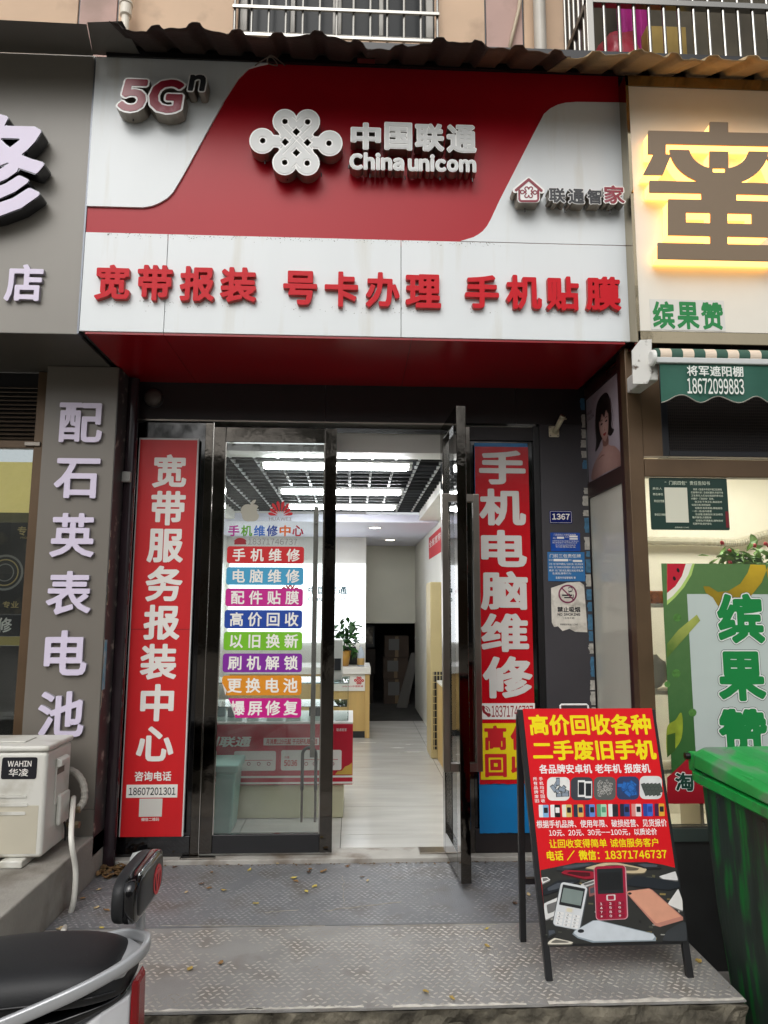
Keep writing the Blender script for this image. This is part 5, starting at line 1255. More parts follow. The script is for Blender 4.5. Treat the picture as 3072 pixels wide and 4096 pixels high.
for i in range(1, 6): cg.add('bar', MB().cyl((cgx, YG+0.09*i, zr), (cgx, YG+0.09*i, zr+1.6), 0.011, seg=10), m_ss)
cg.add('floor_panel', MB().box(cgx+0.021, 4.2, YG+0.022, YB-0.005, zr-0.03, zr-0.015), M('cage_floor', '#8a8780', 0.4, metal=0.6))
structure('balcony_back', MB().box(cgx+0.03, 4.3, YB-0.004, YB-0.001, zr, zr+1.8), M('balcony_dark', '#4a4334', 0.8, var=0.3, scale=3))
def blob(c, r, seed, sq=(1, 1, 1), n=10, m=16, amp=0.25):
    mb = MB(); secs = []
    for j in range(n+1):
        th = math.pi*j/n; sec = []
        for i in range(m):
            ph = 2*math.pi*i/m; d = Vector((math.sin(th)*math.cos(ph), math.sin(th)*math.sin(ph), math.cos(th)))
            k = r*(1+amp*mn.noise(d*2.2+Vector((seed, 0, 0)))+amp*0.5*mn.noise(d*6+Vector((seed, 3, 0))))
            sec.append(Vector(c)+Vector((d.x*sq[0], d.y*sq[1], d.z*sq[2]))*k)
        secs.append(sec)
    return mb.loft(secs)
q = pY(2470, 60, 4.0)
single('plastic_bag', 'bulging red plastic bag inside the balcony cage', 'bag', blob((q.x, 4.02, zr+0.16), 0.17, 2, (0.9, 0.7, 1)), M('red_plastic', '#a81c34', 0.3, var=0.25, scale=9, bump=0.5, bscale=14), (q.x, 4.02, zr), smooth=True)
q2_ = pY(2545, 60, 4.1)
cl = MB(); 
for i in range(25):
    x = q2_.x-0.12+0.24*i/24; y = 4.13+0.025*math.sin(i*1.1); cl.v += [Vector((x, y, zr+0.02)), Vector((x, y, zr+1.2))]
for i in range(24): cl.f.append((2*i, 2*i+2, 2*i+3, 2*i+1))
o = single('hanging_cloth', 'magenta cloth hanging inside the balcony cage beside the bag', 'cloth', cl, M('magenta_cloth', '#a01a78', 0.8, var=0.15, scale=5), (q2_.x, 4.13, zr), smooth=True)
q = pY(2640, 130, 4.05)
t = Thing('carton', 'yellow printed carton leaning behind the balcony bars', 'box', (q.x, 4.05, zr))
t.add('box_body', MB().box(q.x-0.10, q.x+0.16, 4.02, 4.14, zr+0.0, zr+0.42), M('carton_ochre', '#9a7f3a', 0.7, var=0.15, scale=7), bevel=0.004)
t.add('round_print', MB().fill([ellipse(q.x-0.02, zr+0.10, 0.075, 0.06)], FY(4.019), 0.001), M('carton_red', '#8d2a1c', 0.6))

# ================================================================== INSIDE THE SHOP
m_wood = M('pale_wood', '#c9a869', 0.45, var=0.10, scale=3, stretch=(6, 6, 0.6))
m_ctop = M('counter_white', '#e6e4de', 0.35)
# lit logo wall
lw = Thing('lit_logo_panel', 'glowing white wall panel with teal company lettering inside the shop', 'light panel', (-0.4, 8.59, 0.9))
lz0, lz1 = pY(1410, 2570, 8.57).z, pY(1410, 2256, 8.57).z; lx1 = pY(1462, 2400, 8.57).x
lw.add('diffuser', MB().box(-1.5, lx1, 8.575, 8.598, lz0, lz1), M('lit_white_panel', '#f4f8fc', emit=(0.93, 0.97, 1.0), estr=1.35))
FL_ = FY(8.574); m_teal = M('print_teal', '#3c6a78', 0.5)
lw.add('lettering', text_mb('中国联通', rY(1233, 2345, 1389, 2377, 8.574), FL_, 0.001, r=0.026), m_teal)
lw.add('lettering', text_mb('China unicom', rY(1232, 2387, 1390, 2405, 8.574), FL_, 0.001, r=0.025), m_teal)
def knot_at(box, Y, fr, c):
    a, b, cc, d = box; w, h = cc-a, d-b
    L = sdf_shape(lambda X, Y_: np.maximum(knot_fn(X, Y_), -(knot_holes(X, Y_)-5)), Krect, 80, 0, 0.002)
    return MB().fill([[(lambda q: (q.x, q.z))(pY(a+(x-1077)/403*w, b+(y-471)/289*h, Y)) for x, y in l] for l in L], fr, c)
lw.add('knot_mark', knot_at((1126, 2333, 1196, 2384), 8.574, FL_, 0.001), M('print_red', '#c0111d'))
# display counter with red printed front
CY = 4.80
dc = Thing('display_counter', 'red printed display counter with glass case behind the sticker door', 'counter', (-0.6, CY, 0.02))
bz0, bz1 = pY(1300, 3139, CY-0.03).z, pY(1300, 2897, CY-0.03).z; bxr = pY(1411, 3000, CY-0.03).x; bxl = -1.45
dc.add('cabinet', MB().box(bxl, pY(1373, 3200, CY).x, CY, CY+0.5, 0.022, bz1), M('counter_cream', '#c4c0a2', 0.5), bevel=0.004)
FBd2 = FY(CY-0.03)
bd = dc.add('printed_board', MB().box(bxl, bxr, CY-0.03, CY-0.001, bz0, bz1), M('counter_red', '#b5152e', 0.4), bevel=0.003)
def cr(*b): return rY(*b, CY-0.03)
mb = MB(); text_mb('利联通', cr(812, 2946, 1006, 2988), FBd2, 0.0012, r=0.03, shear=0.2, mb=mb)
text_mb('联通智家', cr(1346, 2913, 1387, 2925), FBd2, 0.0012, r=0.005, mb=mb)
dc.add('lettering', mb, m_banw, parent=bd)
for k, b in enumerate(((936, 3004, 1103, 3083), (1124, 3000, 1366, 3081), (1054, 2951, 1276, 2981))):
    x0, x1, z0, z1 = cr(*b); dc.add('white_field', MB().fill([rrect(x0, x1, z0, z1, 0.012 if k < 2 else 0.003)], FBd2, 0.0006, 0.0012), m_banw, parent=bd)
mb = MB(); text_mb('月消费129元起 千元好礼随心选', cr(1064, 2955, 1270, 2977), FBd2, 0.0018, r=0.02, shear=0.1, mb=mb); text_mb('5036', cr(1136, 3040, 1189, 3064), FBd2, 0.0018, r=0.03, mb=mb)
text_mb('价值', cr(1138, 3024, 1158, 3034), FBd2, 0.0018, r=0.01, N=40, mb=mb); mb.fbox(FBd2, *cr(980, 3040, 1090, 3042), 0.0013, 0.0016); mb.fbox(FBd2, *cr(1215, 3037, 1352, 3039), 0.0013, 0.0016)
dc.add('red_lettering', mb, M('print_red', '#c0111d'), parent=bd)
mb = MB()
for px in (995, 1035, 1075, 1225, 1258, 1290, 1330):
    q = pY(px, 3055, CY-0.03); mb.fill([ellipse(q.x, q.z, 0.012, 0.012, 12), ellipse(q.x, q.z, 0.008, 0.008, 12)], FBd2, 0.0018)
dc.add('icons', mb, M('print_wine', '#8e1020', 0.5), parent=bd, kind='stuff')
dc.add('stripe', MB().fbox(FBd2, bxl, bxr, *cr(940, 3103, 1400, 3111)[2:], 0.0006, 0.0010), m_banw, parent=bd)
dc.add('stripe', MB().fbox(FBd2, bxl, bxr, *cr(940, 3128, 1400, 3136)[2:], 0.0006, 0.0010), m_banw, parent=bd)
cloud = [(lambda q: (q.x, q.z))(pY(*p, CY-0.03)) for p in ((1340, 3098), (1350, 3085), (1368, 3082), (1380, 3066), (1396, 3060), (1408, 3050), (1409, 3098))]
dc.add('gold_cloud', MB().fill([cloud], FBd2, 0.0014), M('print_cloud', '#c9a24a', 0.4), parent=bd)
# glass case
gcx1 = pY(1394, 2800, CY+0.02).x; gz = pY(1394, 2735, CY+0.02).z
dc.add('counter_top', MB().box(bxl, pY(1412, 2890, CY).x, CY-0.028, CY+0.5, bz1+0.001, bz1+0.014), m_ctop, bevel=0.003)
gc = dc.add('glass_case', MB().box(bxl+0.1, gcx1, CY+0.02, CY+0.026, bz1+0.015, gz), m_glass2)
dc.add('case_side', MB().box(gcx1-0.006, gcx1, CY+0.027, CY+0.42, bz1+0.015, gz), m_glass2, parent=gc)
dc.add('case_top', MB().box(bxl+0.1, gcx1+0.004, CY+0.016, CY+0.43, gz+0.001, gz+0.009), glassM('green_edge_glass', tint=(0.8, 0.93, 0.9), film=0.05), parent=gc)
dc.add('case_shelf', MB().box(bxl+0.1, gcx1-0.01, CY+0.05, CY+0.42, bz1+0.1, bz1+0.104), m_glass2, parent=gc)
rng = random.Random(5); x = bxl+0.15; k = 0
bcols = ('#d8d8d4', '#33363c', '#b9c4cc', '#7c8894', '#ececea', '#4b4e54')
while x < gcx1-0.16:
    w, h = rng.uniform(0.07, 0.12), rng.uniform(0.05, 0.09)
    c = bcols[k % 6]; yy = CY+0.12+0.1*rng.random()
    single('phone_box', ('pale', 'dark', 'blue-grey', 'slate', 'white', 'charcoal')[k % 6]+' small phone box, number %s from the left in the display case' % ('one', 'two', 'three', 'four', 'five', 'six', 'seven', 'eight', 'nine', 'ten', 'eleven', 'twelve')[k], 'box',
           MB().box(x, x+w, yy, yy+0.06, bz1+0.0155, bz1+0.0155+h), M('phone_box_'+c[1:], c, 0.4), (x+w/2, yy, bz1+0.0155), 'small boxes in the display case', bevel=0.003)
    x += w+rng.uniform(0.02, 0.06); k += 1
# white upright machine and yellow pot stand on the case
q = pY(1353, 2650, CY+0.2)
t = Thing('white_printer', 'upright white plastic machine on top of the display case', 'machine', (q.x-0.03, CY+0.2, gz+0.0095))
t.add('casing', MB().box(q.x-0.12, q.x+0.03, CY+0.12, CY+0.3, gz+0.0095, pY(1353, 2556, CY+0.2).z), M('machine_white', '#c9cbc4', 0.4), bevel=0.008)
t.add('screen', MB().box(q.x-0.11, q.x+0.02, CY+0.117, CY+0.1195, gz+0.08, gz+0.16), m_char)
# reception counter
RY_ = 7.62
rc_ = Thing('reception_counter', 'pale wood reception counter with white top and red knot logo', 'counter', (-0.4, RY_, 0.02))
rx1 = pY(1478, 2800, RY_).x; rz1 = pY(1440, 2668, RY_).z; rz2 = pY(1440, 2696, RY_).z; zk = pY(1440, 2925, RY_).z
rxe = pY(1460, 2800, RY_).x
rc_.add('end_panel', MB().box(rxe, rx1, RY_-0.01, RY_+0.55, 0.021, rz2-0.001), m_wood, bevel=0.003)
rc_.add('front_panel', MB().box(-1.3, rxe-0.001, RY_+0.01, RY_+0.03, zk, rz2-0.001), m_wood)
rc_.add('kick_board', MB().box(-1.3, rxe-0.001, RY_+0.012, RY_+0.03, 0.021, zk-0.001), m_char)
rc_.add('top', MB().box(-1.34, rx1+0.01, RY_-0.03, RY_+0.6, rz2, rz1), m_ctop, bevel=0.004)
lpz = rY(1300, 2697, 1460, 2764, RY_)
lp_ = rc_.add('logo_plate', MB().box(lpz[0], rxe-0.002, RY_-0.004, RY_+0.009, lpz[2], lpz[3]-0.002), m_ctop)
FRc = FY(RY_-0.004)
rc_.add('knot_mark', knot_at((1416, 2706, 1456, 2738), RY_-0.004, FRc, 0.001), M('print_red', '#c0111d'), parent=lp_)
rc_.add('lettering', text_mb('unicom中国联通', rY(1370, 2741, 1452, 2749, RY_-0.004), FRc, 0.001, r=0.01, N=40), M('print_red', '#c0111d'), parent=lp_)
# bottle
def lathe_thing(name, label, cat, base, parts):
    t = Thing(name, label, cat, base)
    for nm, prof_, mt in parts: t.add(nm, MB().lathe(Fr(base, (1, 0, 0), (0, 1, 0), (0, 0, 1)), prof_, 20), mt, smooth=True)
    return t
bq = pY(1443, 2672, RY_+0.1); bq.z = rz1+0.001
lathe_thing('bottle', 'clear drink bottle with tan label on the reception counter', 'bottle', bq, [('body', [(0.001, 0), (0.036, 0.002), (0.038, 0.02), (0.038, 0.13), (0.03, 0.16), (0.015, 0.19), (0.014, 0.205)], M('bottle_plastic', '#b9c6d4', 0.1, spec=0.8)),
    ('label', [(0.0385, 0.015), (0.0395, 0.016), (0.0395, 0.085), (0.0385, 0.086)], M('label_tan', '#b3935a', 0.5)), ('cap', [(0.016, 0.206), (0.017, 0.207), (0.017, 0.228), (0.001, 0.229)], M('cap_white', '#dcdcdc', 0.4))])
# plant on the reception counter
def leaf_cloud(center, spread, n, size, seed, flat=0.5, arch=True):
    r = random.Random(seed); mb = MB(); c = Vector(center)
    for k in range(n):
        d = Vector((r.gauss(0, 1), r.gauss(0, 1), r.gauss(0, flat))); d = d.normalized()*(r.random()**0.45)
        p = c+Vector((d.x*spread[0], d.y*spread[1], d.z*spread[2])); s = size*r.uniform(0.6, 1.3)
        t = Vector((d.x+r.gauss(0, .5), d.y+r.gauss(0, .5), r.gauss(-0.2, .5))).normalized(); n_ = t.cross(Vector((r.gauss(0, .4), r.gauss(0, .4), 1))).normalized(); up = n_.cross(t)
        mb.quad(p-t*s, p-t*s*0.2+n_*s*0.42+up*s*0.1, p+t*s*0.45+n_*s*0.3+up*s*0.06, p+t*s-up*s*0.25, p+t*s*0.45-n_*s*0.3+up*s*0.06, p-t*s*0.2-n_*s*0.42+up*s*0.1)
    return mb
m_leaf = M('houseplant_leaf', '#2c5a24', 0.4, var=0.35, scale=20)
pq = pY(1372, 2690, RY_+0.15)
t = Thing('potted_plant', 'leafy green potted plant on the reception counter', 'plant', (pq.x, RY_+0.15, rz1+0.001))
t.add('pot', MB().lathe(Fr((pq.x, RY_+0.15, rz1+0.001), (1, 0, 0), (0, 1, 0), (0, 0, 1)), [(0.001, 0), (0.06, 0.001), (0.085, 0.16), (0.075, 0.16), (0.07, 0.13), (0.001, 0.13)], 20), M('pot_ochre', '#b98a3c', 0.4), smooth=True)
t.add('stem', MB().tube([(pq.x, RY_+0.15, rz1+0.1), (pq.x+0.01, RY_+0.15, rz1+0.25), (pq.x+0.03, RY_+0.14, rz1+0.42)], [0.008, 0.006, 0.003], 8), m_leaf)
t.add('foliage', leaf_cloud((pq.x+0.03, RY_+0.15, rz1+0.29), (0.17, 0.14, 0.24), 90, 0.06, 4, 0.8), m_leaf, kind='stuff')
q = pY(1390, 2650, RY_+0.3)
t = Thing('laptop', 'black laptop screen standing open on the reception counter', 'laptop', (q.x, RY_+0.3, rz1))
t.add('screen', MB().loft([[(q.x-0.12, RY_+0.30, rz1+0.012), (q.x+0.13, RY_+0.30, rz1+0.012), (q.x+0.13, RY_+0.31, rz1+0.012), (q.x-0.12, RY_+0.31, rz1+0.012)], [(q.x-0.12, RY_+0.25, rz1+0.2), (q.x+0.09, RY_+0.25, rz1+0.2), (q.x+0.09, RY_+0.26, rz1+0.2), (q.x-0.12, RY_+0.26, rz1+0.2)]]), m_char, bevel=0.003)
t.add('base', MB().box(q.x-0.12, q.x+0.13, RY_+0.311, RY_+0.5, rz1+0.001, rz1+0.014), m_char, bevel=0.003)
# teal waste bin behind the door glass
tq = pZ(900, 3340, 0.021); ty = 4.46
tx0, tx1 = pY(770, 3200, ty).x, pY(935, 3300, ty).x
tzt = pY(900, 3052, ty).z
t = Thing('waste_bin', 'pale teal plastic waste bin behind the lower door glass', 'bin', ((tx0+tx1)/2, ty+0.12, 0.021))
m_tealb = M('teal_plastic', '#8fb8ae', 0.4, var=0.05, scale=4)
t.add('body', MB().loft([[(tx0+0.03, ty+0.03, 0.022), (tx1-0.02, ty+0.03, 0.022), (tx1-0.02, ty+0.25, 0.022), (tx0+0.03, ty+0.25, 0.022)], [(tx0, ty, tzt-0.06), (tx1, ty, tzt-0.06), (tx1, ty+0.28, tzt-0.06), (tx0, ty+0.28, tzt-0.06)]]), m_tealb, bevel=0.015, seg=3)
t.add('rim', MB().loft([[(tx0-0.01, ty-0.01, tzt-0.062), (tx1+0.012, ty-0.01, tzt-0.062), (tx1+0.012, ty+0.29, tzt-0.062), (tx0-0.01, ty+0.29, tzt-0.062)], [(tx0-0.016, ty-0.016, tzt-0.01), (tx1+0.02, ty-0.016, tzt-0.01), (tx1+0.02, ty+0.295, tzt-0.01), (tx0-0.016, ty+0.295, tzt-0.01)]]), m_tealb, bevel=0.012, seg=3)
# standing air conditioner at the right wall
ay = 6.575; ax0 = pY(1722, 2700, ay).x
ac = Thing('floor_air_conditioner', 'tall champagne floor-standing air conditioner by the right wall inside', 'air conditioner', ((ax0+IX1)/2, ay+0.2, 0.02))
m_champ = M('champagne_plastic', '#bfae80', 0.35, var=0.05, scale=3)
az1 = pY(1730, 2328, ay).z
ac.add('casing', MB().box(ax0, IX1-0.002, ay, ay+0.36, 0.021, az1), m_champ, bevel=0.012, seg=3)
gz0_, gz1_ = pY(1740, 2998, ay).z, pY(1740, 2687, ay).z
gl_ = ac.add('grille', MB().box(ax0+0.022, IX1-0.01, ay-0.003, ay-0.001, gz0_, gz1_), m_black)
for k in range(11):
    z = gz0_+(gz1_-gz0_)*(k+0.5)/11; ac.add('grille_bar', MB().box(ax0+0.02, IX1-0.008, ay-0.008, ay-0.004, z-0.003, z+0.003), m_champ, parent=gl_)
for k in range(4):
    x = ax0+0.03+k*0.028; ac.add('grille_bar', MB().box(x-0.003, x+0.003, ay-0.007, ay-0.0035, gz0_, gz1_), m_champ, parent=gl_)
t = Thing('wood_cabinet', 'low pale wood cabinet along the right wall inside', 'cabinet', (0.82, 6.1, 0.02))
t.add('carcass', MB().box(0.775, IX1-0.002, 5.62, 6.55, 0.021, 0.70), m_wood, bevel=0.004); t.add('top', MB().box(0.77, IX1-0.002, 5.61, 6.56, 0.701, 0.72), m_ctop, bevel=0.003)
FI1 = FX(IX1-0.001)
t = Thing('wall_banner', 'small red banner hung high on the right inside wall', 'banner', (IX1-0.002, 7.6, 1.7))
p0, p1 = pX(1717, 2150, IX1), pX(1760, 2100, IX1)
zt, zb = pX(1717, 2152, IX1).z, pX(1717, 2238, IX1).z
t.add('cloth', MB().fbox(FI1, -p0.y, -p1.y+0.15, zb, zt, 0.001, 0.004), M('banner_cloth_red', '#c4202c', 0.6))
t.add('lettering', text_mb('全屋宽带', (-p0.y+0.05, -p1.y+0.1, zb+0.12, zb+0.2), FI1, 0.005, r=0.01), m_banw)
t = Thing('wall_conduit', 'white pipe on the corner of the rear recess', 'pipe', (oxr-0.01, 9.74, ozt))
t.add('pipe', MB().cyl((oxr+0.005, 9.75, ozt-0.15), (oxr+0.005, 9.75, 2.23), 0.02, seg=12), m_white)
t.add('elbow', MB().tube([(oxr+0.005, 9.75, ozt-0.15), (oxr+0.02, 9.75, ozt-0.19), (oxr+0.06, 9.75, ozt-0.2), (IX1-0.01, 9.75, ozt-0.2)], 0.02, 12), m_white)
# storeroom clutter
m_card = M('cardboard', '#41342a', 0.8, var=0.15, scale=6); m_card2 = M('dark_cardboard', '#2c241e', 0.8, var=0.15, scale=6)
def carton(lab, x0, x1, y0, y1, z0, z1, mt=m_card, print_=True):
    t = Thing('carton', lab, 'box', ((x0+x1)/2, y0, z0), 'cartons in the dark storeroom')
    t.add('box_body', MB().box(x0, x1, y0, y1, z0, z1), mt, bevel=0.004)
    t.add('tape', MB().box((x0+x1)/2-0.025, (x0+x1)/2+0.025, y0-0.0012, y0-0.0002, z0+0.01, z1-0.004), M('tape_tan', '#6d5a40', 0.4))
    if print_: t.add('label', MB().box(x0+0.06, x0+(x1-x0)*0.6, y0-0.0026, y0-0.0014, z0+(z1-z0)*0.35, z1-0.04), M('carton_label', '#5d5d5a', 0.6))
carton('brown carton at the bottom right of the storeroom stack', 0.45, 0.82, 10.3, 10.7, 0.011, 0.36)
carton('brown carton second up in the storeroom stack', 0.44, 0.80, 10.32, 10.7, 0.362, 0.66)
carton('brown carton third up in the storeroom stack', 0.46, 0.81, 10.32, 10.7, 0.662, 0.97)
carton('dark carton on the storeroom floor at the left', -0.2, 0.30, 10.4, 10.8, 0.011, 0.42, m_card2, False)
carton('dark carton resting on the left storeroom carton', -0.15, 0.33, 10.42, 10.8, 0.422, 0.78, m_card2, False)
t = Thing('monitor', 'old monitor screen on top of the dark storeroom cartons', 'monitor', (0.1, 10.4, 0.782))
t.add('case', MB().box(-0.1, 0.32, 10.45, 10.6, 0.80, 1.12), m_char, bevel=0.008); t.add('screen', MB().box(-0.07, 0.29, 10.446, 10.449, 0.85, 1.09), M('screen_glass', '#5a544e', 0.2, dirt='#b0a898', dirt_amt=0.4, dirt_scale=12))
t.add('foot', MB().box(0.0, 0.22, 10.46, 10.6, 0.783, 0.799), m_char)
a, b = pY(1600, 2885, 9.9), pY(1668, 2705, 9.98)
single('leaning_board', 'grey board leaning across the storeroom opening', 'board', MB().loft([[(a.x-0.05, 9.9, 0.012), (a.x+0.1, 9.9, 0.012), (a.x+0.1, 9.93, 0.012), (a.x-0.05, 9.93, 0.012)], [(b.x-0.08, 10.0, 0.75), (b.x+0.03, 10.0, 0.75), (b.x+0.03, 10.03, 0.75), (b.x-0.08, 10.03, 0.75)]]), M('board_grey', '#55524d', 0.7), (a.x, 9.9, 0.012), bevel=0.003)

# fruit shop interior bits seen through its window
t = Thing('flexible_duct', 'ribbed beige duct along the fruit shop back wall', 'duct', (2.2, 4.85, 1.7))
path = smooth_path([(1.5, 4.84, pY(2640, 2160, 4.84).z), pY(2800, 2166, 4.84), pY(2950, 2170, 4.84), pY(3072, 2135, 4.84), (3.4, 4.84, 2.0)], 24)
t.add('tube', MB().tube(path, [0.026+0.004*(i % 2) for i in range(len(path))], 10), M('duct_beige', '#b3ac98', 0.6))
q = pY(2960, 2250, 3.9)
t = Thing('flowering_plant', 'green plant with red flowers behind the fruit poster', 'plant', (q.x, 3.9, q.z-0.3))
t.add('stem', MB().tube([(q.x, 3.9, q.z-0.3), (q.x+0.02, 3.9, q.z-0.1), (q.x, 3.9, q.z+0.05)], 0.008, 8), m_leaf)
t.add('pot', MB().lathe(Fr((q.x, 3.9, q.z-0.5), (1, 0, 0), (0, 1, 0), (0, 0, 1)), [(0.001, 0), (0.08, 0.001), (0.11, 0.2), (0.1, 0.2), (0.001, 0.18)], 20), M('pot_white', '#c9c9c4', 0.4))
t.add('foliage', leaf_cloud((q.x+0.04, 3.9, q.z), (0.24, 0.12, 0.13), 130, 0.05, 8, 0.7), M('bright_leaf', '#6d9a3a', 0.45, var=0.35, scale=25), kind='stuff')
for k in range(7):
    r = random.Random(k); c = Vector((q.x+r.uniform(-0.18, 0.2), 3.84, q.z+r.uniform(-0.02, 0.13))); t.add('flower', blob(c, 0.012, k, n=5, m=7, amp=0.5), M('flower_red', '#c8202c', 0.5), smooth=True)
q = pY(2640, 2430, 3.75)
t = Thing('fruit_shop_shelf', 'pale shelf with small goods just inside the fruit shop window', 'shelf', (1.6, 3.75, 0.3))
for z in (0.55, 0.95, pY(2640, 2415, 3.75).z): t.add('board', MB().box(XC+0.065, 1.80, 3.72, 3.95, z-0.02, z), m_fw)
t.add('upright', MB().box(1.801, 1.82, 3.72, 3.95, 0.01, 1.6), m_fw)
zsh = pY(2640, 2415, 3.75).z
single('fruit_punnet', 'punnet of orange fruit on the fruit shop shelf', 'punnet', MB().loft([[(1.58, 3.74, zsh+0.001), (1.70, 3.74, zsh+0.001), (1.70, 3.84, zsh+0.001), (1.58, 3.84, zsh+0.001)], [(1.57, 3.73, zsh+0.07), (1.71, 3.73, zsh+0.07), (1.71, 3.85, zsh+0.07), (1.57, 3.85, zsh+0.07)]]), M('orange_fruit', '#b8641a', 0.4, var=0.5, scale=40), (1.64, 3.79, zsh), bevel=0.01)
single('rice_bag', 'white paper bag on the lower fruit shop shelf', 'bag', blob((1.63, 3.82, 1.04), 0.085, 5, (1, 0.6, 1.0)), M('bag_white', '#cfccc4', 0.7, bump=0.3), (1.63, 3.82, 0.951), smooth=True)

# ================================================================== OUTDOOR AIR CONDITIONER
m_acw = M('aged_white_enamel', '#d0cfc7', 0.4, var=0.04, scale=3, dirt='#a09a88', dirt_amt=0.22, dirt_scale=4)
ax1, ayf, ad, aw_ = -1.402, 3.415, 0.285, 0.78
zb_, zt2 = ZP+0.035, pY(171, 3008, 3.415).z
ax0_ = ax1-aw_
au = Thing('outdoor_air_conditioner', 'white outdoor air conditioner unit on the left concrete step', 'air conditioner', (ax1-aw_/2, ayf+ad/2, ZP))
au.add('casing', MB().box(ax0_, ax1, ayf, ayf+ad, zb_, zt2), m_acw, bevel=0.018, seg=4)
au.add('lid', MB().box(ax0_-0.006, ax1+0.006, ayf-0.006, ayf+ad+0.006, zt2+0.001, zt2+0.028), m_acw, bevel=0.012, seg=4)
au.add('lid_rib', MB().box(ax0_+0.1, ax1-0.14, ayf+0.08, ayf+0.2, zt2+0.0285, zt2+0.034), m_acw, bevel=0.004)
FA_ = FY(ayf)
x0, x1, z0, z1 = rY(7, 3029, 148, 3116, ayf)
bdg = au.add('badge', MB().fill([rrect(x0, x1, z0, z1, 0.01)], FA_, 0.0005, 0.002), M('badge_black', '#1b1c22', 0.3))
mb = MB(); text_mb('WAHIN', rY(32, 3043, 127, 3066, ayf), FA_, 0.0025, r=0.02, mb=mb); text_mb('华凌', rY(36, 3074, 114, 3105, ayf), FA_, 0.0025, r=0.012, mb=mb)
au.add('lettering', mb, m_banw, parent=bdg)
for py, px1_ in ((3184, 108), (3219, 112), (3253, 103)):
    q = pY(60, py, ayf); xr_ = pY(px1_, py, ayf).x
    au.add('louvre_groove', MB().fill([rrect(xr_-0.42, xr_, q.z-0.007, q.z+0.007, 0.0065)], FA_, 0.0004, 0.004), m_acw)
zc = pY(150, 3222, ayf).z
au.add('lower_front', MB().box(ax0_+0.02, pY(150, 3300, ayf).x, ayf-0.0012, ayf-0.0002, zb_+0.02, zc), M('yellowed_enamel', '#bdb7a5', 0.45, var=0.05, scale=4))
FSd = Fr((ax1, 0, 0), (0, 1, 0), (0, 0, 1), (1, 0, 0))
hd_ = au.add('side_handle', MB().fbox(FSd, ayf+0.10, ayf+0.19, zt2-0.26, zt2-0.05, 0.0005, 0.006), m_acw, bevel=0.003)
au.add('handle_hood', MB().loft([[FSd.p(ayf+0.09, zt2-0.09, 0.0065), FSd.p(ayf+0.20, zt2-0.09, 0.0065), FSd.p(ayf+0.20, zt2-0.045, 0.0065), FSd.p(ayf+0.09, zt2-0.045, 0.0065)], [FSd.p(ayf+0.095, zt2-0.085, 0.03), FSd.p(ayf+0.195, zt2-0.085, 0.03), FSd.p(ayf+0.195, zt2-0.058, 0.03), FSd.p(ayf+0.095, zt2-0.058, 0.03)]]), m_acw, parent=hd_, bevel=0.005)
au.add('handle_slot', MB().fbox(FSd, ayf+0.105, ayf+0.185, zt2-0.125, zt2-0.098, 0.0065, 0.0075), M('slot_dark', '#6a675e', 0.6), parent=hd_)
au.add('warning_label', MB().fbox(FSd, ayf+0.20, ayf+0.235, zt2-0.34, zt2-0.25, 0.0008, 0.0016), M('label_yellow', '#d6c21a', 0.5))
au.add('valve_cover', MB().fbox(FSd, ayf+0.13, ayf+0.245, zb_+0.10, zb_+0.24, 0.0008, 0.022), m_acw, bevel=0.008)
m_brass = M('dull_brass', '#7c6f58', 0.5, metal=0.6)
for z in (zb_+0.07, zb_+0.14):
    v = au.add('service_valve', MB().cyl((ax1+0.001, ayf+0.255, z), (ax1+0.05, ayf+0.255, z), 0.012, seg=10), m_brass)
    au.add('valve_nut', MB().cyl((ax1+0.051, ayf+0.255, z), (ax1+0.07, ayf+0.255, z), 0.017, seg=6), m_brass, parent=v)
wrap = smooth_path([(ax1+0.055, ayf+0.262, zb_+0.14), (ax1+0.075, ayf+0.285, zb_+0.18), (ax1+0.06, ayf+0.30, zb_+0.25), (ax1+0.015, ayf+0.315, zb_+0.30), (ax1-0.05, ayf+0.325, zb_+0.32)], 8)
au.add('wrapped_pipe', MB().tube(wrap, [0.0165+0.002*(i % 3 == 0) for i in range(len(wrap))], 12), M('pipe_wrap', '#9c988f', 0.7, bump=0.4))
au.add('power_cable', MB().tube(smooth_path([(ax1+0.008, ayf+0.18, zt2-0.27), (ax1+0.012, ayf+0.19, zt2-0.33), (ax1+0.016, ayf+0.22, zt2-0.40), (ax1+0.012, ayf+0.235, zt2-0.46)], 6), 0.005, 8), m_black)
for x in (ax0_+0.1, ax1-0.12):
    au.add('foot', MB().box(x-0.05, x+0.05, ayf-0.03, ayf+ad+0.03, ZP+0.001, zb_-0.001), m_acw, bevel=0.006)
# white drain hose looping down to the platform
hp = [Vector((ax1+0.03, 3.68, pY(258, 3190, 3.68).z)), pX(285, 3350, -1.285), pX(302, 3480, -1.262), pX(295, 3600, -1.262), pX(272, 3680, -1.28), pZ(252, 3728, 0.012)]
hp[1].x += 0
single('drain_hose', 'white plastic hose hanging from the air conditioner to the platform', 'hose', MB().tube(smooth_path(hp, 10), 0.0125, 12), M('hose_white', '#d5d3ca', 0.4), hp[-1], smooth=True)

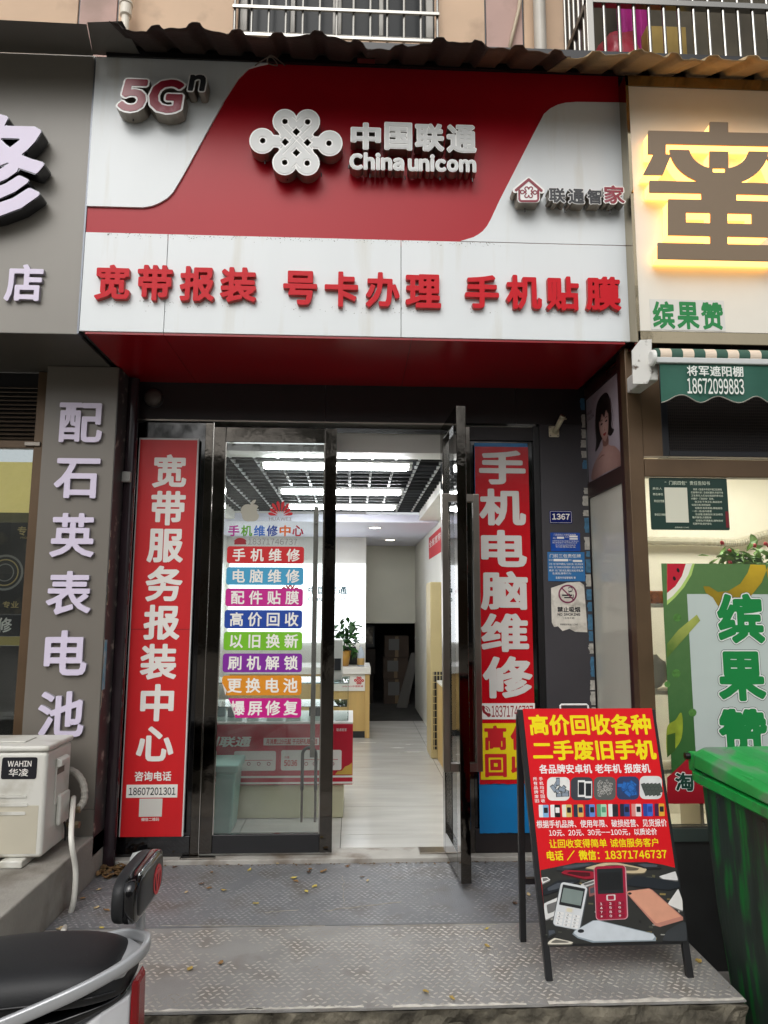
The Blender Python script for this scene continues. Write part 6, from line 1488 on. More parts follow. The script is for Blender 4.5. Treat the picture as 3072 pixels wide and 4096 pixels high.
# ================================================================== A-FRAME BOARD
FL3, FR3, TL3 = Vector((0.733, 2.794, 0)), Vector((1.297, 2.798, 0)), Vector((0.669, 2.884, 0.973))
uu = (FR3-FL3).normalized(); vv = (TL3-FL3); vl = vv.length; vv.normalize(); ww = uu.cross(vv); 
vv2 = (vv-uu*vv.dot(uu)).normalized()
AF = Fr(FL3, uu, vv, ww)
def ap_(px, py):
    d = ray(px, py); n = ww; t = (FL3-CP).dot(n)/d.dot(n); p = CP+d*t-FL3
    # solve p = a*uu + b*vv
    c = uu.dot(vv); b = (p.dot(vv)-c*p.dot(uu))/(1-c*c); a = p.dot(uu)-c*b
    return (a, b)
def c2(x, y): return ap_(2000+x/1.84375, 2750+y/1.84375)
def cR(x0, y0, x1, y1):
    my, mx = (y0+y1)/2, (x0+x1)/2
    return (c2(x0, my)[0], c2(x1, my)[0], c2(mx, y1)[1], c2(mx, y0)[1])
AW = (FR3-FL3).length; tb = 0.025
pb0 = c2(850, 1905)[1]
af = Thing('sandwich_board', 'red phone recycling sandwich board with black frame on the platform', 'sandwich board', (1.0, 2.95, 0))
m_fr = M('black_powder_coat', '#1f2022', 0.45, var=0.1, scale=8)
af.add('leg', MB().fbox(AF, 0, tb, 0, vl, -tb, 0), m_fr, bevel=0.002)
af.add('leg', MB().fbox(AF, AW-tb, AW, 0, vl, -tb, 0), m_fr, bevel=0.002)
af.add('cross_bar', MB().fbox(AF, tb+0.0005, AW-tb-0.0005, pb0, pb0+tb, -tb, -0.001), m_fr, bevel=0.002)
af.add('cross_bar', MB().fbox(AF, tb+0.0005, AW-tb-0.0005, vl-tb, vl-0.001, -tb, -0.001), m_fr, bevel=0.002)
RLf = Vector((0.722, 3.118, 0.0)); RRf = Vector((1.283, 3.122, 0.0)); topL = AF.p(0.0125, vl-0.02, -tb-0.014); topR = AF.p(AW-0.0125, vl-0.02, -tb-0.014)
for a, b in ((RLf, topL), (RRf, topR)): af.add('rear_leg', MB().bar(a, b, tb, tb, (0, 1, 0)), m_fr, bevel=0.002)
a, b = RLf.lerp(topL, 0.27), RRf.lerp(topR, 0.27)
af.add('rear_bar', MB().bar(a+Vector((0.013, 0, 0)), b-Vector((0.013, 0, 0)), tb*0.9, tb*0.9), m_fr)
hc = AW*0.43
af.add('handle', MB().tube([AF.p(hc-0.065, vl+0.001, -0.012), AF.p(hc-0.065, vl+0.014, -0.012), AF.p(hc-0.06, vl+0.019, -0.012), AF.p(hc+0.045, vl+0.019, -0.012), AF.p(hc+0.05, vl+0.014, -0.012), AF.p(hc+0.05, vl+0.001, -0.012)], 0.004, 8), m_white)
m_pr = M('poster_bright_red', '#d8141f', 0.35, var=0.03, scale=3)
ps = af.add('poster', MB().fbox(AF, tb*0.75, AW-tb*0.55, pb0+tb*0.9, vl+0.004, 0.0005, 0.003), m_pr)
yel, wht = M('print_yellow', '#f2dc10', 0.4), M('poster_print_white', '#f0ecea', 0.4)
C0 = 0.0036
def aline(tx, b, mat, r=0.02, N=64): af.add('lettering', text_mb(tx, cR(*b), AF, C0, r=r, N=N), mat, parent=ps)
aline('高价回收各种', (212, 197, 1110, 350), yel, 0.032); aline('二手废旧手机', (238, 385, 1147, 535), yel, 0.034)
aline('各品牌安卓机 老年机 报废机', (287, 563, 1105, 632), wht, 0.024)
mb = MB()
for i, ch in enumerate('所有品牌废旧'): mb.fill(fit(glyph(ch, 0.015, 40), cR(242+i*2.8, 660+i*32.3, 272+i*2.8, 686+i*32.3)), AF, C0)
for i, ch in enumerate('手机均可回收'): mb.fill(fit(glyph(ch, 0.015, 40), cR(285+i*3.2, 660+i*32.3, 315+i*3.2, 686+i*32.3)), AF, C0)
af.add('lettering', mb, wht, parent=ps)
aline('根据手机品牌、使用年限、破损经营、见货报价', (267, 973, 1228, 1030), wht, 0.016, 56); aline('10元、20元、30元--100元，以质论价', (358, 1041, 1155, 1092), wht, 0.02, 56)
aline('让回收变得简单 诚信服务客户', (360, 1113, 1165, 1178), yel, 0.02, 56); aline('电话 / 微信：18371746737', (342, 1195, 1228, 1270), yel, 0.028, 56)
def acol(h): return M('ad_'+h.lstrip('#'), h, 0.4, var=0.05, scale=30)
def apoly(name, pts, h, c, parent=ps, smth=False):
    L = [c2(*p) for p in pts]
    af.add(name, MB().fill([L], AF, c), acol(h), parent=parent)
def arr(x0, y0, x1, y1, r, h, c, name='picture', rot=0.0, skew=0.0):
    cx, cy = (x0+x1)/2, (y0+y1)/2
    P = rrect(x0, x1, y0, y1, r); ca, sa = math.cos(rad(rot)), math.sin(rad(rot))
    apoly(name, [(cx+(x-cx)*ca-(y-cy)*sa+(y-cy)*skew, cy+(x-cx)*sa+(y-cy)*ca) for x, y in P], h, c)
rng = random.Random(21)
pics = ((345, 660, 513, 833, '#e6e6e2'), (520, 660, 683, 830, '#3c4148'), (690, 658, 851, 828, '#5a5c5a'), (858, 655, 1023, 826, '#2e3f66'), (1027, 652, 1192, 822, '#d6d8d6'))
for k, (x0, y0, x1, y1, h) in enumerate(pics):
    arr(x0, y0, x1, y1, 38, h, C0, 'photo')
    mb1, mb2 = MB(), MB(); n = (9, 2, 40, 14, 14)[k]
    for i in range(n):
        if k == 1: w, hh, cx, cy, ro = 26, 62, x0+78+i*52, y0+84+i*8, 0
        elif k == 4: w, hh, cx, cy, ro = 15, 22, x0+30+i*9.5, y0+75+(i % 3)*24, -20
        else:
            sc = (1.0, 0, 0.45, 1.0, 0)[k]; w, hh = 14*sc, 30*sc; ro = rng.uniform(0, 180)
            cx, cy = (x0+x1)/2+rng.gauss(0, 30), (y0+y1)/2+rng.gauss(0, 26)
            cx = min(max(cx, x0+34), x1-34); cy = min(max(cy, y0+34), y1-34)
        ca, sa = math.cos(rad(ro)), math.sin(rad(ro))
        P = [c2(cx+a*w*ca-b*hh*sa, cy+a*w*sa+b*hh*ca) for a, b in ((-1, -1), (1, -1), (1, 1), (-1, 1))]
        Q = [c2(cx+a*w*ca*.8-b*hh*sa*.75, cy+a*w*sa*.8+b*hh*ca*.75) for a, b in ((-1, -1), (1, -1), (1, 1), (-1, 1))]
        mb1.fill([P], AF, C0+0.0004+0.00003*i); mb2.fill([Q], AF, C0+0.000415+0.00003*i)
    af.add('pictured_phones', mb1, acol(('#4a4c4e', '#e4e4e2', '#c0bfba', '#1d4f8e', '#3e4440')[k]), parent=ps, kind='stuff')
    af.add('pictured_screens', mb2, acol(('#8b98a6', '#22262b', '#6b6a66', '#2a6ab8', '#4a524c')[k]), parent=ps, kind='stuff')
cols = (('#e6e8ea', '#7fb2d8'), ('#f0efec', '#1c1d1f'), ('#e9e4d2', '#d9c070'), ('#22364a', '#e0b060'), ('#28345e', '#5f8ad0'), ('#5a9a78', '#a8d8b8'), ('#e8e8e8', '#2a2c34'), ('#22263c', '#314a86'), ('#d88a84', '#e8dad6'), ('#28489a', '#3e6ac8'), ('#46204a', '#e0a83a'))
for i, (h1, h2) in enumerate(cols):
    x = 285+i*85.3; y = 864-i*0.9
    arr(x, y, x+34, y+92, 5, h1, C0, 'pictured_phone', skew=0.04); arr(x+30, y, x+72, y+92, 6, h2, C0+0.0003, 'pictured_phone', skew=0.04)
    arr(x+36, y+20, x+66, y+60, 4, h1 if i % 2 else '#20232a', C0+0.0006, 'pictured_screen', skew=0.04)
# the big photograph of phones at the foot of the poster
apoly('phone_photo', [(297, 1345), (420, 1320), (560, 1290), (720, 1288), (1080, 1286), (1200, 1305), (1298, 1330), (1376, 1868), (346, 1892)], '#2f302e', C0)
rng = random.Random(9); mbs = {}
for i in range(70):   # circuit scraps between the phones
    x, y = rng.uniform(330, 1330), rng.uniform(1360, 1860); w, hh = rng.uniform(6, 26), rng.uniform(4, 12); h = rng.choice(('#8a7a4a', '#4a4c44', '#9a9a92', '#1c1f1e', '#5d5a44'))
    mbs.setdefault(h, MB()).fill([[c2(x-w, y-hh), c2(x+w, y-hh*0.6), c2(x+w*0.9, y+hh), c2(x-w, y+hh*0.7)]], AF, C0+0.0003+0.000005*i)
for h, m_ in mbs.items(): af.add('circuit_scraps', m_, acol(h), parent=ps, kind='stuff')
for pts, h in ((((410, 1345), (430, 1315), (660, 1283), (720, 1290), (690, 1310), (470, 1348)), '#33383c'), (((615, 1330), (760, 1290), (870, 1290), (1082, 1335), (1060, 1365), (950, 1368)), '#c9b896'),
               (((445, 1365), (480, 1342), (690, 1355), (698, 1405), (620, 1410)), '#9a1a30'), (((975, 1300), (1040, 1285), (1185, 1305), (1185, 1330), (1060, 1335)), '#26282a'),
               (((1168, 1390), (1290, 1352), (1310, 1420), (1200, 1410)), '#d8d8d6'), (((310, 1490), (420, 1420), (600, 1410), (500, 1470), (320, 1530)), '#20252b'),
               (((915, 1430), (1000, 1385), (1318, 1430), (1322, 1470), (1240, 1490), (930, 1455)), '#22282e'), (((300, 1400), (345, 1395), (370, 1415), (310, 1445)), '#e2e0dc'),
               (((320, 1590), (445, 1535), (450, 1560), (400, 1680), (332, 1712)), '#dadbd9'), (((650, 1470), (706, 1450), (710, 1520), (655, 1540)), '#8e5a56'), (((590, 1450), (705, 1408), (705, 1440), (610, 1475)), '#cfcfcc'),
               (((345, 1780), (405, 1775), (415, 1810), (350, 1850)), '#2a2d2e'), (((355, 1870), (400, 1842), (540, 1875), (520, 1888), (350, 1890)), '#d9d4c4'), (((1190, 1865), (1225, 1790), (1340, 1725), (1368, 1730), (1376, 1866)), '#383c3f'),
               (((1230, 1595), (1310, 1480), (1340, 1560), (1345, 1645)), '#e0dfda')):
    n_ = len(pts); cxm, cym = sum(p[0] for p in pts)/n_, sum(p[1] for p in pts)/n_
    rp_ = [q for i in range(n_) for q in ((pts[i][0]*.82+pts[i-1][0]*.18, pts[i][1]*.82+pts[i-1][1]*.18), (pts[i][0]*.96+cxm*.04, pts[i][1]*.96+cym*.04), (pts[i][0]*.82+pts[(i+1) % n_][0]*.18, pts[i][1]*.82+pts[(i+1) % n_][1]*.18))]
    dk = '#'+''.join('%02x' % int(int(h[k:k+2], 16)*0.5) for k in (1, 3, 5))
    apoly('pictured_phone', [(x_, y_+9) for x_, y_ in rp_], dk, C0+0.0009+0.00002*n_); apoly('pictured_phone', rp_, h, C0+0.0012)
    if max(p[0] for p in pts) < 1290: apoly('pictured_screen', [(cxm+(x_-cxm)*0.7, cym+(y_-cym)*0.55-2) for x_, y_ in rp_], dk if h > '#9' else '#4a5058', C0+0.0014)
def photo_phone(x0, y0, x1, y1, rot, rim, face, scr, keys, dia):
    cx, cy = (x0+x1)/2, (y0+y1)/2; ca, sa = math.cos(rad(rot)), math.sin(rad(rot))
    def T(P): return [(cx+(x-cx)*ca-(y-cy)*sa, cy+(x-cx)*sa+(y-cy)*ca) for x, y in P]
    w, h = x1-x0, y1-y0
    apoly('pictured_phone', T(rrect(x0-5, x1+9, y0, y1+6, 30)), rim, C0+0.0016)
    apoly('pictured_phone', T(rrect(x0, x1, y0, y1, 26)), face, C0+0.0019)
    apoly('pictured_screen', T(rrect(x0+w*.08, x1-w*.08, y0+h*.05, y0+h*.52, 6)), '#23272a', C0+0.0022)
    apoly('pictured_screen', T([(x0+w*.13, y0+h*.12), (x1-w*.13, y0+h*.12), (x1-w*.13, y0+h*.45), (x0+w*.13, y0+h*.45)]), scr, C0+0.0025)
    apoly('pictured_key', T(rrect(cx-w*.15, cx+w*.15, y0+h*.54, y0+h*.65, 8)), '#d6d4d0', C0+0.0022); apoly('pictured_key', T(rrect(cx-w*.10, cx+w*.10, y0+h*.555, y0+h*.635, 6)), dia, C0+0.0025)
    km = MB(); dm = MB(); n = 0
    for r_ in range(4):
        for c_ in range(3):
            kx, ky = x0+w*(.2+.3*c_), y0+h*(.705+.078*r_)
            km.fill([[c2(*p) for p in T([(kx-w*.12, ky-h*.03), (kx+w*.12, ky-h*.03), (kx+w*.12, ky+h*.03), (kx-w*.12, ky+h*.03)])]], AF, C0+0.0022)
            d = '123456789*0#'[n]; n += 1; q = T([(kx-w*.03, ky)])[0]; a_, b_ = c2(q[0]-w*.035, q[1]+h*.022), c2(q[0]+w*.035, q[1]-h*.022)
            dm.fill(fit(glyph(d, 0.01, 40), (a_[0], b_[0], a_[1], b_[1])), AF, C0+0.0025)
    af.add('pictured_keypad', km, acol(keys), parent=ps, kind='stuff'); af.add('key_digits', dm, acol('#f0e6e8' if dia != '#d8d2b8' else '#6a6e74'), parent=ps, kind='stuff')
photo_phone(700, 1312, 925, 1705, -2.5, '#c9929c', '#a01838', '#1a1d1f', '#8c1230', '#a01838')
photo_phone(415, 1445, 615, 1770, 11, '#4a5054', '#d4d8da', '#7c8a86', '#e6e6e4', '#d8d2b8')
apoly('pictured_phone', [(925, 1510), (940, 1498), (1095, 1478), (1120, 1490), (1345, 1690), (1345, 1712), (1175, 1762), (1140, 1752)], '#b98070', C0+0.0016)
apoly('pictured_phone', [(930, 1508), (945, 1500), (1090, 1482), (1110, 1490), (1330, 1685), (1155, 1735), (1140, 1730)], '#d69a80', C0+0.0019)
apoly('pictured_lens', [(953+14*math.cos(a), 1516+9*math.sin(a)) for a in (k*math.pi/6 for k in range(12))], '#20201f', C0+0.0022)
apoly('pictured_phone', [(530, 1815), (545, 1790), (680, 1715), (720, 1712), (1125, 1810), (1147, 1840), (1145, 1866), (680, 1878), (570, 1845)], '#8b98a0', C0+0.0016)
apoly('pictured_phone', [(540, 1808), (550, 1790), (685, 1717), (720, 1716), (1125, 1815), (1138, 1835), (1120, 1858), (690, 1866), (575, 1835)], '#c8d0d6', C0+0.0019)
apoly('pictured_lens', [(593+24*math.cos(a), 1792+14*math.sin(a)) for a in (k*math.pi/7 for k in range(14))], '#22262a', C0+0.0022)

# ================================================================== WHEELED BIN
m_bin = M('dark_weathered_bin', '#2c3a32', 0.5, var=0.35, scale=7, dirt='#17702f', dirt_amt=0.34, dsoft=0.16, dirt_scale=13, stretch=(1.6, 1.6, 0.28), bump=0.1)
m_lid = M('scuffed_green_lid', '#22a04a', 0.42, var=0.18, scale=9, dirt='#6d8270', dirt_amt=0.30, dsoft=0.16, dirt_scale=9, bump=0.15, stretch=(1, 0.5, 1))
m_rim2 = M('green_bin_rim', '#1ea848', 0.4, var=0.12, scale=8, dirt='#3c5a44', dirt_amt=0.25, dirt_scale=9)
bz = 0.70
BX0, BX1, BY0, BY1 = 1.445, 2.02, 2.36, 3.07
wb = Thing('wheeled_bin', 'weathered green and black wheeled rubbish bin beside the platform', 'bin', ((BX0+BX1)/2, (BY0+BY1)/2, STREET))
def rr3(x0, x1, y0, y1, r, z): return [(x, y, z) for x, y in rrect(x0, x1, y0, y1, r, 4)]
wb.add('body', MB().loft([rr3(BX0+0.07, BX1-0.05, BY0+0.10, BY1-0.12, 0.05, STREET+0.02), rr3(BX0+0.035, BX1-0.03, BY0+0.05, BY1-0.07, 0.05, 0.2), rr3(BX0+0.02, BX1-0.02, BY0+0.02, BY1-0.04, 0.05, bz-0.06), rr3(BX0+0.02, BX1-0.02, BY0+0.02, BY1-0.04, 0.05, bz-0.02)]), m_bin, smooth=False)
for y in (BY0+0.2, BY0+0.36, BY0+0.52): wb.add('body_rib', MB().loft([[(BX0+0.018, y-0.012, bz-0.07), (BX0+0.018, y+0.012, bz-0.07), (BX0+0.05, y+0.012, bz-0.07), (BX0+0.05, y-0.012, bz-0.07)], [(BX0+0.028, y-0.012, bz-0.24), (BX0+0.028, y+0.012, bz-0.24), (BX0+0.05, y+0.012, bz-0.24), (BX0+0.05, y-0.012, bz-0.24)]]), m_bin, bevel=0.003)
wb.add('rim', MB().loft([rr3(BX0, BX1, BY0, BY1-0.02, 0.06, bz-0.045), rr3(BX0-0.012, BX1+0.012, BY0-0.012, BY1-0.01, 0.06, bz-0.035), rr3(BX0-0.012, BX1+0.012, BY0-0.012, BY1-0.01, 0.06, bz-0.002), rr3(BX0+0.01, BX1-0.01, BY0+0.01, BY1-0.03, 0.05, bz+0.002)]), m_rim2)
# lid: skirt, sloping top and raised centre
def lid_sec(i, z0, tilt): return [(x, y, z0+tilt*(y-BY0)) for x, y in rrect(BX0-0.004+i, BX1+0.004-i, BY0-0.004+i, BY1-0.02-i*0.6, 0.055, 4)]
ld = wb.add('lid', MB().loft([lid_sec(0, bz+0.006, 0.012), lid_sec(-0.004, bz+0.012, 0.012), lid_sec(0.0, bz+0.038, 0.05), lid_sec(0.03, bz+0.055, 0.06), lid_sec(0.09, bz+0.058, 0.06)]), m_lid, bevel=0.004)
wb.add('lid_panel', MB().loft([lid_sec(0.10, bz+0.056, 0.06), lid_sec(0.125, bz+0.078, 0.05), lid_sec(0.15, bz+0.08, 0.05)]), m_lid, parent=ld, bevel=0.004)
wb.add('lid_grip', MB().box(BX0+0.01, BX0+0.035, BY0+0.24, BY0+0.42, bz+0.045, bz+0.066), m_lid, parent=ld, bevel=0.006)
wb.add('hinge_bar', MB().cyl((BX0-0.01, BY1+0.005, bz+0.05), (BX1+0.01, BY1+0.005, bz+0.05), 0.014, seg=12), m_black)
for x in (BX0+0.03, BX1-0.03): wb.add('hinge_lug', MB().box(x-0.02, x+0.02, BY1-0.03, BY1+0.022, bz-0.01, bz+0.068), m_rim2, bevel=0.006)
for x in (BX0+0.02, BX1-0.02):
    wh = wb.add('wheel', MB().cyl((x-0.022, BY1-0.02, STREET+0.10), (x+0.022, BY1-0.02, STREET+0.10), 0.10, seg=24), m_black, bevel=0.008)
    wb.add('hub', MB().cyl((x-0.026, BY1-0.02, STREET+0.10), (x+0.026, BY1-0.02, STREET+0.10), 0.045, seg=16), m_char, parent=wh)

# ================================================================== ELECTRIC SCOOTER (tail end in view; it heads to the left)
sc_y = 2.02
sco = Thing('electric_scooter', 'parked electric scooter with black seat and red-marked backrest, lower left', 'scooter', (-1.1, sc_y, STREET))
m_seat = M('black_vinyl', '#18191b', 0.55, bump=0.06, bscale=220, var=0.08, scale=8)
m_plas = M('black_plastic', '#141416', 0.35); m_gls = M('gloss_black_plastic', '#0f0f11', 0.1, coat=0.3)
m_silv = M('silver_paint', '#b4b6b8', 0.3, metal=0.35); m_whp = M('white_gloss_plastic', '#d3d4d6', 0.2, coat=0.5); m_tail = M('red_lens', '#8e0a14', 0.25)
def sup(cx, cy, cz, hx, hy, hz, e=3.0, nu=24, nv=14, flat=None):
    """superellipsoid as one smooth surface."""
    secs = []
    def sg(v, p): return math.copysign(abs(v)**p, v)
    for j in range(nv+1):
        ph = -math.pi/2+math.pi*j/nv; sec = []
        for i in range(nu):
            th = 2*math.pi*i/nu
            sec.append(Vector((cx+hx*sg(math.cos(ph), 2/e)*sg(math.cos(th), 2/e), cy+hy*sg(math.cos(ph), 2/e)*sg(math.sin(th), 2/e), cz+hz*sg(math.sin(ph), 2/e))))
        secs.append(sec)
    return MB().loft(secs)
# seat: lofted cross-sections along X (front to rear); each is a D with rounded shoulders
def seat_sec(x, w, zt_, zb_):
    P = [(-1.0, 0.0), (-1.02, 0.35), (-0.97, 0.68), (-0.82, 0.88), (-0.55, 0.97), (0, 1.0), (0.55, 0.97), (0.82, 0.88), (0.97, 0.68), (1.02, 0.35), (1.0, 0.0)]
    return [Vector((x, sc_y+a*w, zb_+(zt_-zb_)*b)) for a, b in P]
SZ = 0.49
secs = [seat_sec(q[0]+0.06*min(1, max(0, (q[0]+1.3)/0.4)), *q[1:]) for q in ((-1.62, 0.07, SZ-0.075, SZ-0.11), (-1.58, 0.115, SZ-0.055, SZ-0.12), (-1.45, 0.145, SZ-0.045, SZ-0.13), (-1.28, 0.155, SZ-0.04, SZ-0.135), (-1.10, 0.16, SZ-0.022, SZ-0.125), (-0.98, 0.162, SZ-0.004, SZ-0.115), (-0.86, 0.158, SZ+0.004, SZ-0.105), (-0.76, 0.148, SZ+0.004, SZ-0.10), (-0.69, 0.128, SZ-0.004, SZ-0.095), (-0.645, 0.095, SZ-0.022, SZ-0.09), (-0.628, 0.05, SZ-0.05, SZ-0.085))]
se = sco.add('seat', MB().loft(secs), m_seat, smooth=True); sub = se.modifiers.new('sub', 'SUBSURF'); sub.levels = 1; sub.render_levels = 2
sco.add('seat_seam', MB().tube([seat_sec(-1.02, 0.164, SZ-0.006, SZ-0.118)[k]+Vector((0, 0, 0.0005)) for k in range(11)], 0.002, 6), m_plas, parent=se)
# backrest: cushion in front, hard shell behind with round red mark
bX, bZ, bW, bH = -0.605, 0.592, 0.155, 0.066
bk = sco.add('backrest', sup(bX-0.014, sc_y+0.14, bZ, 0.028, bW, bH, 3.4), m_seat, smooth=True)
sco.add('backrest_shell', sup(bX+0.012, sc_y+0.14, bZ, 0.022, bW*0.97, bH*0.96, 4.5), m_gls, parent=bk, smooth=True)
sco.add('shell_panel', sup(bX+0.026, sc_y+0.14, bZ+0.002, 0.012, bW*0.8, bH*0.76, 5), m_plas, parent=bk, smooth=True)
FM = Fr((bX+0.0386, sc_y+0.185, bZ-0.002), (0, 1, 0), (0, 0, 1), (1, 0, 0))
m_mark = M('red_mark', '#d3222c', 0.35)
mk = sdf_shape(lambda X, Y: np.minimum(np.abs(sd_circ(X, Y, (0, 0), 0.036))-0.0045, np.minimum(np.minimum(sd_cap(X, Y, (-0.02, 0.02), (0.0, -0.032), 0.005), sd_cap(X, Y, (0.0, -0.032), (0.022, 0.022), 0.005)), np.minimum(sd_cap(X, Y, (-0.03, 0.022), (0.03, 0.022), 0.005), sd_cap(X, Y, (0.005, 0.02), (0.005, -0.02), 0.004)))), (-0.07, 0.07, -0.07, 0.07), 80)
sco.add('round_mark', MB().fill(mk, FM, 0.0, 0.0012), m_mark, parent=bk)
sco.add('seat_piping', MB().tube([s_[1]+Vector((0, -0.001, 0.004)) for s_ in secs[1:-1]], 0.0022, 6), m_plas, parent=se)
# bracket and grab rail
br = [(bX+0.012, sc_y+0.12, bZ-0.06), (bX+0.012, sc_y+0.12, bZ-0.12), (bX-0.002, sc_y+0.10, bZ-0.165), (bX-0.035, sc_y+0.07, SZ-0.045)]
sco.add('backrest_bracket', MB().tube(smooth_path(br, 5), [0.014]*16, 8), m_silv, smooth=True)
zr_ = SZ-0.035
rail = [(-1.10, sc_y-0.185, zr_-0.20), (-1.06, sc_y-0.20, zr_-0.125), (-0.98, sc_y-0.205, zr_-0.095), (-0.84, sc_y-0.20, zr_-0.055), (-0.68, sc_y-0.155, zr_-0.008), (-0.59, sc_y-0.10, zr_+0.018), (-0.545, sc_y-0.045, zr_+0.034), (-0.538, sc_y+0.0, zr_+0.04), (-0.56, sc_y+0.05, zr_+0.036), (-0.64, sc_y+0.12, zr_+0.012), (-0.84, sc_y+0.18, zr_-0.055), (-1.02, sc_y+0.205, zr_-0.10)]
rp = smooth_path(rail, 6)
def flat_tube(path, w, h):
    secs = []
    for i, p in enumerate(path):
        t = (path[min(i+1, len(path)-1)]-path[max(i-1, 0)]).normalized(); a = t.cross(Vector((0, 0, 1))).normalized(); b = a.cross(t)
        secs.append([p+a*w*math.copysign(abs(math.cos(k*math.pi/6))**0.6, math.cos(k*math.pi/6))+b*h*math.copysign(abs(math.sin(k*math.pi/6))**0.6, math.sin(k*math.pi/6)) for k in range(12)])
    return MB().loft(secs)
sco.add('grab_rail', flat_tube(rp, 0.009, 0.0155), m_silv, smooth=True)
sco.add('rail_plate', MB().loft([[(-0.67, sc_y-0.12, zr_-0.004), (-0.57, sc_y-0.08, zr_+0.012), (-0.56, sc_y+0.03, zr_+0.024), (-0.61, sc_y+0.09, zr_+0.018), (-0.68, sc_y+0.11, zr_-0.004)], [(-0.67, sc_y-0.12, zr_-0.02), (-0.57, sc_y-0.08, zr_-0.004), (-0.56, sc_y+0.03, zr_+0.008), (-0.61, sc_y+0.09, zr_+0.002), (-0.68, sc_y+0.11, zr_-0.02)]]), m_silv, bevel=0.004)
# tail body
def bsec(x, w, zt_, zb_, taper=0.6): return [Vector((x, sc_y+a*w, zb_+(zt_-zb_)*b)) for a, b in ((-taper, 0), (-0.9, 0.35), (-1, 0.7), (-0.9, 1), (0.9, 1), (1, 0.7), (0.9, 0.35), (taper, 0))]
tb_ = sco.add('tail_body', MB().loft([bsec(*q) for q in ((-1.65, 0.10, SZ-0.12, 0.0), (-1.3, 0.16, SZ-0.14, 0.0), (-1.0, 0.17, SZ-0.125, 0.14), (-0.8, 0.15, SZ-0.11, 0.27), (-0.68, 0.12, SZ-0.095, 0.33), (-0.60, 0.09, SZ-0.085, 0.36), (-0.575, 0.05, SZ-0.08, 0.38))]), m_gls, smooth=True)
sub = tb_.modifiers.new('sub', 'SUBSURF'); sub.levels = 1; sub.render_levels = 2
sco.add('grey_side_panel', MB().loft([[(-1.25, sc_y-0.172, SZ-0.23), (-0.90, sc_y-0.182, SZ-0.19), (-0.72, sc_y-0.16, SZ-0.165), (-0.70, sc_y-0.165, SZ-0.185), (-0.9, sc_y-0.187, SZ-0.225), (-1.25, sc_y-0.177, SZ-0.32)], [(-1.25, sc_y-0.162, SZ-0.23), (-0.90, sc_y-0.172, SZ-0.19), (-0.72, sc_y-0.15, SZ-0.165), (-0.70, sc_y-0.155, SZ-0.185), (-0.9, sc_y-0.177, SZ-0.225), (-1.25, sc_y-0.167, SZ-0.32)]]), M('grey_gloss', '#5b5e62', 0.15, coat=0.4))
sco.add('white_tail_panel', MB().loft([bsec(*q) for q in ((-0.95, 0.12, 0.19, 0.02), (-0.76, 0.14, 0.29, 0.02), (-0.62, 0.11, 0.375, 0.02), (-0.562, 0.055, 0.395, 0.03))]), m_whp, bevel=0.006)
sco.add('tail_light', MB().loft([[(-0.561, sc_y-0.052, 0.03), (-0.561, sc_y+0.052, 0.03), (-0.561, sc_y+0.05, 0.425), (-0.561, sc_y-0.05, 0.425)], [(-0.540, sc_y-0.035, 0.03), (-0.540, sc_y+0.035, 0.03), (-0.546, sc_y+0.03, 0.415), (-0.546, sc_y-0.03, 0.415)]]), m_tail, bevel=0.006)
sco.add('side_reflector', MB().loft([[(-0.86, sc_y-0.165, 0.17), (-0.72, sc_y-0.152, 0.20), (-0.70, sc_y-0.15, 0.155), (-0.84, sc_y-0.16, 0.12)], [(-0.86, sc_y-0.12, 0.17), (-0.72, sc_y-0.12, 0.20), (-0.70, sc_y-0.12, 0.155), (-0.84, sc_y-0.12, 0.12)]]), m_tail)
sco.add('rear_mudguard', MB().loft([[(-0.52, sc_y+a*0.06, -0.02-0.0*a), (-0.62, sc_y+a*0.06, 0.045)] [::1]+[(-0.62, sc_y+a*0.06, 0.035), (-0.53, sc_y+a*0.06, -0.03)] for a in (-1, 1)]), m_plas)
def wheel(x, r):
    w = sco.add('wheel', MB().lathe(Fr((x, sc_y, STREET+r), (1, 0, 0), (0, 0, 1), (0, -1, 0)), [(r-0.05, -0.035), (r-0.02, -0.045), (r-0.004, -0.025), (r, 0), (r-0.004, 0.025), (r-0.02, 0.045), (r-0.05, 0.035)], 32), M('tyre_rubber', '#141414', 0.85), smooth=True)
    sco.add('rim', MB().lathe(Fr((x, sc_y, STREET+r), (1, 0, 0), (0, 0, 1), (0, -1, 0)), [(r-0.052, -0.03), (r-0.07, -0.02), (0.03, -0.03), (0.03, 0.03), (r-0.07, 0.02), (r-0.052, 0.03)], 32), m_silv, parent=w)
wheel(-0.78, 0.205); wheel(-1.98, 0.205)
sco.add('swing_arm', MB().bar((-0.78, sc_y-0.07, STREET+0.205), (-1.25, sc_y-0.07, STREET+0.24), 0.03, 0.05), m_plas)
sco.add('floorboard', MB().box(-1.80, -1.45, sc_y-0.14, sc_y+0.14, STREET+0.22, STREET+0.28), m_plas, bevel=0.02)
sco.add('front_shield', MB().loft([[(-1.80, sc_y-0.15, STREET+0.26), (-1.80, sc_y+0.15, STREET+0.26), (-1.86, sc_y+0.13, STREET+0.26), (-1.86, sc_y-0.13, STREET+0.26)], [(-1.86, sc_y-0.18, STREET+0.65), (-1.86, sc_y+0.18, STREET+0.65), (-1.95, sc_y+0.12, STREET+0.65), (-1.95, sc_y-0.12, STREET+0.65)], [(-1.84, sc_y-0.10, STREET+0.92), (-1.84, sc_y+0.10, STREET+0.92), (-1.92, sc_y+0.08, STREET+0.92), (-1.92, sc_y-0.08, STREET+0.92)]]), m_whp, bevel=0.02)
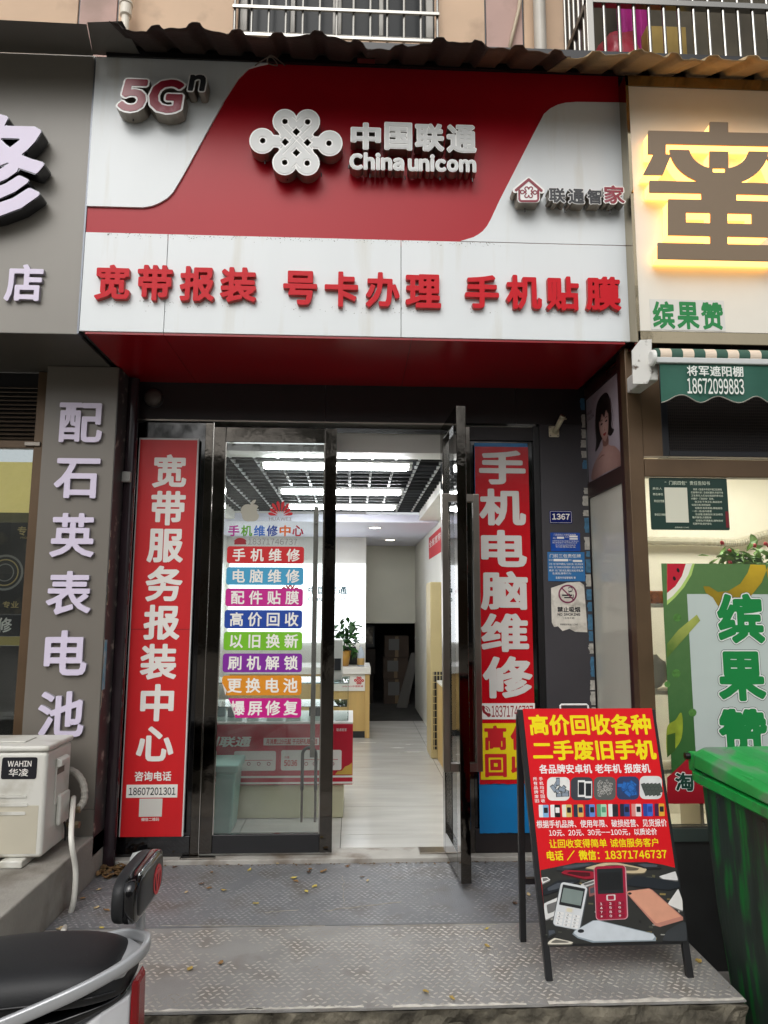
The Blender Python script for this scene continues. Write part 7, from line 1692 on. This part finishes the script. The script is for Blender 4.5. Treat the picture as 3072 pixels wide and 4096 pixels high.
sco.add('front_fork', MB().bar((-1.90, sc_y-0.06, STREET+0.5), (-1.98, sc_y-0.06, STREET+0.205), 0.03, 0.03, (0, 1, 0)), m_silv)
sco.add('handlebar', MB().tube([(-1.80, sc_y-0.34, STREET+0.98), (-1.86, sc_y-0.15, STREET+0.97), (-1.87, sc_y, STREET+0.95), (-1.86, sc_y+0.15, STREET+0.97), (-1.80, sc_y+0.34, STREET+0.98)], 0.014, 10), m_plas)
sco.add('side_stand', MB().bar((-1.3, sc_y+0.10, STREET+0.2), (-1.22, sc_y+0.24, STREET+0.01), 0.02, 0.02, (1, 0, 0)), m_plas)

# ================================================================== SMALL THINGS ON THE GROUND
lcols = ('#a58c4a', '#b5a352', '#8a6a42', '#6a4a2c', '#b3a07c', '#4a3424')
def leaf_mesh(s, seed):
    r = random.Random(seed); mb = MB(); n = 7; L, R_ = [], []
    for i in range(n):
        t = i/(n-1); w = s*0.32*math.sin(math.pi*(0.06+0.90*t))*(1+0.25*r.uniform(-1, 1)); z = 0.35*s*(t-0.5)**2+0.12*s*r.random()
        L.append(Vector((s*(t-0.5), w, z+0.25*w*r.random()))); R_.append(Vector((s*(t-0.5), -w, z+0.25*w*r.random())))
        mb.v.append(Vector((s*(t-0.5), 0, z*0.6)))
    k = len(mb.v); mb.v += L+R_
    for i in range(n-1): mb.f += [(i, i+1, k+i+1, k+i), (i+1, i, k+n+i, k+n+i+1)]
    return mb
shapes = [leaf_mesh(1.0, k) for k in range(5)]; lm = []
for k, s_ in enumerate(shapes):
    me = bpy.data.meshes.new('fallen_leaf'); me.from_pydata([tuple(v) for v in s_.v], [], s_.f); me.validate(); lm.append(me)
lmats = [M('dry_leaf_%d' % i, c, 0.7, var=0.2, scale=60) for i, c in enumerate(lcols)]
spots = [(642, 3479), (845, 3490), (805, 3536), (836, 3553), (895, 3562), (745, 3570), (997, 3481), (1174, 3513), (1182, 3525), (1258, 3546), (1226, 3567), (1241, 3477), (1234, 3489), (1294, 3486), (1448, 3508), (1470, 3524), (1389, 3466), (883, 3853), (759, 3876), (1703, 3967), (1807, 3994), (1947, 3716), (1949, 3786), (1022, 3615), (2090, 3475), (2060, 3615), (2115, 3580), (385, 3632), (425, 3641), (395, 3559), (330, 3595), (240, 3715), (407, 3712), (2795, 3845), (1110, 3455), (700, 3470)]
rng = random.Random(2); seen_ = {}
for i, (px, py) in enumerate(spots):
    p = pZ(px, py, 0.004); big = i in (6, 13, 4)
    ci = rng.randrange(6); s_ = rng.uniform(0.022, 0.036)*(1.3 if big else 1)
    me = lm[i % 5].copy(); me.materials.append(lmats[ci])
    o = bpy.data.objects.new('fallen_leaf', me); COL.objects.link(o); o.location = p; o.scale = (s_, s_, s_); o.rotation_euler = (rng.uniform(-.15, .15), rng.uniform(-.15, .15), rng.uniform(0, 6.28))
    where = 'by the left step' if px < 560 else 'below the red banner' if px < 790 else 'below sticker door hinge side' if px < 1080 else 'below sticker door handle side' if px < 1345 else 'before open doorway' if px < 1850 else 'by sandwich board'
    row = 'front plate' if py > 3703 else 'rear plate near sill' if py < 3500 else 'mid rear plate'
    lab_ = 'small '+('dull gold', 'yellow', 'tan', 'brown', 'pale buff', 'dark brown')[ci]+' leaf on '+row+' '+where
    seen_.setdefault(lab_, []).append((px, o)); o['label'] = lab_; o['category'] = 'leaf'; o['group'] = 'fallen leaves scattered on the platform'
for lab_, L_ in seen_.items():
    if len(L_) > 1:
        for k, (px, o) in enumerate(sorted(L_, key=lambda q: q[0])): o['label'] = ('left one: ' if k == 0 else 'right one: ' if k == len(L_)-1 else 'middle one: ')+lab_
# leaf litter heaped in the corner by the step
mb = MB(); rng = random.Random(6)
def put(mb, sh, p, s_, a, tx):
    ca, sa = math.cos(a), math.sin(a); n = len(mb.v)
    for v in sh.v: mb.v.append(p+Vector(((v.x*ca-v.y*sa)*s_, (v.x*sa+v.y*ca)*s_, v.z*s_+tx*v.x*s_)))
    mb.f += [tuple(n+i for i in f) for f in sh.f]
for k in range(70):
    c = pZ(*rng.choice(((470, 3490), (500, 3480), (420, 3482), (440, 3500), (480, 3480))), 0.003); c += Vector((rng.gauss(0, 0.045), rng.gauss(0, 0.035), rng.uniform(0, 0.02)))
    c.x = max(c.x, XP+0.02); c.y = min(c.y, 4.03)
    put(mb, shapes[k % 5], c, rng.uniform(0.025, 0.05), rng.uniform(0, 6.28), rng.uniform(-.5, .5))
lit = obj('leaf_litter', mb, M('litter_brown', '#6a5232', 0.8, var=0.6, scale=35), kind='stuff'); lit['label'] = 'heap of brown leaf litter in the corner by the left step'; lit['category'] = 'leaf litter'
mb = MB(); rng = random.Random(8)
for k in range(140):
    x = rng.uniform(-1.25, 1.35); put(mb, shapes[k % 5], Vector((x, 4.035-abs(rng.gauss(0, 0.012)), 0.002)), rng.uniform(0.006, 0.018), rng.uniform(0, 6.28), 0)
lit = obj('sill_debris', mb, M('debris_brown', '#6e5a44', 0.9, var=0.5, scale=50), kind='stuff'); lit['label'] = 'crumbs of dirt and leaf along the foot of the door sill'; lit['category'] = 'debris'
p = pZ(540, 3463, 0.0)
t = Thing('crumpled_packet', 'small white and green crumpled packet standing by the door sill', 'litter', p)
t.add('wrapper', MB().loft([[p+Vector(q) for q in ((-0.026, 0, 0.001), (0.024, 0.004, 0.001), (0.024, 0.012, 0.001), (-0.026, 0.010, 0.001))], [p+Vector(q) for q in ((-0.03, -0.002, 0.035), (0.03, 0.002, 0.034), (0.03, 0.01, 0.034), (-0.03, 0.012, 0.035))], [p+Vector(q) for q in ((-0.018, 0.004, 0.062), (0.03, 0.006, 0.075), (0.03, 0.009, 0.075), (-0.018, 0.009, 0.062))]]), M('packet_white', '#d9dedb', 0.3))
t.add('print', MB().quad(p+Vector((-0.027, -0.002, 0.006)), p+Vector((0.022, 0.002, 0.006)), p+Vector((0.026, 0.0003, 0.026)), p+Vector((-0.029, -0.0035, 0.026))), M('packet_green', '#2f8a6a', 0.4))

# ================================================================== ACROSS THE STREET (out of view, added for reflections in the polished steel and glass)
m_bark = M('bark', '#5d5348', 0.9, var=0.3, scale=10, bump=0.6, bscale=20); m_tl = M('street_leaf', '#2f4722', 0.5, var=0.4, scale=4)
for i, (x, y, h, lab) in enumerate(((-4.6, -6.2, 6.8, 'leafy street tree across the pavement, left of the viewer'), (3.6, -7.2, 7.4, 'leafy street tree across the pavement, right of the viewer'), (-0.8, -8.5, 7.8, 'leafy street tree straight behind the viewer across the road'), (1.2, -11.5, 7.6, 'added leafy tree farther back across the road, right of centre'), (-2.6, -11.0, 7.2, 'added leafy tree farther back across the road, left of centre'))):  # last two trees added to break up reflections in the polished frames
    t = Thing('street_tree', lab, 'tree', (x, y, STREET), 'street trees behind the viewer')
    tr = MB().tube([(x, y, STREET), (x+0.05, y, 1.2), (x-0.05, y+0.1, 2.6), (x+0.1, y, h*0.65)], [0.19, 0.15, 0.13, 0.07], 12)
    for k in range(6):
        a = k*1.05+i; tr.tube([(x, y, 2.4+0.3*k), (x+math.cos(a)*0.9, y+math.sin(a)*0.9, 3.3+0.3*k), (x+math.cos(a)*1.8, y+math.sin(a)*1.8, 3.9+0.35*k)], [0.07, 0.05, 0.02], 8)
    t.add('trunk', tr, m_bark)
    cr_ = MB(); r = random.Random(i)
    for k in range(26):
        a, b = r.uniform(0, 6.28), r.random(); c = (x+math.cos(a)*2.1*b**.5, y+math.sin(a)*2.1*b**.5, r.uniform(3.3, h)); q = leaf_cloud(c, (0.75, 0.75, 0.5), 130, 0.085, 50*i+k, 0.7)
        n = len(cr_.v); cr_.v += q.v; cr_.f += [tuple(n+j for j in f) for f in q.f]
    t.add('crown', cr_, m_tl, kind='stuff')
ob = Thing('apartment_building', 'added low grey apartment block across the street, out of view behind the viewer', 'building', (0, -22, STREET))  # added block, kept low and far back to let frontal light in
ob.add('wall', MB().box(-26, 26, -30, -22, STREET, 8), M('far_render', '#8f8a80', 0.8, var=0.1, scale=0.6))
wmesh = None
for r_ in range(1):
    for c_ in range(14):
        x = -22+c_*3.4; z = 4+r_*3
        if wmesh is None: wmesh = ob.add('window', MB().box(x-0.8, x+0.8, -21.98, -21.94, z, z+1.5), M('far_window', '#1d2428', 0.1)); x_0, z_0 = x, z
        else:
            o = wmesh.copy(); COL.objects.link(o); o.location = wmesh.location+Vector((x-x_0, 0, z-z_0))
for c_ in range(8):
    x = -21+c_*6; ob.add('shop_shutter', MB().box(x-2.6, x+2.6, -21.97, -21.9, STREET+0.1, 2.7), M('far_shutter_%d' % (c_ % 3), ('#5d5a58', '#3a3f48', '#77604a')[c_ % 3], 0.6))
